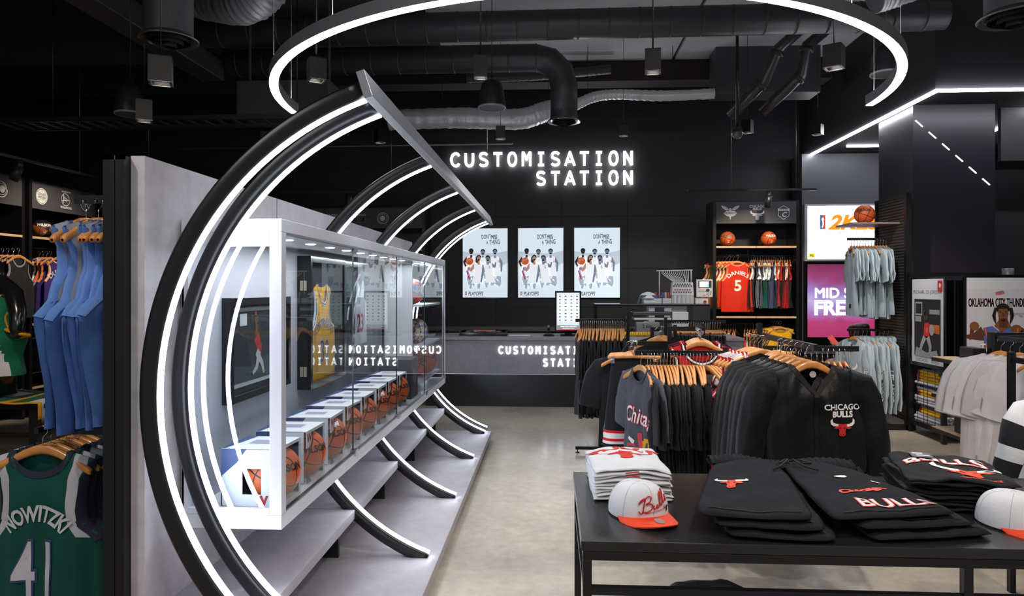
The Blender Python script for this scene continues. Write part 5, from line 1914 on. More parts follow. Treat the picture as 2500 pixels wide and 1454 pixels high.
speaker('bell-shaped black pendant speaker in front of the bent duct', -.58, 6.9, 3.40)
speaker('bell-shaped pendant speaker inside the right end of the half-ring', 3.03, 6.6, 3.58)
speaker('bell-shaped pendant speaker at the upper left', -3.92, 6.4, 3.26)
t = thing('dome_camera', 'small glass dome camera on a pole near the pipes', 'camera', (2.32, 9.0, 3.5))
mkobj('camera_pole', MB().tube([(2.32, 9.0, 3.66), (2.32, 9.0, 5.2)], .02, 10), BLACKM, t)
mkobj('camera_cap', MB().lathe([(.001, .14), (.05, .13), (.07, .07), (.07, .06)], (2.32, 9.0, 3.52), 20), mat('#303034', .3), t)
mkobj('camera_dome', MB().lathe([(.068, .06), (.06, .02), (.04, -.01), (.001, -.02)], (2.32, 9.0, 3.52), 20), mat('#56565a', .06, spec=.8), t)
t = thing('track_light', 'thin black lighting track with one spot above the emblem cabinet', 'light', (2.9, 10.8, 3.1))
mkobj('track', MB().bar((2.05, 10.8, 3.11), (3.95, 10.8, 3.11), .035, .03), BLACKM, t)
mkobj('spot_head', MB().tube([(3.25, 10.8, 3.08), (3.25, 10.8, 2.98)], .035, 14).tube([(3.25, 10.8, 3.02), (3.25, 10.86, 2.86)], .05, 16), mat('#19191b', .35), t)
for x in (2.7, 3.65):
    mkobj('cable', MB().tube([(x, 10.8, 3.12), (x, 10.8, 5.2)], .003, 5), STEEL, t)
t = thing('track_light', 'black lighting track with spots in front of the left wall emblems', 'light', (-6.2, 8.5, 3.15))
mkobj('track', MB().bar((-6.2, 6.8, 3.15), (-6.2, 11.4, 3.15), .035, .03), BLACKM, t)
for y in (7.95, 9.85):
    mkobj('spot_head', MB().tube([(-6.2, y, 3.14), (-6.2, y, 3.02)], .035, 14).tube([(-6.2, y, 3.06), (-6.28, y, 2.9)], .05, 16), mat('#333236', .35), t)
for y in (7.6, 9.0, 10.6):
    mkobj('cable', MB().tube([(-6.2, y, 3.16), (-6.2, y, 5.2)], .0035, 5), STEEL, t)
t = thing('track_light', 'black lighting track with one spot near the MAGIC emblem', 'light', (-3.4, 11.4, 3.15))
mkobj('track', MB().bar((-5.0, 11.4, 3.2), (-2.0, 11.4, 3.2), .035, .03), BLACKM, t)
mkobj('spot_head', MB().tube([(-3.3, 11.4, 3.18), (-3.3, 11.4, 2.98)], .05, 14), mat('#333236', .35), t)
for x in (-4.2, -2.6):
    mkobj('cable', MB().tube([(x, 11.4, 3.22), (x, 11.4, 4.9)], .003, 5), STEEL, t)

# ================================================================ screens on the far column
t = thing('game_screen', 'bright white screen with a large orange 2K logo on the far column', 'screen', (4.75, 12.0, 2.08))
mkobj('screen_case', MB().box(4.17, 5.52, 11.93, 12.0, 2.08, 3.02), mat('#b9b9c0', .4), t)
mkobj('lit_face', MB().box(4.215, 5.49, 11.925, 11.93, 2.11, 2.99), mat('#f2f3f6', .5, emit=1.15), t)
it = [(0, 'text', '2K', -.20, .53, .32, dict(bold=.012, shear=.3, sx=1.15, align='LEFT')), (0, 'text', '25', .24, .53, .32, dict(bold=.012, shear=.3, sx=1.15, align='LEFT')), (1, 'text', 'MICHAEL JORDAN EDITION', -.23, .455, .072, dict(spacing=1.55, align='LEFT')),
      (2, [(-.335, .53), (-.295, .53), (-.295, .76), (-.335, .76)]), (3, [(-.295, .53), (-.25, .53), (-.25, .76), (-.295, .76)]), (4, ell(-.292, .69, .02, .028, 10)), (4, limb([(-.292, .67), (-.282, .61), (-.305, .55)], .013, .008)),
      (5, [(-.52, .06), (-.42, .06), (-.42, .13), (-.52, .13)]), (6, 'text', 'PG', -.47, .075, .05, dict(bold=.002)), (7, [(-.41, .06), (-.30, .06), (-.30, .13), (-.41, .13)])]
flat_art('screen_print', t, it, lambda a, b, d: (a + .0, -.0755 - d, b), [('#f08a14', 1), ('#c99a84', 1), ('#3a5d86', .8), ('#d8432c', .9), ('#f2f3f6', 1), ('#e8d840', 1), ('#3a4a20', .5), ('#e2e4e8', 1)], emit=1.0, step=.0005)

m = bpy.data.materials.new('lit_pink_gradient')
m.use_nodes = True
nt = m.node_tree
bs = nt.nodes['Principled BSDF']
tc = nt.nodes.new('ShaderNodeTexCoord')
sx_ = nt.nodes.new('ShaderNodeSeparateXYZ')
nt.links.new(tc.outputs['Generated'], sx_.inputs[0])
ramp = nt.nodes.new('ShaderNodeValToRGB')
e = ramp.color_ramp.elements
e[0].color = (*lin('#b02f68'), 1)
e[1].color = (*lin('#7c2a52'), 1)
for ps, cc in ((.2, '#b8386f'), (.38, '#a77fcb'), (.5, '#c3b4e0'), (.62, '#9b78c2'), (.8, '#9c3d76')):
    q = e.new(ps)
    q.color = (*lin(cc), 1)
nz = nt.nodes.new('ShaderNodeTexNoise')
nz.inputs['Scale'].default_value = 2.5
nt.links.new(tc.outputs['Object'], nz.inputs['Vector'])
md = nt.nodes.new('ShaderNodeMath')
md.operation = 'MULTIPLY_ADD'
md.inputs[1].default_value = .3
nt.links.new(nz.outputs['Fac'], md.inputs[0])
nt.links.new(sx_.outputs['Z'], md.inputs[2])
m2 = nt.nodes.new('ShaderNodeMath')
m2.operation = 'SUBTRACT'
m2.inputs[1].default_value = .15
nt.links.new(md.outputs[0], m2.inputs[0])
nt.links.new(m2.outputs[0], ramp.inputs['Fac'])
nt.links.new(ramp.outputs['Color'], bs.inputs['Emission Color'])
bs.inputs['Emission Strength'].default_value = .95
bs.inputs['Base Color'].default_value = (.05, .03, .05, 1)
t = thing('offer_screen', 'pink and violet lit screen with white lettering below the game screen', 'screen', (4.75, 12.0, .8))
mkobj('screen_case', MB().box(4.17, 5.52, 11.93, 12.0, .62, 2.06), BLACKG, t)
mkobj('lit_face', MB().box(4.215, 5.35, 11.922, 11.93, .83, 2.03), m, t)
it = [(0, 'text', 'MID SEASON', -.43, .68, .23, dict(bold=.01, align='LEFT')), (0, 'text', 'FREE', -.44, .405, .325, dict(bold=.014, align='LEFT'))]
flat_art('screen_print', t, it, lambda a, b, d: (a, -.079 - d, b), [('#eef0fa', 1)], emit=1.0)

# ================================================================ slatted panel, shelf and rails (right)
t = thing('slatted_display_panel', 'tall black slatted steel display panel in front of the columns', 'display panel', (4.12, 8.8, 0))
for y0_, y1_ in ((8.42, 8.47), (9.18, 9.22)):
    mkobj('upright', MB().box(4.09, 4.15, y0_, y1_, 0, 2.74), BLACKM, t)
mkobj('top_rail', MB().box(4.10, 4.14, 8.47, 9.18, 2.70, 2.74), BLACKM, t)
mkobj('foot', MB().box(3.55, 4.2, 8.42, 8.48, 0, .06).box(3.55, 4.2, 9.16, 9.22, 0, .06).box(3.55, 3.61, 8.48, 9.16, 0, .05), BLACKM, t)
for i in range(74):
    z = .12 + i * .035
    mkobj('slat', MB().box(4.115, 4.13, 8.47, 9.18, z, z + .026), mat('#3a3430', .5), t)
mkobj('backing_sheet', MB().box(4.131, 4.138, 8.47, 9.18, .1, 2.7), BLACKP, t)
s_ = mkobj('shelf_board', MB().box(3.57, 4.115, 8.62, 9.12, 2.40, 2.422), mat('#7c6a62', .45), t)
mkobj('shelf_bracket', MB().add([(4.115, 8.62, 2.40), (3.85, 8.62, 2.40), (4.115, 8.62, 2.28), (4.115, 8.625, 2.40), (3.85, 8.625, 2.40), (4.115, 8.625, 2.28)], [(0, 1, 2), (3, 5, 4), (0, 3, 4, 1), (1, 4, 5, 2), (2, 5, 3, 0)]), mat('#6b5a54', .45), s_, world=False)
for z in (2.235, 1.135):
    mkobj('hanging_rail', MB().bar((3.58, 8.8, z), (4.12, 8.8, z), .016, .03), BLACKM, t)

GREY = fab('#a3b0b8', .9)
GREY2 = fab('#98a6ae', .9)


def teedeco(root, c):
    mb = MB()
    for g in (1,):
        pts = [(.12 + x * .03, -.72 + z * .05) for x, z in ((-.5, -.5), (.5, -.5), (.5, .5), (-.5, .5))]
        mb.add([c.pt(x, z, -1, .004) for x, z in pts], [(0, 1, 2, 3)])
    mkobj('hem_tag', shift(mb), BLACKP, root, world=False)


tees = [make_top('t_shirt', 'tmp', 't-shirt', GREY if i % 2 else GREY2, 'tee', trim=GREY2, seed=200 + i, nu=14, nv=14, L=.84, T=.02, fa=.016, ws=.23, nd=.08, deco=teedeco) for i in range(4)]
for i in range(13):
    p = (3.63 + i * .034, 8.8, 2.235)
    a_ = R(-97 + rnd.uniform(-5, 5))
    inst(tees[i % 4], p, a_, 'pale grey-blue t-shirt, ' + ORD[i] + ' from the left on the upper panel rail', 'pale t-shirts on the upper panel rail')
    inst(HW, p, a_, 'wooden hanger of the pale t-shirts, ' + ORD[i] + ' from the left', 'hangers on the upper panel rail')


def hoodeco(front):
    def f(root, c):
        # hood lying round the neck
        mb = MB()
        n = 22
        vs, fs = [], []
        for i in range(n + 1):
            a = 2 * PI * i / n
            x = .105 * math.sin(a)
            q = (1 + math.cos(a)) / 2        # 1 at back, 0 at front
            zc = -.13 * (1 - q) ** 1.3 - .02 * q
            yc = .05 * q - .035 * (1 - q)
            rr = .036 + .012 * q
            for k in range(8):
                b = 2 * PI * k / 8
                d = Vector((math.sin(a), .6 * math.cos(a), 0)).normalized()
                vs.append((x + d.x * math.cos(b) * rr, yc + d.y * math.cos(b) * rr * .8, zc + math.sin(b) * rr))
        for i in range(n):
            for k in range(8):
                fs.append((i * 8 + k, i * 8 + (k + 1) % 8, (i + 1) * 8 + (k + 1) % 8, (i + 1) * 8 + k))
        mb.add(vs, fs, 0, True)
        mkobj('hood', shift(mb), GREY2, root, world=False)
        for g in (-1, 1):
            mkobj('drawstring', shift(MB().tube([(g * .02, -.08, -.12), (g * .024, -.075, -.22), (g * .02, -.07, -.3)], .004, 6)), GREY, root, world=False)
        if front:
            mb = MB()
            for ci, pts in bull(0, -.36, .17, 2, 0, 1):
                mb.add([c.pt(x, z, -1, .004 + (.002 if ci != 0 else 0)) for x, z in pts], [tuple(range(len(pts)))], ci)
            mkobj('emblem', shift(mb), [mat('#eef0f2', .7), mat('#1b1c20', .7), mat('#8d979e', .7)], root, world=False)
        # block lettering down the near sleeve
        mb = MB()
        for j, ch in enumerate('CHICAGO'):
            zc = -.40 - j * .052
            for lay, (b, yo) in enumerate(((.008, -c.T - .018), (.002, -c.T - .021))):
                put_text(mb, ch, .075, lambda a, bb, zc=zc, yo=yo: (c.ws + .082 + a * 1.0, yo + .25 * max(0, a), zc + bb), lay, bold=b, sx=1.5)
        mkobj('sleeve_lettering', shift(mb), [mat('#26282e', .7), mat('#eceef0', .7)], root, world=False)
    return f


hoods = [make_top('hoodie', 'tmp', 'hoodie', GREY, 'long', seed=220 + i, nu=18, nv=14, L=.74, T=.05 if i == 0 else .024, fa=.008, ws=.24, nd=.1, sleeves=.84, deco=hoodeco(i == 0)) for i in range(3)]
for i in range(9):
    p = (3.66 + i * .05, 8.8, 1.135)
    a_ = R(-78 if i == 0 else -92 + rnd.uniform(-5, 5))
    inst(hoods[0 if i == 0 else 1 + i % 2], p, a_, 'pale grey-blue hoodie with a bull emblem, frontmost on the lower panel rail' if i == 0 else 'pale grey-blue hoodie, ' + ORD[i] + ' from the left on the lower panel rail', 'pale hoodies on the lower panel rail')
    inst(HW, p, a_, 'wooden hanger of the pale hoodies, ' + ORD[i] + ' from the left', 'hangers on the lower panel rail')

# ================================================================ poster browser with rolled posters
t = thing('poster_browser', 'black poster browser rack with hinged frames above racks of rolled posters', 'poster rack', (4.5, 8.0, 0))
for x, y in ((4.12, 7.69), (4.12, 8.38), (5.02, 7.69), (5.02, 8.38)):
    mkobj('upright', MB().box(x - .022, x + .022, y - .022, y + .022, 0, .80 if (x < 4.2 and y < 7.8) else 1.8), BLACKM, t)
mkobj('top_bar', MB().box(4.1, 5.05, 8.36, 8.40, 1.78, 1.82), BLACKM, t)
for z in (.1, .78):
    mkobj('side_rail', MB().box(4.1, 4.14, 7.71, 8.36, z, z + .05), BLACKM, t)
    mkobj('cross_rail', MB().box(4.14, 5.0, 7.68, 7.71, z, z + .04).box(4.14, 5.0, 8.36, 8.4, z, z + .04), BLACKM, t)
    mkobj('tray', MB().box(4.14, 5.0, 7.71, 8.36, z, z + .01), BLACKP, t)
for y in (7.85, 8.0, 8.08, 8.22):
    mkobj('wire', MB().tube([(4.115, y, .15), (4.115, y, .78)], .003, 5), BLACKM, t)
for z in (.34, .56):
    mkobj('wire', MB().tube([(4.115, 7.7, z), (4.115, 8.37, z)], .003, 5), BLACKM, t)
    mkobj('divider_shelf', MB().box(4.14, 5.0, 7.72, 8.36, z - .006, z), BLACKP, t)
for i in range(6):
    th = R(4 + i * 3.2)
    x0_, y0_ = 4.2 + i * .012, 8.3
    x1_, y1_ = x0_ - .02 + .66 * math.sin(th) * .55, y0_ - .66 * math.cos(th)
    mkobj('hinged_frame', MB().bar((x0_, y0_, 1.25), (x1_, y1_, 1.25), .02, .95), BLACKG, t)
# left-facing framed poster
fp = mkobj('hinged_frame', MB().box(4.085, 4.10, 7.6, 8.3, .78, 1.76), BLACKG, t)
items = [(0, [(-.32, .03), (.32, .03), (.32, .95), (-.32, .95)]), (1, [(-.27, .1), (.27, .1), (.27, .73), (-.27, .73)]), (2, [(-.25, .55), (-.1, .55), (-.1, .7), (-.25, .7)]), (1, [(-.23, .57), (-.12, .57), (-.12, .68), (-.23, .68)]),
         (2, [(.05, .57), (.25, .57), (.25, .62), (.05, .62)]), (2, [(-.25, .48), (-.12, .48), (-.12, .54), (-.25, .54)]), (3, [(.05, .38), (.25, .36), (.25, .46), (.05, .46)]), (4, [(-.05, .47), (.04, .48), (.05, .33), (-.07, .33)]), (2, limb([(.0, .42), (.0, .37)], .012, .012)), (5, limb([(.02, .32), (.07, .22), (.06, .14)], .035, .02)),
         (5, limb([(-.04, .32), (-.1, .24), (-.14, .16)], .035, .02)), (6, ell(.0, .53, .022, .03, 10)), (6, limb([(-.03, .5), (-.07, .57), (-.03, .62)], .015, .01)), (5, ell(.1, .4, .05, .06, 12)), (2, [(-.25, .1), (.25, .1), (.2, .19), (.0, .15), (-.22, .2)]),
         (1, 'text', 'MICHAEL 23 JORDAN', 0, .79, .055, dict(spacing=1.15)), (1, 'text', 'CHICAGO    BULLS', 0, .045, .05, dict(spacing=1.15)), (4, [(.22, .82), (.31, .82), (.31, .93), (.22, .93)]), (0, ell(.265, .88, .022, .025, 8))]
flat_art('poster_print', fp, [(i_[0], [(-a, b) for a, b in i_[1]][::-1]) if i_[1] != 'text' else i_ for i_ in items if i_[1] != 'text'],
         lambda a, b, d: (4.084 - d - 4.5, 7.95 + a - 8.0, .79 + b), [('#c4c5ca', 0), ('#1b1b1e', 0), ('#8a8b90', 0), ('#b8602a', 0), ('#c02a24', 0), ('#9a9498', 0), ('#4a3a34', 0)])
flat_art('poster_lettering', fp, [i_ for i_ in items if i_[1] == 'text'], lambda a, b, d: (4.083 - d - 4.5, 7.95 - a - 8.0, .79 + b), [('#c4c5ca', 0), ('#3a3a3e', 0)])
# front-facing framed poster
fp = mkobj('hinged_frame', MB().box(4.27, 5.02, 7.60, 7.62, .80, 1.78), BLACKG, t)
items = [(0, [(-.345, .02), (.345, .02), (.345, .95), (-.345, .95)]), (6, [(-.345, .02), (.29, .02), (.29, .83), (-.345, .83)]), (1, 'text', 'OKLAHOMA CITY THUNDER', -.03, .65, .125, dict(sx=.365, bold=.002)),
         (4, [(-.06, .80), (.02, .82), (.04, .79), (.0, .77), (-.05, .77)]), (7, [(-.05, .79), (.0, .81), (.03, .80), (.0, .785)]),
         (2, [(-.345, .36), (-.2, .38), (-.1, .40), (.1, .40), (.25, .38), (.29, .34), (.29, .28), (.1, .30), (-.2, .3), (-.345, .32)]),
         (5, [(-.18, .43), (-.09, .45), (0, .38), (.09, .45), (.17, .43), (.16, .2), (.2, .02), (-.2, .02), (-.17, .2)]),
         (3, [(-.07, .45), (-.02, .52), (.06, .52), (.1, .44), (.0, .39)]),
         (2, limb([(-.18, .40), (-.30, .34), (-.28, .46)], .05, .03)), (2, limb([(.17, .40), (.27, .36), (.16, .42)], .05, .035)), (3, ell(-.27, .45, .05, .045, 12)), (3, ell(.15, .42, .055, .045, 12)),
         (8, ell(.015, .63, .068, .055, 16))] + [(8, limb([(-.052 - .006 * k + .012 * (k % 2), .64), (-.064 - .008 * k, .56), (-.056 - .006 * k, .475 + .012 * k)], .008, .005)) for k in range(4)] + [(8, limb([(.082 + .006 * k, .64), (.094 + .008 * k, .56), (.086 + .006 * k, .475 + .012 * k)], .008, .005)) for k in range(4)] + [(2, [(-.03, .53), (.06, .53), (.055, .44), (-.02, .44)]), (3, [(-.037, .60), (-.033, .55), (-.012, .515), (.015, .50), (.042, .515), (.063, .55), (.067, .60), (.05, .645), (-.02, .645)]), (8, [(-.037, .62), (-.02, .655), (.015, .665), (.05, .655), (.067, .62), (.05, .63), (-.02, .63)]), (2, [(.008, .59), (.022, .59), (.03, .555), (.015, .548), (.0, .555)]), (8, limb([(-.024, .603), (-.004, .606)], .003, .002)), (8, limb([(.034, .606), (.054, .603)], .003, .002)), (8, ell(-.012, .592, .008, .0045, 6)), (8, ell(.042, .592, .008, .0045, 6)), (2, limb([(-.004, .531), (.015, .528), (.034, .531)], .005, .003)), (8, [(-.012, .518), (.015, .525), (.042, .518), (.015, .498)]),
         (9, 'text', 'THUNDER', -.01, .19, .11, dict(bold=.003, sx=.8)), (10, [(.08, .33), (.14, .34), (.14, .38), (.08, .37)]), (9, limb([(-.12, .37), (-.06, .39)], .006, .002)), (8, 'text', 'SHAI GILGEOUS-ALEXANDER', .19, .57, .022, dict()), (8, 'text', 'PG', .19, .545, .025, dict()),
         (1, [(.27, .84), (.34, .84), (.34, .93), (.27, .93)]), (0, ell(.305, .89, .022, .022, 8)),
         (4, limb([(-.17, .43), (-.14, .3), (-.17, .2)], .008, .008)), (4, limb([(.16, .43), (.14, .3), (.17, .2)], .008, .008))]
flat_art('poster_print', fp, items, lambda a, b, d: (4.645 + a - 4.5, 7.5985 - d - 8.0, .80 + b), [('#cbcbd0', 0), ('#b42a26', 0), ('#5a3220', 0), ('#7d4a2c', 0), ('#d8622a', 0), ('#4d62a0', 0), ('#c0c0c8', 0), ('#4a74b8', 0), ('#1b1413', 0), ('#e6e2e0', 0), ('#e0b428', 0)])

# rolled posters
RW = mat('#c9c9cf', .4, noise=.25, nscale=26)
RY = mat('#e0ac14', .45)
RR_ = mat('#8a3a32', .5)


def roll(y_, ln, r=.016):
    mb = MB()
    mb.tube([(0, -ln / 2, 0), (0, ln / 2, 0)], r, 10, cap=False)
    mb.tube([(0, ln / 2, 0), (0, -ln / 2, 0)], r * .62, 10, cap=False, mi=0)
    n = 10
    return mb


def make_roll(m, ln=.62, cap=None):
    mb = roll(0, ln)
    if cap:
        mb.tube([(0, -ln / 2 - .001, 0), (0, -ln / 2 + .05, 0)], .0165, 10, cap=False, mi=1).tube([(0, ln / 2 - .05, 0), (0, ln / 2 + .001, 0)], .0165, 10, cap=False, mi=1)
    o_ = mkobj('rolled_poster', mb, [m] + ([cap] if cap else []))
    tag(o_, 'tmp', 'poster roll')
    return o_


pw_, py_ = make_roll(RW), make_roll(RY, .5, RR_)
k = 0
for lev, (zb, rows) in enumerate(((.125, 6), (.35, 6), (.575, 5))):
    for cc in range(5):
        for r_ in range(rows - (cc % 2)):
            x = 4.165 + cc * .036 + (.006 if r_ % 2 else 0) + (.03 if cc > 2 else 0)
            z = zb + r_ * .033
            yel = cc == 0 and (r_, lev) in ((4, 0), (5, 0), (3, 1), (4, 1), (1, 2), (2, 2), (3, 2), (4, 2))
            y = 8.03 + rnd.uniform(-.025, .02)
            inst(py_ if yel else pw_, (x, y, z), R(rnd.uniform(-1.5, 1.5)),
                 ('yellow' if yel else 'white') + ' rolled poster, ' + ORD[cc] + ' column from left, ' + ORD[r_] + ' up on the ' + ['bottom', 'middle', 'top'][lev] + ' level',
                 ('yellow' if yel else 'white') + ' rolled posters in the browser rack')
for k, (x, y, z) in enumerate([(4.47, 7.82, .135), (4.51, 7.8, .135), (4.49, 7.81, .168), (4.47, 7.84, .40), (4.51, 7.82, .40), (4.47, 7.82, .433), (4.51, 7.84, .433), (4.49, 7.8, .466), (4.49, 7.83, .60), (4.53, 7.83, .60)]):
    inst(pw_, (x, y, z), R(8), 'white rolled poster poking out right of the rack, ' + ORD[k] + ' from below', 'rolled posters poking out of the rack')

# black gondola end with small oak shelves
t = thing('gondola_unit', 'black low gondola with small oak end shelves behind the white t-shirts', 'shelving', (3.7, 5.9, 0))
mkobj('side_panel', MB().box(3.42, 4.6, 5.68, 5.72, .0, 1.30), BLACKG, t)
mkobj('panel_frame', MB().box(3.42, 4.6, 5.66, 5.68, 1.26, 1.30).box(3.42, 3.46, 5.66, 5.68, 0, 1.26), BLACKM, t)
mkobj('post', MB().box(3.42, 3.47, 5.72, 5.77, 0, 1.30), BLACKM, t)
for z in (1.06, .755, .47):
    s_ = mkobj('shelf_board', MB().box(3.22, 3.42, 5.72, 6.2, z - .03, z), BLACKP, t)
    mkobj('oak_top', MB().box(3.22, 3.42, 5.72, 6.2, z, z + .006), OAK, s_, world=False)
    s_.children[0].data.transform(Matrix.Translation((-3.7, -5.9, 0)))
o = mkobj('black_box', MB().box(3.31, 3.41, 5.76, 5.95, 1.067, 1.17), BLACKP, bevel=.003)
tag(o, 'small black box on the upper oak shelf of the gondola', 'box')
o = mkobj('black_box', MB().box(3.27, 3.41, 5.74, 5.95, .477, .62), BLACKP, bevel=.003)
tag(o, 'small black box on the lowest oak shelf of the gondola', 'box')
t = thing('mannequin', 'grey headless mannequin neck with an orange-edged vest above the poster rack', 'mannequin', (5.1, 8.4, 0))
mkobj('torso', MB().lathe([(.12, .9), (.17, 1.2), (.19, 1.5), (.16, 1.66), (.07, 1.74), (.058, 1.80), (.062, 1.87)], (5.24, 8.45, 0), 24, cap=True), mat('#6c7078', .35), t)
mkobj('vest', MB().lathe([(.16, .95), (.20, 1.3), (.205, 1.5), (.175, 1.66), (.10, 1.745)], (5.24, 8.45, 0), 24), WHITE, t)
mkobj('vest_trim', MB().lathe([(.107, 1.735), (.095, 1.755), (.088, 1.752)], (5.24, 8.45, 0), 24), mat('#d89a28', .6), t)
mkobj('mannequin_base', MB().lathe([(.2, 0), (.2, .02), (.03, .03), (.03, .9)], (5.24, 8.45, 0), 20), BLACKM, t)

# ================================================================ racks in the middle of the shop
def rack(label, x0, x1, y, z, base=True, name='clothes_rack', posts=(0, 1)):
    t = thing(name, label, 'clothes rack', ((x0 + x1) / 2, y, 0))
    mkobj('top_rail', MB().bar((x0, y, z), (x1, y, z), .016, .034), BLACKM, t)
    for k in posts:
        x = (x0, x1)[k]
        mkobj('post', MB().box(x - .015, x + .015, y - .015, y + .015, .03, z + .04), BLACKM, t)
    if base:
        mkobj('base_bar', MB().bar((x0, y, .05), (x1, y, .05), .03, .03).bar((x1, y - .3, .05), (x1, y + .3, .05), .03, .03), BLACKM, t)
        for x in (x0 + .02, x1 - .02):
            mkobj('levelling_foot', MB().lathe([(.02, 0), (.02, .008), (.006, .012), (.006, .035)], (x, y, 0), 10), BLACKM, t)
    return t


def arm(parent, p0, p1, s=.016):
    return mkobj('faceout_arm', MB().bar(p0, p1, s, s * 1.6), BLACKM, parent)


CH = fab('#1a1a1e')
CH2 = fab('#151518')
CH3 = fab('#24252b')
btees = [make_top('t_shirt', 'tmp', 't-shirt', [CH, CH2, CH3, CH2][i], 'tee', trim=CH2, seed=300 + i, nu=14, nv=14, L=.78, T=.018, fa=.014, ws=.225, nd=.08) for i in range(4)]

r1 = rack('black clothes rack of black t-shirts at the left end of the rack group', .24, .76, 7.1, 1.32, posts=(1,))
for i in range(24):
    p = (.275 + i * .0193, 7.1, 1.32)
    a_ = R(-90 + rnd.uniform(-5, 5))
    inst(btees[i % 4], (p[0], p[1], p[2] - .035), a_, 'black t-shirt edge-on, ' + ORD[i] + ' from the left on the rail before the counter', 'black t-shirts on the rail before the counter')
    inst(HW, p, a_, 'wooden hanger, ' + ORD[i] + ' from the left on the rail before the counter', 'hangers on the rail before the counter')
r2 = rack('black clothes rack with charcoal shorts below the embroidery machine', 1.13, 1.72, 7.1, 1.31, posts=(0,))
dsh = [make_shorts('shorts', 'tmp', fab('#2e3038'), seed=320 + i, L=.5, T=.018) for i in range(2)]
HC = make_hanger('clip_hanger', WOOD, 'tmp', half=.19, thick=.02, clips=True, flat=True)
for i in range(21):
    p = (1.19 + i * .0235, 7.1, 1.31)
    a_ = R(-90 + rnd.uniform(-4, 4))
    inst(dsh[i % 2], p, a_, 'charcoal shorts edge-on, ' + ORD[i] + ' from the left below the embroidery machine', 'charcoal shorts below the embroidery machine')
    inst(HC, p, a_, 'wooden clip hanger, ' + ORD[i] + ' from the left below the embroidery machine', 'clip hangers below the embroidery machine')
# face-out arm between them: black shorts on clip hangers, black tees behind
r3 = rack('black rack with a face-out arm carrying the red-striped black shorts', .62, 1.15, 5.75, 1.2, posts=(1,), base=False)
arm(r3, (.60, 5.12, 1.245), (.64, 5.75, 1.2))
mkobj('leg_post', MB().box(.63, .66, 5.74, 5.77, 0, 1.2), BLACKM, r3)
ssh = [make_shorts('shorts', 'tmp', fab('#1c1c20'), seed=330 + i, L=.60, w=.165, T=.035, stripe=[fab('#c9252c'), fab('#e4e2e2')]) for i in range(3)]
for i in range(5):
    p = (.60 + .008 * i, 5.2 + i * .05, 1.245)
    inst(ssh[i % 3], p, R(-6 + rnd.uniform(-6, 6)), 'black shorts with red and white hem stripes, ' + ORD[i] + ' from the front of the face-out arm', 'black striped shorts on the face-out arm')
    inst(HC, p, R(-4 + rnd.uniform(-7, 7)), 'wooden clip hanger of the striped shorts, ' + ORD[i] + ' from the front', 'clip hangers of the striped shorts')
for i in range(4):
    p = (.60 + .02 * i, 5.52 + i * .06, 1.23)
    inst(btees[i], p, R(-14 + rnd.uniform(-5, 5)), 'black t-shirt hanging behind the striped shorts, ' + ORD[i] + ' from the front', 'black t-shirts behind the striped shorts')
    inst(HW, p, R(-14), 'wooden hanger behind the striped shorts, ' + ORD[i] + ' from the front', 'hangers behind the striped shorts')
r4 = rack('black rack with wooden hangers facing out behind the striped shorts', .9, 1.12, 6.5, 1.27, posts=(1,), base=False)
mkobj('leg_post', MB().box(.9, .93, 6.49, 6.52, 0, 1.27), BLACKM, r4)
for i in range(5):
    p = (.92 + i * .018, 6.2 + i * .06, 1.3)
    inst(HW, p, R(-12 + 2 * i), 'wooden hanger facing out before the heat press, ' + ORD[i] + ' from the front', 'hangers facing out before the heat press')
    inst(btees[i % 4], p, R(-12 + 2 * i), 'black t-shirt facing out before the heat press, ' + ORD[i] + ' from the front', 'black t-shirts facing out before the heat press')
arm(r4, (.93, 6.15, 1.30), (.99, 6.5, 1.29))

# front rail: charcoal printed tee, black tees, striped jerseys
r5 = rack('black clothes rack of black t-shirts and red-striped jerseys in the middle of the shop', .56, 1.16, 4.8, 1.21, posts=(1,))


def classic(root, c):
    mb = MB()
    c.text(mb, 'Chicago', .15, .07, -.36, off=.004, bold=.006, shear=.3, sx=.9)
    c.text(mb, 'Chicago', .15, .07, -.36, mi=1, off=.006, bold=.001, shear=.3, sx=.9)
    for ci, pts in [(0, limb([(.0, -.42), (.02, -.56), (.0, -.74)], .03, .02)), (2, limb([(.05, -.46), (.07, -.6), (.04, -.78)], .03, .02)), (1, limb([(-.08, -.5), (-.13, -.47)], .02, .01)), (0, limb([(-.06, -.51), (-.15, -.52)], .008, .008)),
                    (3, limb([(.02, -.6), (.03, -.72)], .02, .02)), (2, limb([(.1, -.44), (.1, -.56)], .02, .02))]:
        mb.add([c.pt(x + .05, z, -1, .004) for x, z in pts], [tuple(range(len(pts)))], ci)
    mkobj('lettering', shift(mb), [mat('#c4283a', .7), mat('#e2dde0', .7), mat('#e0a01e', .7), mat('#6e2c5c', .7)], root, world=False)


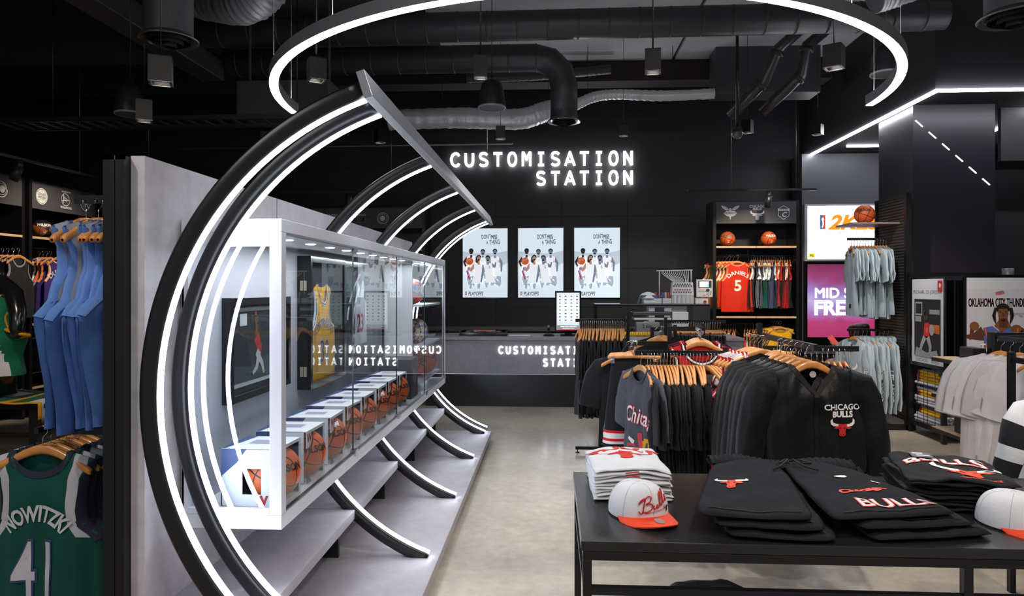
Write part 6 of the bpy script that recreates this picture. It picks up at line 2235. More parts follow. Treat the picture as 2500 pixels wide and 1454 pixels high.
g0 = make_top('t_shirt', 'tmp', 't-shirt', fab('#4a4c57'), 'tee', trim=fab('#3c3e48'), seed=350, nu=24, nv=24, L=.78, T=.035, fa=.012, ws=.225, nd=.085, deco=classic)
inst(g0, (.60, 4.8, 1.21), R(-70), 'charcoal t-shirt printed Chicago in red and white script, first on the front rail', 't-shirts on the front rail')
inst(HW, (.60, 4.8, 1.21), R(-70), 'wooden hanger carrying the charcoal Chicago script t-shirt', 'hangers on the front rail')
htees = [make_top('t_shirt', 'tmp', 't-shirt', [CH, CH2][i % 2], 'tee', trim=CH2, seed=360 + i, nu=20, nv=20, L=.78, T=.024, fa=.02, ws=.225, nd=.08) for i in range(4)]
for i in range(18):
    p = (.645 + i * .0215, 4.8, 1.21)
    a_ = R(-88 + rnd.uniform(-5, 5))
    inst(htees[i % 4], (p[0], p[1], p[2] - .04), a_, 'black t-shirt edge-on, ' + ORD[i] + ' after the charcoal script t-shirt on the front rail', 't-shirts on the front rail')
    inst(HW, p, a_, 'wooden hanger, ' + ORD[i] + ' after the charcoal script t-shirt on the front rail', 'hangers on the front rail')


def stripe_fn(cx, cz, u, side):
    if abs(u) > .86 and cz < -.28:
        return 1
    if abs(cz + .42 + .3 * cx) < .028:
        return 1
    return 0


RJ = fab('#e3e0e2')
RED_F = fab('#c2202a')
rj = [make_top('jersey', 'tmp', 'jersey', None, 'tank', mats=[RJ, RED_F], colfn=stripe_fn, trim=RED_F, trim2=RJ, trimw=.032, seed=380 + i, nu=20, nv=18, L=.80, T=.03, fa=.02, ws=.2, nw=.09) for i in range(3)]
for i in range(6):
    p = (1.035 + i * .022, 4.8, 1.21)
    a_ = R(-62 + rnd.uniform(-4, 4))
    inst(rj[i % 3], (p[0], p[1], p[2] - .025), a_, 'white jersey with red striped edges, ' + ORD[i] + ' from the left on the front rail', 'striped white jerseys on the front rail')
    inst(HW, p, a_, 'wooden hanger of the striped jerseys, ' + ORD[i] + ' from the left on the front rail', 'hangers on the front rail')
# red jerseys facing the camera behind
fr = [make_top('jersey', 'tmp', 'jersey', fab(['#c0202a', '#222226', '#b81c26', '#1f1f23'][i % 4]), 'tank', trim=fab('#202024' if i % 2 == 0 else '#c0202a'), trim2=fab('#e4e0e0'), trimw=.035, seed=390 + i, nu=18, nv=16, L=.8, T=.04, fa=.012, ws=.22, nw=.11, nd=.12) for i in range(4)]
r6 = rack('black rack with red and black jerseys facing out behind the front rail', .9, 1.17, 5.55, 1.33, posts=(1,), base=False)
arm(r6, (1.06, 5.02, 1.36), (1.12, 5.55, 1.34))
mkobj('leg_post', MB().box(.9, .93, 5.54, 5.57, 0, 1.33), BLACKM, r6)
for i in range(7):
    p = (1.06 + i * .008, 5.1 + i * .055, 1.35)
    inst(fr[i % 4], p, R(rnd.uniform(-4, 4)), ['red', 'black and red'][i % 2] + ' vest facing out behind the front rail, ' + ORD[i] + ' from the front', 'red and black vests facing out')
    inst(HW, p, R(rnd.uniform(-4, 4)), 'wooden hanger of the facing red and black vests, ' + ORD[i] + ' from the front', 'hangers of the facing vests')

# ---- jacket rack
r7 = rack('black clothes rack carrying the black team jackets', 1.33, 1.95, 4.62, 1.26, posts=(0,))
arm(r7, (1.335, 3.66, 1.345), (1.335, 4.62, 1.345), .02)
mkobj('riser', MB().box(1.315, 1.345, 4.6, 4.63, 1.26, 1.42), BLACKM, r7)
mkobj('side_shelf', MB().box(1.05, 1.33, 4.6, 4.7, 1.0, 1.02), BLACKM, r7)
SAT = fab('#141416', .42, bump=.2)
HWB = make_hanger('wooden_hanger', mat('#d08a45', .35, noise=.14, nscale=22, coat=.4), 'tmp', half=.225, thick=.022)
HWJ = make_hanger('wooden_hanger', mat('#d08a45', .35, noise=.14, nscale=22, coat=.4), 'tmp', half=.175, thick=.018)


def jdeco(root, c):
    mb = MB()
    c.text(mb, 'CHICAGO', .040, .125, -.215, off=.006, bold=.003, sx=1.0)
    c.text(mb, 'BULLS', .040, .125, -.25, off=.006, bold=.003, sx=1.0)
    for ci, pts in bull(.125, -.297, .082, 1, 0, 2):
        mb.add([c.pt(x, z, -1, .006 + .0015 * ci) for x, z in pts], [tuple(range(len(pts)))], ci)
    mkobj('emblem', shift(mb), [mat('#e9e7e6', .6), mat('#cf2026', .6), mat('#40090c', .6)], root, world=False)
    mb = MB()
    A, B = [], []
    for i in range(21):
        z = -c.nd - (c.L - c.nd) * i / 20
        A.append(c.pt(-.012, z, -1, .004))
        B.append(c.pt(.012, z, -1, .006))
    mb.add(A + B, [(i, i + 1, 22 + i, 21 + i) for i in range(20)])
    mkobj('placket', shift(mb), fab('#101012', .5), root, world=False)
    mb = MB()
    mb.add([(x, .012, z) for x, z in ell(.01, -.05, .017, .017, 16)], [tuple(range(16))[::-1]])
    mkobj('neck_label', shift(mb), mat('#b9b6b6', .6), root, world=False)


jk = [make_top('jacket', 'tmp', 'jacket', SAT, 'long', trim=fab('#0f0f11', .6), seed=400 + i, nu=30, nv=30, L=.62, T=.085, fa=.016, ws=.245, nw=.095, nd=.13, sleeves=.72, slope=.42, vneck=True, seg=12, trimw=.028, deco=jdeco if i == 0 else None) for i in range(3)]
for i in range(6):
    p = (1.335 - .004 * i, 3.72 + i * .085, 1.352)
    inst(jk[0 if i == 0 else 1 + i % 2], p, R(-3 + rnd.uniform(-4, 4) * (i > 0)), 'black satin jacket with the CHICAGO BULLS emblem, frontmost on the arm' if i == 0 else 'black satin jacket, ' + ORD[i] + ' from the front of the arm', 'black jackets on the arm')
    inst(HWJ, p, R(-3 + rnd.uniform(-3, 3)), 'thick wooden hanger of the black jackets, ' + ORD[i] + ' from the front', 'hangers of the black jackets')
for i in range(4):
    p = (1.36, 4.22 + i * .045, 1.352)
    inst(htees[i], p, R(rnd.uniform(-4, 4)), 'black t-shirt behind the jackets, ' + ORD[i] + ' from the front', 'black t-shirts behind the jackets')
    inst(HWJ, p, R(rnd.uniform(-3, 3)), 'thick wooden hanger behind the jackets, ' + ORD[i] + ' from the front', 'hangers of the black jackets')
for i in range(4):
    p = (1.29 - i * .01, 4.42 + i * .05, 1.352)
    inst(rj[i % 3], p, R(-4), 'red and white striped jersey behind the black t-shirts, ' + ORD[i] + ' from the front', 'striped jerseys behind the jackets')
    inst(HWB, p, R(-4), 'thick wooden hanger of the striped jerseys behind the jackets, ' + ORD[i] + ' from the front', 'hangers of the black jackets')
nv_ = [make_top('t_shirt', 'tmp', 't-shirt', fab(['#23222c', '#1b1b20', '#2a2a38'][i]), 'tee', trim=fab(['#c02028', '#1b1b20', '#23222c'][i]), seed=420 + i, nu=14, nv=14, L=.76, T=.02, fa=.014, ws=.225, nd=.08) for i in range(3)]
for i in range(14):
    p = (1.42 + i * .034, 4.62, 1.26)
    a_ = R(80 + rnd.uniform(-5, 5))
    inst(nv_[i % 3], p, a_, 'dark t-shirt edge-on, ' + ORD[i] + ' from the left on the rail behind the jackets', 'dark t-shirts on the rail behind the jackets')
    inst(HW, p, a_, 'wooden hanger, ' + ORD[i] + ' from the left on the rail behind the jackets', 'hangers on the rail behind the jackets')

# ---- right edge: white tees, clipped black shorts, checked jacket
r8 = rack('black rack with white t-shirts at the right edge of the picture', 2.96, 3.5, 4.9, 1.31, posts=(0,))
arm(r8, (2.96, 4.9, 1.31), (3.16, 4.1, 1.31), .018)
wt = [make_top('t_shirt', 'tmp', 't-shirt', fab(['#d6cfd0', '#dcd8da', '#e0dcde'][i]), 'tee', trim=fab('#d8d2d4'), seed=440 + i, nu=20, nv=20, L=.80, T=.026, fa=.014, ws=.235, nd=.08) for i in range(3)]
for i in range(6):
    p = (2.97 + i * .018, 4.86 - i * .065, 1.31)
    inst(wt[i % 3], p, R(-50 - 2 * i + rnd.uniform(-2, 2)), 'white t-shirt at the right picture edge, ' + ORD[i] + ' from the left', 'white t-shirts on the right-hand rack')
    inst(HWJ, p, R(-50 - 2 * i), 'wooden hanger of the white t-shirts, ' + ORD[i] + ' from the left', 'hangers of the white t-shirts')
bs_ = [make_shorts('shorts', 'tmp', fab('#19191c'), seed=450 + i, L=.50, w=.16, T=.035) for i in range(3)]
mb = MB()
put_text(mb, 'BULLS', .075, lambda a, b: (-.06 + a, -.058, -.50 + b), 0, bold=.006)
put_text(mb, 'BULLS', .075, lambda a, b: (-.06 + a, -.060, -.50 + b), 1, bold=.001)
for ci, pts in bull(-.07, -.37, .085, 0, 1, 2):
    mb.add([(x, -.060 - .001 * ci, z) for x, z in pts], [tuple(range(len(pts)))], ci)
mkobj('leg_print', mb, [mat('#c2242a', .6), mat('#dcd8d8', .6), mat('#30080a', .6)], bs_[0], world=False)
for i in range(6):
    p = (3.08 + i * .018, 4.46 - i * .07, 1.31)
    inst(bs_[0 if i == 2 else 1 + i % 2], p, R(-38), 'black shorts with a red BULLS print clipped right of the white t-shirts' if i == 2 else 'black shorts clipped right of the white t-shirts, ' + ORD[i] + ' from the left', 'black clipped shorts on the right-hand rack')
    inst(HC, p, R(-38), 'wooden clip hanger right of the white t-shirts, ' + ORD[i] + ' from the left', 'clip hangers on the right-hand rack')


def check_fn(cx, cz, u, side):
    return int((math.floor((cx + 5) / .11) + math.floor((cz + 5) / .13)) % 2) if cz > -.62 else 2


ck_ = make_top('jacket', 'black and white checked jacket with a red lower part at the right edge', 'jacket', None, 'long', mats=[fab('#d9dade'), fab('#222227'), fab('#b31219')], colfn=check_fn, trim=fab('#222227'),
               seed=460, nu=34, nv=40, L=.86, T=.09, fa=.012, ws=.27, nw=.09, nd=.1, sleeves=.72, slv_mats=[fab('#d9dade'), fab('#222227')], slv_fn=lambda t_, k: (int(t_ * 7.5) + (1 if k in (0, 1, 2, 9, 10, 11) else 0)) % 2, seg=18)
place(ck_, (2.49, 3.42, 1.26), R(-8))
inst(HWJ, (2.49, 3.42, 1.26), R(-8), 'thick wooden hanger carrying the checked jacket at the right edge', 'hanger of the checked jacket')
r9 = thing('clothes_rack', 'black rack holding the checked jacket at the right edge', 'clothes rack', (2.49, 3.7, 0))
mkobj('top_rail', MB().bar((2.49, 3.3, 1.26), (2.49, 4.0, 1.26), .018, .03), BLACKM, r9)
mkobj('post', MB().box(2.475, 2.505, 3.97, 4.0, 0, 1.30), BLACKM, r9)

# ================================================================ left foreground
t = thing('clothes_rack', 'black wall rails with blue and green jerseys at the left edge', 'clothes rack', (-1.95, 3.0, 0))
mkobj('hanging_rail', MB().bar((-2.06, 2.96, 2.03), (-1.69, 2.96, 2.03), .016, .035), BLACKM, t)
mkobj('hanging_rail', MB().bar((-2.19, 2.9, 1.04), (-2.19, 3.6, 1.04), .02, .025), BLACKM, t)
mkobj('cross_rail', MB().bar((-2.18, 2.98, 1.03), (-1.69, 2.98, 1.03), .016, .04), BLACKM, t)
mkobj('cross_rail', MB().bar((-2.18, 3.58, 1.03), (-1.69, 3.58, 1.03), .016, .04), BLACKM, t)
BLU = fab('#4668a8', .75)


def bl_fn(cx, cz, u, side):
    if cz > -.34 and .5 < abs(u) < .93:
        return 1
    return 0


blj = [make_top('jersey', 'tmp', 'jersey', None, 'tank', mats=[BLU, fab('#b6bccb')], colfn=bl_fn, trim=fab('#5d82c4', .7), trimw=.016, seed=500 + i, nu=30, nv=30, L=.86, T=.035, fa=.014, ws=.2, nw=.1, nd=.16, armz=-.40,
                bw=[(0, .2), (-.05, .2), (-.12, .16), (-.2, .155), (-.30, .20), (-.41, .29), (-.86, .24)]) for i in range(3)]
xs = [-2.01, -1.955, -1.925, -1.89, -1.85, -1.80]
for i, x in enumerate(xs):
    a_ = R(88 + rnd.uniform(-8, 8))
    inst(blj[i % 3], (x, 2.96, 2.03), a_, 'royal blue jersey with a pale stripe, ' + ORD[i] + ' from the left in the upper left group', 'blue jerseys at the upper left')
    inst(HWB, (x, 2.96, 2.03), a_, 'thick wooden hanger of the blue jerseys, ' + ORD[i] + ' from the left', 'hangers of the blue jerseys')


def gr_fn(cx, cz, u, side):
    if .64 < abs(u) < .85 and cz > -.36:
        return 1
    return 0


gdeco = lambda root, c: None


def nowi(root, c):
    mb = MB()
    c.text(mb, 'NOWITZKI', .092, 0, -.285, arch=.145, off=.006, bold=.003, sx=.54)
    c.text(mb, '41', .33, .0, -.60, off=.008, bold=.004, sx=.62)
    mkobj('lettering', shift(mb), mat('#c9c9cf', .6), root, world=False)
    mb = MB()
    c.text(mb, '41', .33, .0, -.60, off=.005, bold=.014, sx=.62)
    mkobj('lettering_edge', shift(mb), mat('#3d4a78', .6), root, world=False)


grn = [make_top('jersey', 'tmp', 'jersey', None, 'tank', mats=[fab('#0d4a42', .6), fab('#b9b8c0')], colfn=gr_fn, trim=fab('#2a2b3e', .7), trimw=.026, seed=520 + i, nu=44, nv=34, L=.82, T=.04, fa=.010, ws=.235, nw=.115, nd=.085,
                bw=[(0, .235), (-.05, .235), (-.12, .20), (-.22, .19), (-.29, .2), (-.36, .27), (-.82, .27)], armz=-.36, deco=nowi if i == 0 else None) for i in range(2)]
for i in range(6):
    p = (-2.19, 2.94 + i * .05, 1.05)
    inst(grn[0 if i == 0 else 1], p, R(2 + rnd.uniform(-2, 2)), 'dark green NOWITZKI number 41 jersey at the lower left, frontmost' if i == 0 else 'dark green jersey, ' + ORD[i] + ' from the front in the lower left group', 'green jerseys at the lower left')
    inst(HWB, p, R(2 + rnd.uniform(-2, 2)), 'thick wooden hanger of the green jerseys, ' + ORD[i] + ' from the front', 'hangers of the green jerseys')
HD = make_hanger('dark_hanger', WOODD, 'tmp', half=.225, thick=.022)
for i in range(3):
    p = (-1.98 + i * .03, 3.3 + i * .1, 1.06)
    inst(HD, p, R(-30 + 10 * i), 'dark reddish wooden hanger behind the green jerseys, ' + ORD[i] + ' from the left', 'dark hangers at the lower left')
    inst(blj[i], p, R(-20 + 10 * i), 'royal blue jersey on a dark hanger behind the green jerseys, ' + ORD[i] + ' from the left', 'blue jerseys behind the green ones')

# low table, folded jerseys and mannequin farther left
t = thing('low_display_table', 'low black display table at the left edge with folded green jerseys', 'table', (-5.6, 6.8, 0))
mkobj('table_top', MB().box(-6.6, -4.83, 6.4, 7.3, .50, .54), BLACKG, t)
for x in (-6.55, -4.88):
    for y in (6.45, 7.25):
        mkobj('leg', MB().box(x - .04, x + .04, y - .03, y + .03, 0, .5), BLACKM, t)
mkobj('stretcher', MB().bar((-6.5, 6.45, .25), (-4.9, 6.45, .25), .03, .04).bar((-4.88, 6.5, .25), (-4.88, 7.2, .25), .03, .04), BLACKM, t)
t = thing('bench_frame', 'black steel frame of a second low stand behind the left table', 'table', (-5.3, 7.9, 0))
mkobj('frame_rail', MB().bar((-6.2, 7.7, .42), (-5.2, 7.7, .42), .04, .04).bar((-5.2, 7.7, .42), (-5.2, 8.3, .42), .04, .04), BLACKM, t)
mkobj('leg', MB().box(-5.24, -5.16, 7.66, 7.74, 0, .42), BLACKM, t)
GJ = fab('#156a4c')


def drape_jersey(name, label, x0, x1, y0, y1, z, hang, m, seed):
    """A jersey laid over a table edge: lies flat and falls over the right-hand side."""
    t_ = thing(name, label, 'jersey', ((x0 + x1) / 2, (y0 + y1) / 2, z))
    r = random.Random(seed)
    ph = r.uniform(0, 6)
    W_ = x1 - x0

    def f(u, v):
        s = u * (W_ + hang)
        y = y0 + (y1 - y0) * v
        w1 = .012 * math.sin(v * 9 + ph) + .006 * math.sin(v * 23 + s * 9)
        if s < W_:
            return (x0 + s, y - .02 * math.sin(s * 6), z + .022 + .006 * math.sin(s * 14 + v * 5))
        q = s - W_
        return (x1 + .02 + w1 + .03 * q, y, z + .02 - q * (1 - .25 * v))
    mb = MB().grid(f, 40, 20)
    for i, fc in enumerate(mb.f):
        u = (sum(k % 41 for k in fc) / 4) / 40
        v = (sum(k // 41 for k in fc) / 4) / 20
        if v > .93 or abs(u - .7) < .014 or v < .05:
            mb.m[i] = 1
        elif u > .84 or (.48 < u < .6 and .25 < v < .8) or (.26 < u < .36 and .25 < v < .8):
            mb.m[i] = 2
    o_ = mkobj('jersey_cloth', mb, m, t_)
    sd = o_.modifiers.new('solid', 'SOLIDIFY')
    sd.thickness = .012
    return t_


drape_jersey('folded_jersey', 'green and white jersey with yellow edging laid over the low table', -6.3, -4.86, 6.42, 7.2, .541, .16, [GJ, fab('#e0a21e'), fab('#dcdde0')], 3)
t = thing('mannequin', 'black mannequin with bent arm in a green, white and yellow jersey', 'mannequin', (-5.45, 6.7, .56))
mkobj('mannequin_body', MB().tube([(-5.45, 6.7, .6), (-5.45, 6.7, 1.0), (-5.45, 6.7, 1.45)], [.16, .15, .19], 20).tube([(-5.62, 6.7, 1.72), (-5.38, 6.68, 1.68), (-5.22, 6.62, 1.58), (-5.13, 6.55, 1.40), (-5.10, 6.5, 1.24), (-5.11, 6.49, 1.17)], [.08, .09, .085, .075, .066, .04], 20).tube([(-5.45, 6.7, 1.6), (-5.45, 6.7, 1.9)], .06, 16), mat('#17171a', .18, spec=.7), t)
c = Cloth('tank', L=.78, ws=.30, nw=.12, nd=.2, T=.19, fa=.006, seed=9, slope=.55, bw=[(0, .3), (-.05, .3), (-.2, .26), (-.36, .3), (-.42, .36), (-.6, .3), (-.78, .34)])
mb = MB()
c.body(mb, 30, 30, lambda cx, cz, u, side: 1 if (.1 < cx + .25 * (cz + .5) < .22 and cz < -.3) else 0)
mb.v = [(x - 5.47, y + 6.62, z + 1.58) for x, y, z in mb.v]
mkobj('jersey_body', mb, [GJ, fab('#d8d8da')], t, weld=True)
mb = MB()
c.arm_trim(mb, .03, z0=-.05, z1=-.42, g=1)
c.arm_trim(mb, .03, z0=-.05, z1=-.42, g=-1)
c.neck_trim(mb, .03)
mb.v = [(x - 5.47, y + 6.62, z + 1.58) for x, y, z in mb.v]
mkobj('jersey_trim', mb, fab('#e09a1c'), t)
mb = MB()
ring_ = [(-5.13 + .095 * math.cos(a), 6.55 + .09 * math.sin(a), 1.215 + .03 * math.cos(a + 2.6)) for a in [2 * PI * k / 24 for k in range(24)]]
mb.tube(ring_, .016, 8, closed=True)
mkobj('armhole_trim', mb, fab('#e09a1c'), t)

# ================================================================ front table and what lies on it
TX0, TX1, TY0, TY1, TZ = .10, 2.42, 2.385, 3.28, .80
t = thing('display_table', 'long black steel display table in the right foreground', 'table', (1.26, 2.83, 0))
TTOP = mat('#262628', .24, noise=.1, nscale=5, spec=.5)
mkobj('table_top', MB().box(TX0, TX1, TY0, TY1, TZ - .034, TZ), TTOP, t, bevel=.003)
mkobj('apron', MB().box(TX0 + .006, TX1 - .006, TY0 + .004, TY0 + .034, TZ - .066, TZ - .036).box(TX0 + .006, TX1 - .006, TY1 - .034, TY1 - .004, TZ - .066, TZ - .036)
      .box(TX0 + .006, TX0 + .036, TY0 + .034, TY1 - .034, TZ - .066, TZ - .036).box(TX1 - .036, TX1 - .006, TY0 + .034, TY1 - .034, TZ - .066, TZ - .036), BLACKM, t, bevel=.002)
for x, y in ((TX0 + .006, TY0 + .004), (TX0 + .006, TY1 - .034), (1.345, TY0 + .004), (TX1 - .036, TY0 + .004), (TX1 - .036, TY1 - .034)):
    mkobj('leg', MB().box(x, x + .03, y, y + .03, 0, TZ - .066), BLACKM, t, bevel=.002)
for y in (TY0 + .019, TY1 - .019):
    mkobj('stretcher', MB().bar((TX0 + .03, y, .63), (TX1 - .03, y, .63), .026, .026), BLACKM, t)
mkobj('stretcher', MB().bar((TX0 + .02, TY0 + .03, .63), (TX0 + .02, TY1 - .03, .63), .026, .026), BLACKM, t)
t = thing('nesting_table', 'lower black table tucked beneath the display table', 'table', (1.0, 2.9, 0))
mkobj('table_top', MB().box(.42, 1.30, 2.55, 3.2, .23, .26), TTOP, t)
for x in (.43, 1.27):
    for y in (2.56, 3.17):
        mkobj('leg', MB().box(x, x + .026, y, y + .026, 0, .23), BLACKM, t)


def folded(name, label, cat, w_, d_, h, m, bulge=.0, seed=0, nu=26, nv=26, group=None, wr=.0025):
    r = random.Random(seed)
    ph = [r.uniform(0, 6) for _ in range(4)]

    def wob(x, y):
        return wr * (math.sin(x * 31 + ph[0] + y * 9) + math.sin(y * 23 + ph[1] - x * 11) + .6 * math.sin((x + y) * 57 + ph[2]))

    def top(x, y):
        U, V = min(1, abs(2 * x / w_)), min(1, abs(2 * y / d_))
        return bulge * (1 - U * U) * (1 - .3 * V) + wob(x, y)

    def f(s):
        def g(u, v):
            U, V = 2 * u - 1, 2 * v - 1
            U = math.copysign(abs(U) ** .6, U)
            V = math.copysign(abs(V) ** .6, V)
            e = max(0, 1 - abs(U) ** 14) ** .5 * max(0, 1 - abs(V) ** 14) ** .5
            x = U * w_ / 2 * (1 + .012 * math.sin(V * 5 + ph[3]))
            y = V * d_ / 2 * (1 + .01 * math.sin(U * 6 + ph[0]))
            return (x, y, h / 2 + s * h / 2 * e + top(x, y))
        return g
    mb = MB()
    mb.grid(f(1), nu, nv)
    mb.grid(f(-1), nu, nv)
    o_ = mkobj(name, mb, m, None, weld=True)
    o_['top_h'] = h
    tag(o_, label, cat, group)
    return o_, (lambda x, y, off=.0015: (x, y, h + top(x, y) + off))


WT = fab('#dcdcde', .9)
for i in range(9):
    o, F_ = folded('folded_t_shirt', ('white BULLS t-shirt with red print on top of the white folded stack' if i == 8 else 'white folded t-shirt, ' + ORD[i] + ' from the bottom of the white stack'), 't-shirt',
                   .315 - .003 * (i % 3), .40, .0135, WT, bulge=.006 + .0022 * i, seed=i, group='white t-shirts folded on the table')
    o.location = (.322 + rnd.uniform(-.004, .004) - .0012 * i, 3.03 + rnd.uniform(-.004, .004), TZ + .001 + i * .0128)
    o.rotation_euler = (0, 0, R(2 + rnd.uniform(-1.5, 1.5)))
    if i == 8:
        mb = MB()
        put_text(mb, 'BULLS', .085, lambda a, b: F_((.11 + b) * math.sin(a / .13) * 1.25, .0 + (.11 + b) * math.cos(a / .13) * .9, .002), 0, bold=.004, cell=.03)
        for ci, pts in bull(0, .035, .14, 0, 1, 0):
            mb.add([F_(x, y, .0025) for x, y in pts], [tuple(range(len(pts)))], ci)
        mkobj('front_print', mb, [mat('#d8301e', .7), mat('#efe4e2', .7)], o, world=False)
    else:
        mkobj('print_edge', MB().add([F_(x, -.1995, -.006 + z) for x, z in ((-.03, 0), (.03, 0), (.025, .006), (-.025, .006))], [(0, 1, 2, 3)]), mat('#d8301e', .7), o, world=False)

BT = fab('#1c1c1f', .88)
for i in range(8):
    lab = 'black BULLS t-shirt with orange and white print, topmost of the black folded stack' if i == 7 else 'black folded t-shirt, ' + ORD[i] + ' from the bottom of the black stack'
    o, F_ = folded('folded_t_shirt', lab, 't-shirt', .36 + .01 * (i % 3), .46, .0155, BT, bulge=.004 + .001 * i, seed=30 + i, group='black t-shirts folded on the table', wr=.004)
    o.location = (1.60 + rnd.uniform(-.012, .012), 2.97 + rnd.uniform(-.012, .012), TZ + .001 + i * .0148)
    o.rotation_euler = (0, 0, R(-12 + rnd.uniform(-4, 4)))
    if i == 7:
        mb = MB()
        for lay, (b_, h_) in enumerate(((.009, 0), (.002, .0015))):
            put_text(mb, 'BULLS', .115, lambda a, b, h_=h_: F_(a * .95 - .01, .02 + b - 1.3 * a * a, .003 + h_), lay, bold=b_, cell=.03)
        for ci, pts in bull(.05, -.075, .16, 0, 1, 2):
            mb.add([F_(x, y, .003 + .001 * ci) for x, y in pts], [tuple(range(len(pts)))], ci)
        put_text(mb, 'PERFORMANCE', .02, lambda a, b: F_(a + .06, -.21 + b, .003), 0, bold=.001, cell=.03)
        mkobj('front_print', mb, [mat('#f0431a', .6), mat('#ece8e8', .6), mat('#5a1408', .6)], o, world=False)
        mb = MB()
        mb.box(-.11, -.03, .10, .19, .012, .0135)
        tg = mkobj('price_tag', mb, mat('#5d6068', .4), o, world=False)
        tg.location = (0, 0, .018)
        mb = MB().box(-.09, -.04, .12, .14, .0136, .0145).box(-.10, -.06, .155, .18, .0136, .0145)
        tg2 = mkobj('tag_print', mb, mat('#d8d8da', .4), o, world=False)
        tg2.location = (0, 0, .018)

# black shorts, laid out in a low stack: each pair has a gathered waistband and two spread legs
SHM = mat('#29292d', .94, bump=.08, bscale=300, noise=.08, nscale=14, spec=.12)


def patch(c00, c10, c11, c01, z0, z1, nu=26, nv=30, ph=0, amp=.004, top=True):
    """Closed soft slab over a four-cornered plan, u across and v from waist to hem."""
    def pos(u, v):
        x = (c00[0] * (1 - u) + c10[0] * u) * (1 - v) + (c01[0] * (1 - u) + c11[0] * u) * v
        y = (c00[1] * (1 - u) + c10[1] * u) * (1 - v) + (c01[1] * (1 - u) + c11[1] * u) * v
        return x, y

    def hgt(u, v, off=0):
        x, y = pos(u, v)
        return z1 + off + amp * (math.sin(x * 21 + ph + y * 8) + .8 * math.sin(y * 27 - x * 13 + ph * 2) + .4 * math.sin(x * 60 + y * 41)) + .012 * math.sin(PI * u) * (1 - .5 * v)

    def g(s):
        def f(u, v):
            U, V = 2 * u - 1, 2 * v - 1
            e = max(0, 1 - abs(U) ** 12) ** .5 * max(0, 1 - abs(V) ** 16) ** .5
            x, y = pos(.5 + U * (1 - .10 * abs(V) ** 6) / 2, .5 + V * (1 - .05 * abs(U) ** 6) / 2)
            zt, zb = hgt(u, v), z0 + .001
            zm = (zt + zb) / 2
            return (x, y, zm + s * (zt - zb) / 2 * e)
        return f
    mb = MB()
    mb.grid(g(1), nu, nv)
    mb.grid(g(-1), nu, nv)
    return mb, (lambda u, v, off=.002: (*pos(u, v), hgt(u, v, off)))


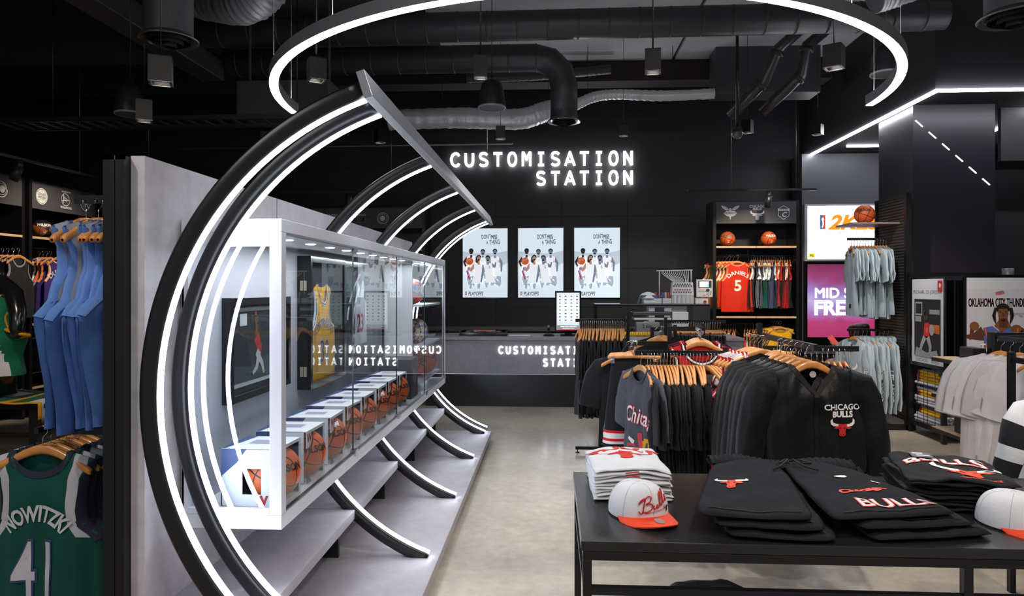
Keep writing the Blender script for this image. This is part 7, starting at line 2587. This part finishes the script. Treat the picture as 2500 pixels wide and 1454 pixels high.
for i in range(3):
    dx, dy = (.035 * (2 - i) - .02, -.012 * (2 - i))
    z0, z1 = TZ + .001 + i * .030, TZ + .026 + i * .030
    t = thing('folded_shorts', ['black shorts at the bottom of the stack in the middle of the table', 'black shorts in the middle of the laid-out stack on the table', 'black drawstring shorts with BULLS print, topmost on the table'][i], 'shorts',
              (.95, 2.8, z0), group='black shorts laid out on the table')
    s_ = .98 if i < 2 else 1
    A, B, C_ = (.735 + dx, 3.19), (1.02 + dx, 3.165), (1.30 + dx, 3.13)
    hl0, hl1 = (.50 + dx + (.02 if i < 2 else 0), 2.44 + dy), (.905 + dx, 2.40 + dy)
    hr0, hr1 = (.95 + dx, 2.415 + dy), (1.44 + dx * 1.6, 2.50 + dy)
    if i < 2:
        hr0 = (1.0 + dx, 2.42 + dy)
    mbL, FL = patch(A, B, hl1, hl0, z0, z1, ph=i)
    mbR, FR = patch((B[0] + .002, B[1]), C_, hr1, hr0, z0, z1, ph=i + 2)
    mkobj('leg', mbL, SHM, t, weld=True)
    mkobj('leg', mbR, SHM, t, weld=True)
    # waistband: ribbed gathered roll along the back edge
    mb = MB()

    def wbf(u, v, A=A, B=B, C_=C_, z0=z0, z1=z1):
        x = A[0] - .012 + (C_[0] - A[0] + .024) * u
        y = A[1] + (C_[1] - A[1]) * u + .012 * math.sin(u * 11) + .01
        a = 2 * PI * v
        hh = (z1 - z0) * .62 + .0014 * math.sin(u * 330) + .0015 * math.sin(u * 140) + .005 * math.sin(u * 9)
        return (x + .004 * math.sin(a * 2), y + .055 * math.cos(a), z0 + hh + .003 + hh * math.sin(a) + (.003 * math.sin(a * 6) if math.sin(a) > 0 else 0))
    mb.grid(wbf, 240, 18)
    mkobj('waistband', mb, SHM, t)
    for g_, Fx, h0, h1 in ((0, FL, hl0, hl1), (1, FR, hr0, hr1)):
        mb = MB()
        A_, B_ = [], []
        for k in range(21):
            A_.append(Fx(.12 + .76 * k / 20, .945, .0015))
            B_.append(Fx(.12 + .76 * k / 20, .957, .0025))
        mb.add(A_ + B_, [(k, k + 1, 22 + k, 21 + k) for k in range(20)], 0, True)
        mkobj('hem_seam', mb, mat('#1c1c1f', .9), t)
    if i == 2:
        for g_ in (-1, 1):
            pts = [(1.03, 3.13, z1 + .012), (1.03 + g_ * .03, 3.10, z1 + .026), (1.03 + g_ * .065, 3.06, z1 + .022), (1.03 + g_ * .03, 3.05, z1 + .024), (1.02 + g_ * .01, 3.09, z1 + .03), (1.03 + g_ * .05 - .03, 3.0, z1 + .022), (1.03 + g_ * .09 - .03, 2.96, z1 + .018)]
            mkobj('drawstring', MB().tube(pts, .0040, 8), mat('#161618', .8), t)
        mb = MB()
        for ci, pts in bull(.30, .52, .24, 0, 1, 2):
            mb.add([FL(x, 1.02 - y, .0025 + .0008 * ci) for x, y in [(px_, .44 + (py_ - .44) * .62) for px_, py_ in pts]], [tuple(range(len(pts)))], ci)
        mkobj('emblem', mb, [mat('#f0431a', .6), mat('#ece8e8', .6), mat('#5a1408', .6)], t)
        mb = MB()
        for lay, b_ in enumerate((.014, .003)):
            put_text(mb, 'BULLS', .24, lambda a, b, lay=lay: FR(.60 + a * .92, .90 - b * .62 + .05 * a, .003 + .0012 * lay), lay, bold=b_, cell=.05)
        mkobj('leg_lettering', mb, [mat('#f0431a', .6), mat('#ece8e8', .6)], t)
        mb = MB()
        put_text(mb, 'Chicago', .13, lambda a, b: FR(.50 + a, .655 - b * .6 + .03 * a, .003), 0, bold=.008, cell=.05)
        mkobj('leg_lettering', mb, mat('#f0431a', .6), t)
        for c_ in (ell(.47, .40, .07, .022, 10), ell(.78, .47, .05, .02, 10)):
            mb = MB()
            mb.add([FR(u, v, .003) for u, v in c_], [tuple(range(10))])
            mkobj('leg_print', mb, mat('#ece8e8', .6), t)


# caps
def make_cap(label, x, y, rz):
    t_ = thing('baseball_cap', label, 'cap', (x, y, TZ), rz, 'white caps with orange peaks')
    t_.scale = (1.13, 1.13, 1.06)
    K = dict(parent=t_, world=False)
    a_, b_, h_ = .094, .110, .108

    def dome(u, v, o_=0):
        th = 2 * PI * u
        ph = PI / 2 * v
        f_ = 1 + (.10 if math.cos(th + PI / 2) > 0 else 0) * 0
        rr = math.cos(ph) ** .62
        front = max(0, -math.sin(th))
        z = (h_ + .012 * front * math.sin(ph * 2)) * math.sin(ph) ** .95
        return ((a_ + o_) * rr * math.cos(th), (b_ + o_) * rr * math.sin(th) - .012 * front * math.sin(ph), z + .006)
    mb = MB().grid(lambda u, v: dome(u, v), 48, 20, closeu=True)
    mkobj('crown', mb, fab('#dddde0', .85), **K)
    for k in range(6):
        u = (k + .0) / 6 + 1 / 12
        pts = [dome(u, v / 14, .0006) for v in range(14)]
        mkobj('panel_seam', MB().tube(pts, .0011, 5), mat('#c4c4c8', .8), **K)
    mkobj('top_button', MB().lathe([(.009, 0), (.008, .005), (.001, .007)], (0, 0, h_ + .004), 12), fab('#dddde0', .85), **K)
    mkobj('sweatband', MB().lathe([(a_ * .985, 0), (a_ * .985, .012)], (0, 0, 0), 40, M=Matrix.Diagonal((1, b_ / a_, 1, 1))), mat('#1c1c20', .8), **K)

    def brim(s):
        def f(u, v):
            th = PI + PI * (.09 + .82 * u)
            c_, s2 = math.cos(th), math.sin(th)
            r0x, r0y = a_ * .99 * c_, b_ * .99 * s2
            ext = .082 * (abs(s2) ** .6)
            x = r0x * (1 + .04 * v)
            y = r0y - ext * v
            z = .022 - .024 * min(1.1, (x / a_) ** 2) * (.5 + .5 * v) - .004 * v - .004 + s * .0016
            return (x, y, z + .004)
        return f
    mb = MB().grid(brim(1), 30, 8).grid(brim(-1), 30, 8)
    mkobj('peak', mb, mat('#f0450f', .7, bump=.1, bscale=300), **K)
    mb = MB()
    put = brim(2)
    mb.add([put(.5 + .06 * math.cos(k * PI / 8), .5 + .28 * math.sin(k * PI / 8)) for k in range(16)], [tuple(range(16))])
    mkobj('size_sticker', mb, mat('#b8b4b2', .25, metal=.5), **K)

    def F(a, b):
        th = -PI / 2 + a / .1
        v = (.040 + b) / .125
        ph = math.asin(min(.97, max(.02, v)))
        rr = math.cos(ph) ** .62
        return ((a_ + .003) * rr * math.cos(th), (b_ + .003) * rr * math.sin(th) - .012 * math.sin(ph), .045 + b + .01)
    mb = MB()
    for st, rr_ in (([(-.052, -.012), (-.044, -.020), (-.038, -.012), (-.034, .012), (-.030, .030), (-.044, .024), (-.052, .012), (-.040, .022), (-.020, .036), (-.008, .034), (-.012, .022), (-.028, .012), (-.012, .014), (-.004, .006), (-.010, -.006), (-.028, -.014), (-.040, -.012)], .0021),
                    ([(.002, .008), (.000, -.002), (.006, -.004), (.014, .010), (.013, .000), (.019, .000), (.028, .022), (.036, .044), (.032, .046), (.027, .024), (.028, .006), (.034, .008), (.044, .032), (.050, .052), (.046, .054), (.041, .032), (.041, .014), (.047, .014), (.058, .026), (.060, .036), (.057, .030), (.062, .020), (.056, .014)], .0019)):
        P_ = [Vector(q) for q in st]
        sm = []
        for i in range(len(P_) - 1):
            p0, p1, p2, p3 = P_[max(i - 1, 0)], P_[i], P_[i + 1], P_[min(i + 2, len(P_) - 1)]
            for k in range(4):
                f = k / 4
                q = .5 * ((2 * p1) + (p2 - p0) * f + (2 * p0 - 5 * p1 + 4 * p2 - p3) * f * f + (3 * p1 - p0 - 3 * p2 + p3) * f ** 3)
                sm.append(F(q.x, q.y))
        mb.tube(sm, rr_, 6)
    mb.tube([F(-.03 + k * .011, -.018 + k * .0016) for k in range(9)], .0009, 4)
    mkobj('embroidery', mb, mat('#c02226', .6), **K)
    mb = MB()
    for ci, pts in bull(.062, -.004, .026, 0, 1, 0):
        mb.add([F(x, y) for x, y in pts], [tuple(range(len(pts)))], ci)
    mkobj('emblem', mb, [mat('#5a1a20', .6), mat('#b9b4b6', .6)], **K)
    return t_


make_cap('white cap with orange peak in front of the white folded t-shirts', .325, 2.69, R(20))
make_cap('white cap with orange peak at the right edge of the table', 1.65, 2.63, R(18))
o, F_ = folded('folded_shirt', 'dark navy folded top on the lower table, seen under the display table', 't-shirt', .38, .4, .11, fab('#3c3c49'), bulge=.06, seed=77, wr=.006)
o.location = (.68, 2.88, .261)
o, F_ = folded('folded_shirt', 'dark reddish folded garment beneath the table, right of the navy top', 't-shirt', .40, .4, .05, fab('#3a2022', noise=.5, nscale=25), bulge=.02, seed=78, wr=.004)
o.location = (1.1, 2.86, .261)

# ================================================================ seated shopper behind the pale hoodies
def skin_obj(name, verts, edges, m, parent, sub=2, root=0):
    me = bpy.data.meshes.new(name)
    off = parent.location if parent else Vector((0, 0, 0))
    me.from_pydata([tuple(Vector(v[:3]) - off) for v in verts], edges, [])
    me.materials.append(m)
    o_ = bpy.data.objects.new(name, me)
    COL.objects.link(o_)
    o_.parent = parent
    bpy.context.view_layer.objects.active = o_
    sk = o_.modifiers.new('skin', 'SKIN')
    sk.use_smooth_shade = True
    if not me.skin_vertices:
        me.attributes.new
    sv = me.skin_vertices[0].data if me.skin_vertices else None
    if sv is None:
        bm = bmesh.new()
        bm.from_mesh(me)
        bm.verts.layers.skin.verify()
        bm.to_mesh(me)
        bm.free()
        sv = me.skin_vertices[0].data
    for i, v in enumerate(verts):
        r_ = v[3]
        sv[i].radius = (r_, r_) if not isinstance(r_, tuple) else r_
        sv[i].use_root = i == root
    sb = o_.modifiers.new('subd', 'SUBSURF')
    sb.levels = sub
    sb.render_levels = sub
    return o_


SKIN = mat('#c08a6c', .5)
px, py = 4.50, 10.62
t = thing('person', 'person with long brown hair in white top, seated behind the pale hoodies with a phone', 'person', (px, py, 0))
V = [(px, py, .50, .13), (px - .01, py + .0, .68, .12), (px - .03, py, .86, .13), (px - .04, py, .93, .06), (px - .05, py, 1.0, .052), (px - .07, py, 1.07, .085), (px - .075, py, 1.12, .085),
     (px - .06, py - .16, .85, .05), (px - .14, py - .2, .70, .042), (px - .30, py - .16, .76, .033), (px - .36, py - .13, .79, .03),
     (px - .02, py + .17, .85, .05), (px - .10, py + .21, .70, .042), (px - .28, py + .06, .76, .033), (px - .34, py - .02, .80, .03),
     (px - .12, py - .1, .50, .09), (px - .45, py - .18, .56, .07), (px - .43, py - .18, .28, .05), (px - .42, py - .18, .08, .04), (px - .52, py - .2, .04, .035),
     (px - .12, py + .1, .50, .09), (px - .43, py + .06, .52, .07), (px - .38, py + .1, .28, .05), (px - .36, py + .12, .08, .04), (px - .46, py + .12, .04, .035)]
Eg = [(0, 1), (1, 2), (2, 3), (3, 4), (4, 5), (5, 6), (2, 7), (7, 8), (8, 9), (9, 10), (2, 11), (11, 12), (12, 13), (13, 14), (0, 15), (15, 16), (16, 17), (17, 18), (18, 19), (0, 20), (20, 21), (21, 22), (22, 23), (23, 24)]
skin_obj('body', V, Eg, SKIN, t)
sh = [(px, py, .50, .15), (px - .01, py, .68, .145), (px - .03, py, .84, .15), (px - .035, py, .91, .075), (px - .06, py - .16, .85, .066), (px - .14, py - .2, .70, .06), (px - .27, py - .17, .75, .05), (px - .02, py + .17, .85, .066), (px - .1, py + .21, .70, .06), (px - .24, py + .08, .75, .05)]
skin_obj('white_top', sh, [(0, 1), (1, 2), (2, 3), (2, 4), (4, 5), (5, 6), (2, 7), (7, 8), (8, 9)], fab('#e2e2e4'), t)
tr = [(px, py, .50, .155), (px - .12, py - .1, .51, .115), (px - .46, py - .18, .57, .095), (px - .43, py - .18, .3, .07), (px - .42, py - .18, .14, .06), (px - .12, py + .1, .51, .115), (px - .44, py + .06, .53, .095), (px - .38, py + .1, .3, .07), (px - .36, py + .12, .14, .06)]
skin_obj('trousers', tr, [(0, 1), (1, 2), (2, 3), (3, 4), (0, 5), (5, 6), (6, 7), (7, 8)], fab('#b49c9e'), t)
hr = [(px - .03, py, 1.13, .15), (px - .015, py, 1.05, .16), (px + .005, py - .01, .93, .15), (px + .03, py - .01, .78, .13)]
skin_obj('hair', hr, [(0, 1), (1, 2), (2, 3)], mat('#3a1d17', .4, noise=.25, nscale=60), t)
for g_ in (-1, 1):
    mkobj('eye', MB().lathe([(.001, -.008), (.008, 0), (.001, .008)], (px - .125, py + .01 + g_ * .03, 1.09), 8), BLACKG, t)
mkobj('nose', MB().tube([(px - .13, py + .01, 1.09), (px - .15, py + .01, 1.055), (px - .13, py + .01, 1.05)], .010, 8), SKIN, t)
mkobj('mouth', MB().tube([(px - .13, py - .012, 1.025), (px - .136, py + .01, 1.024), (px - .13, py + .032, 1.025)], .006, 6), mat('#a85a50', .5), t)
for hx, hy, hz, s_ in ((px - .37, py - .13, .80, 1), (px - .35, py - .03, .805, -1)):
    mb = MB()
    mb.tube([(hx + .03, hy, hz - .01), (hx, hy, hz), (hx - .045, hy, hz + .015)], [.022, .03, .026], 10)
    for k in range(4):
        y_ = hy + (k - 1.5) * .017
        ln = (.05, .06, .055, .042)[k]
        mb.tube([(hx - .04, y_, hz + .015), (hx - .04 - ln * .6, y_, hz + .03), (hx - .04 - ln * .8, y_ + .01 * s_, hz + .055)], [.009, .008, .006], 8)
    mb.tube([(hx - .01, hy + .02 * s_, hz + .01), (hx - .035, hy + .035 * s_, hz + .04), (hx - .05, hy + .03 * s_, hz + .06)], [.011, .010, .007], 8)
    mkobj('hand', mb, SKIN, t)
ph_ = thing('mobile_phone', 'red mobile phone held up by the seated person', 'phone', (px - .42, py - .1, .88))
mb = MB().box(-.038, .038, -.005, .005, -.075, .075)
o = mkobj('phone_case', mb, mat('#8a8c92', .3), ph_, world=False, bevel=.004)
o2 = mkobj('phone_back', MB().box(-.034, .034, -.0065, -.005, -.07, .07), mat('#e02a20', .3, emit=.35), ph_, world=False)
ph_.rotation_euler = (R(-20), R(-38), R(-12))
t = thing('stool', 'black stool under the seated person', 'stool', (4.5, 10.62, 0))
mkobj('seat', MB().lathe([(.001, .34), (.19, .34), (.2, .36), (.2, .385), (.001, .40)], (4.5, 10.62, 0), 24), BLACKP, t)
for a in (45, 135, 225, 315):
    mkobj('leg', MB().tube([(4.5 + .13 * math.cos(R(a)), 10.62 + .13 * math.sin(R(a)), .35), (4.5 + .18 * math.cos(R(a)), 10.62 + .18 * math.sin(R(a)), 0)], .012, 8), BLACKM, t)
t = thing('ledge_unit', 'low black ledge unit under the pink screen', 'cabinet', (4.7, 11.7, 0))
mkobj('ledge_top', MB().box(4.0, 5.5, 11.45, 11.9, .60, .64), mat('#4a4950', .35), t)
mkobj('ledge_body', MB().box(4.03, 5.47, 11.5, 11.9, 0, .60), BLACKP, t)

# prototypes that were never placed are not left lying at the origin
for o in list(sc.objects):
    if o.get('label') == 'tmp':
        for ch in list(o.children_recursive):
            bpy.data.objects.remove(ch)
        bpy.data.objects.remove(o)
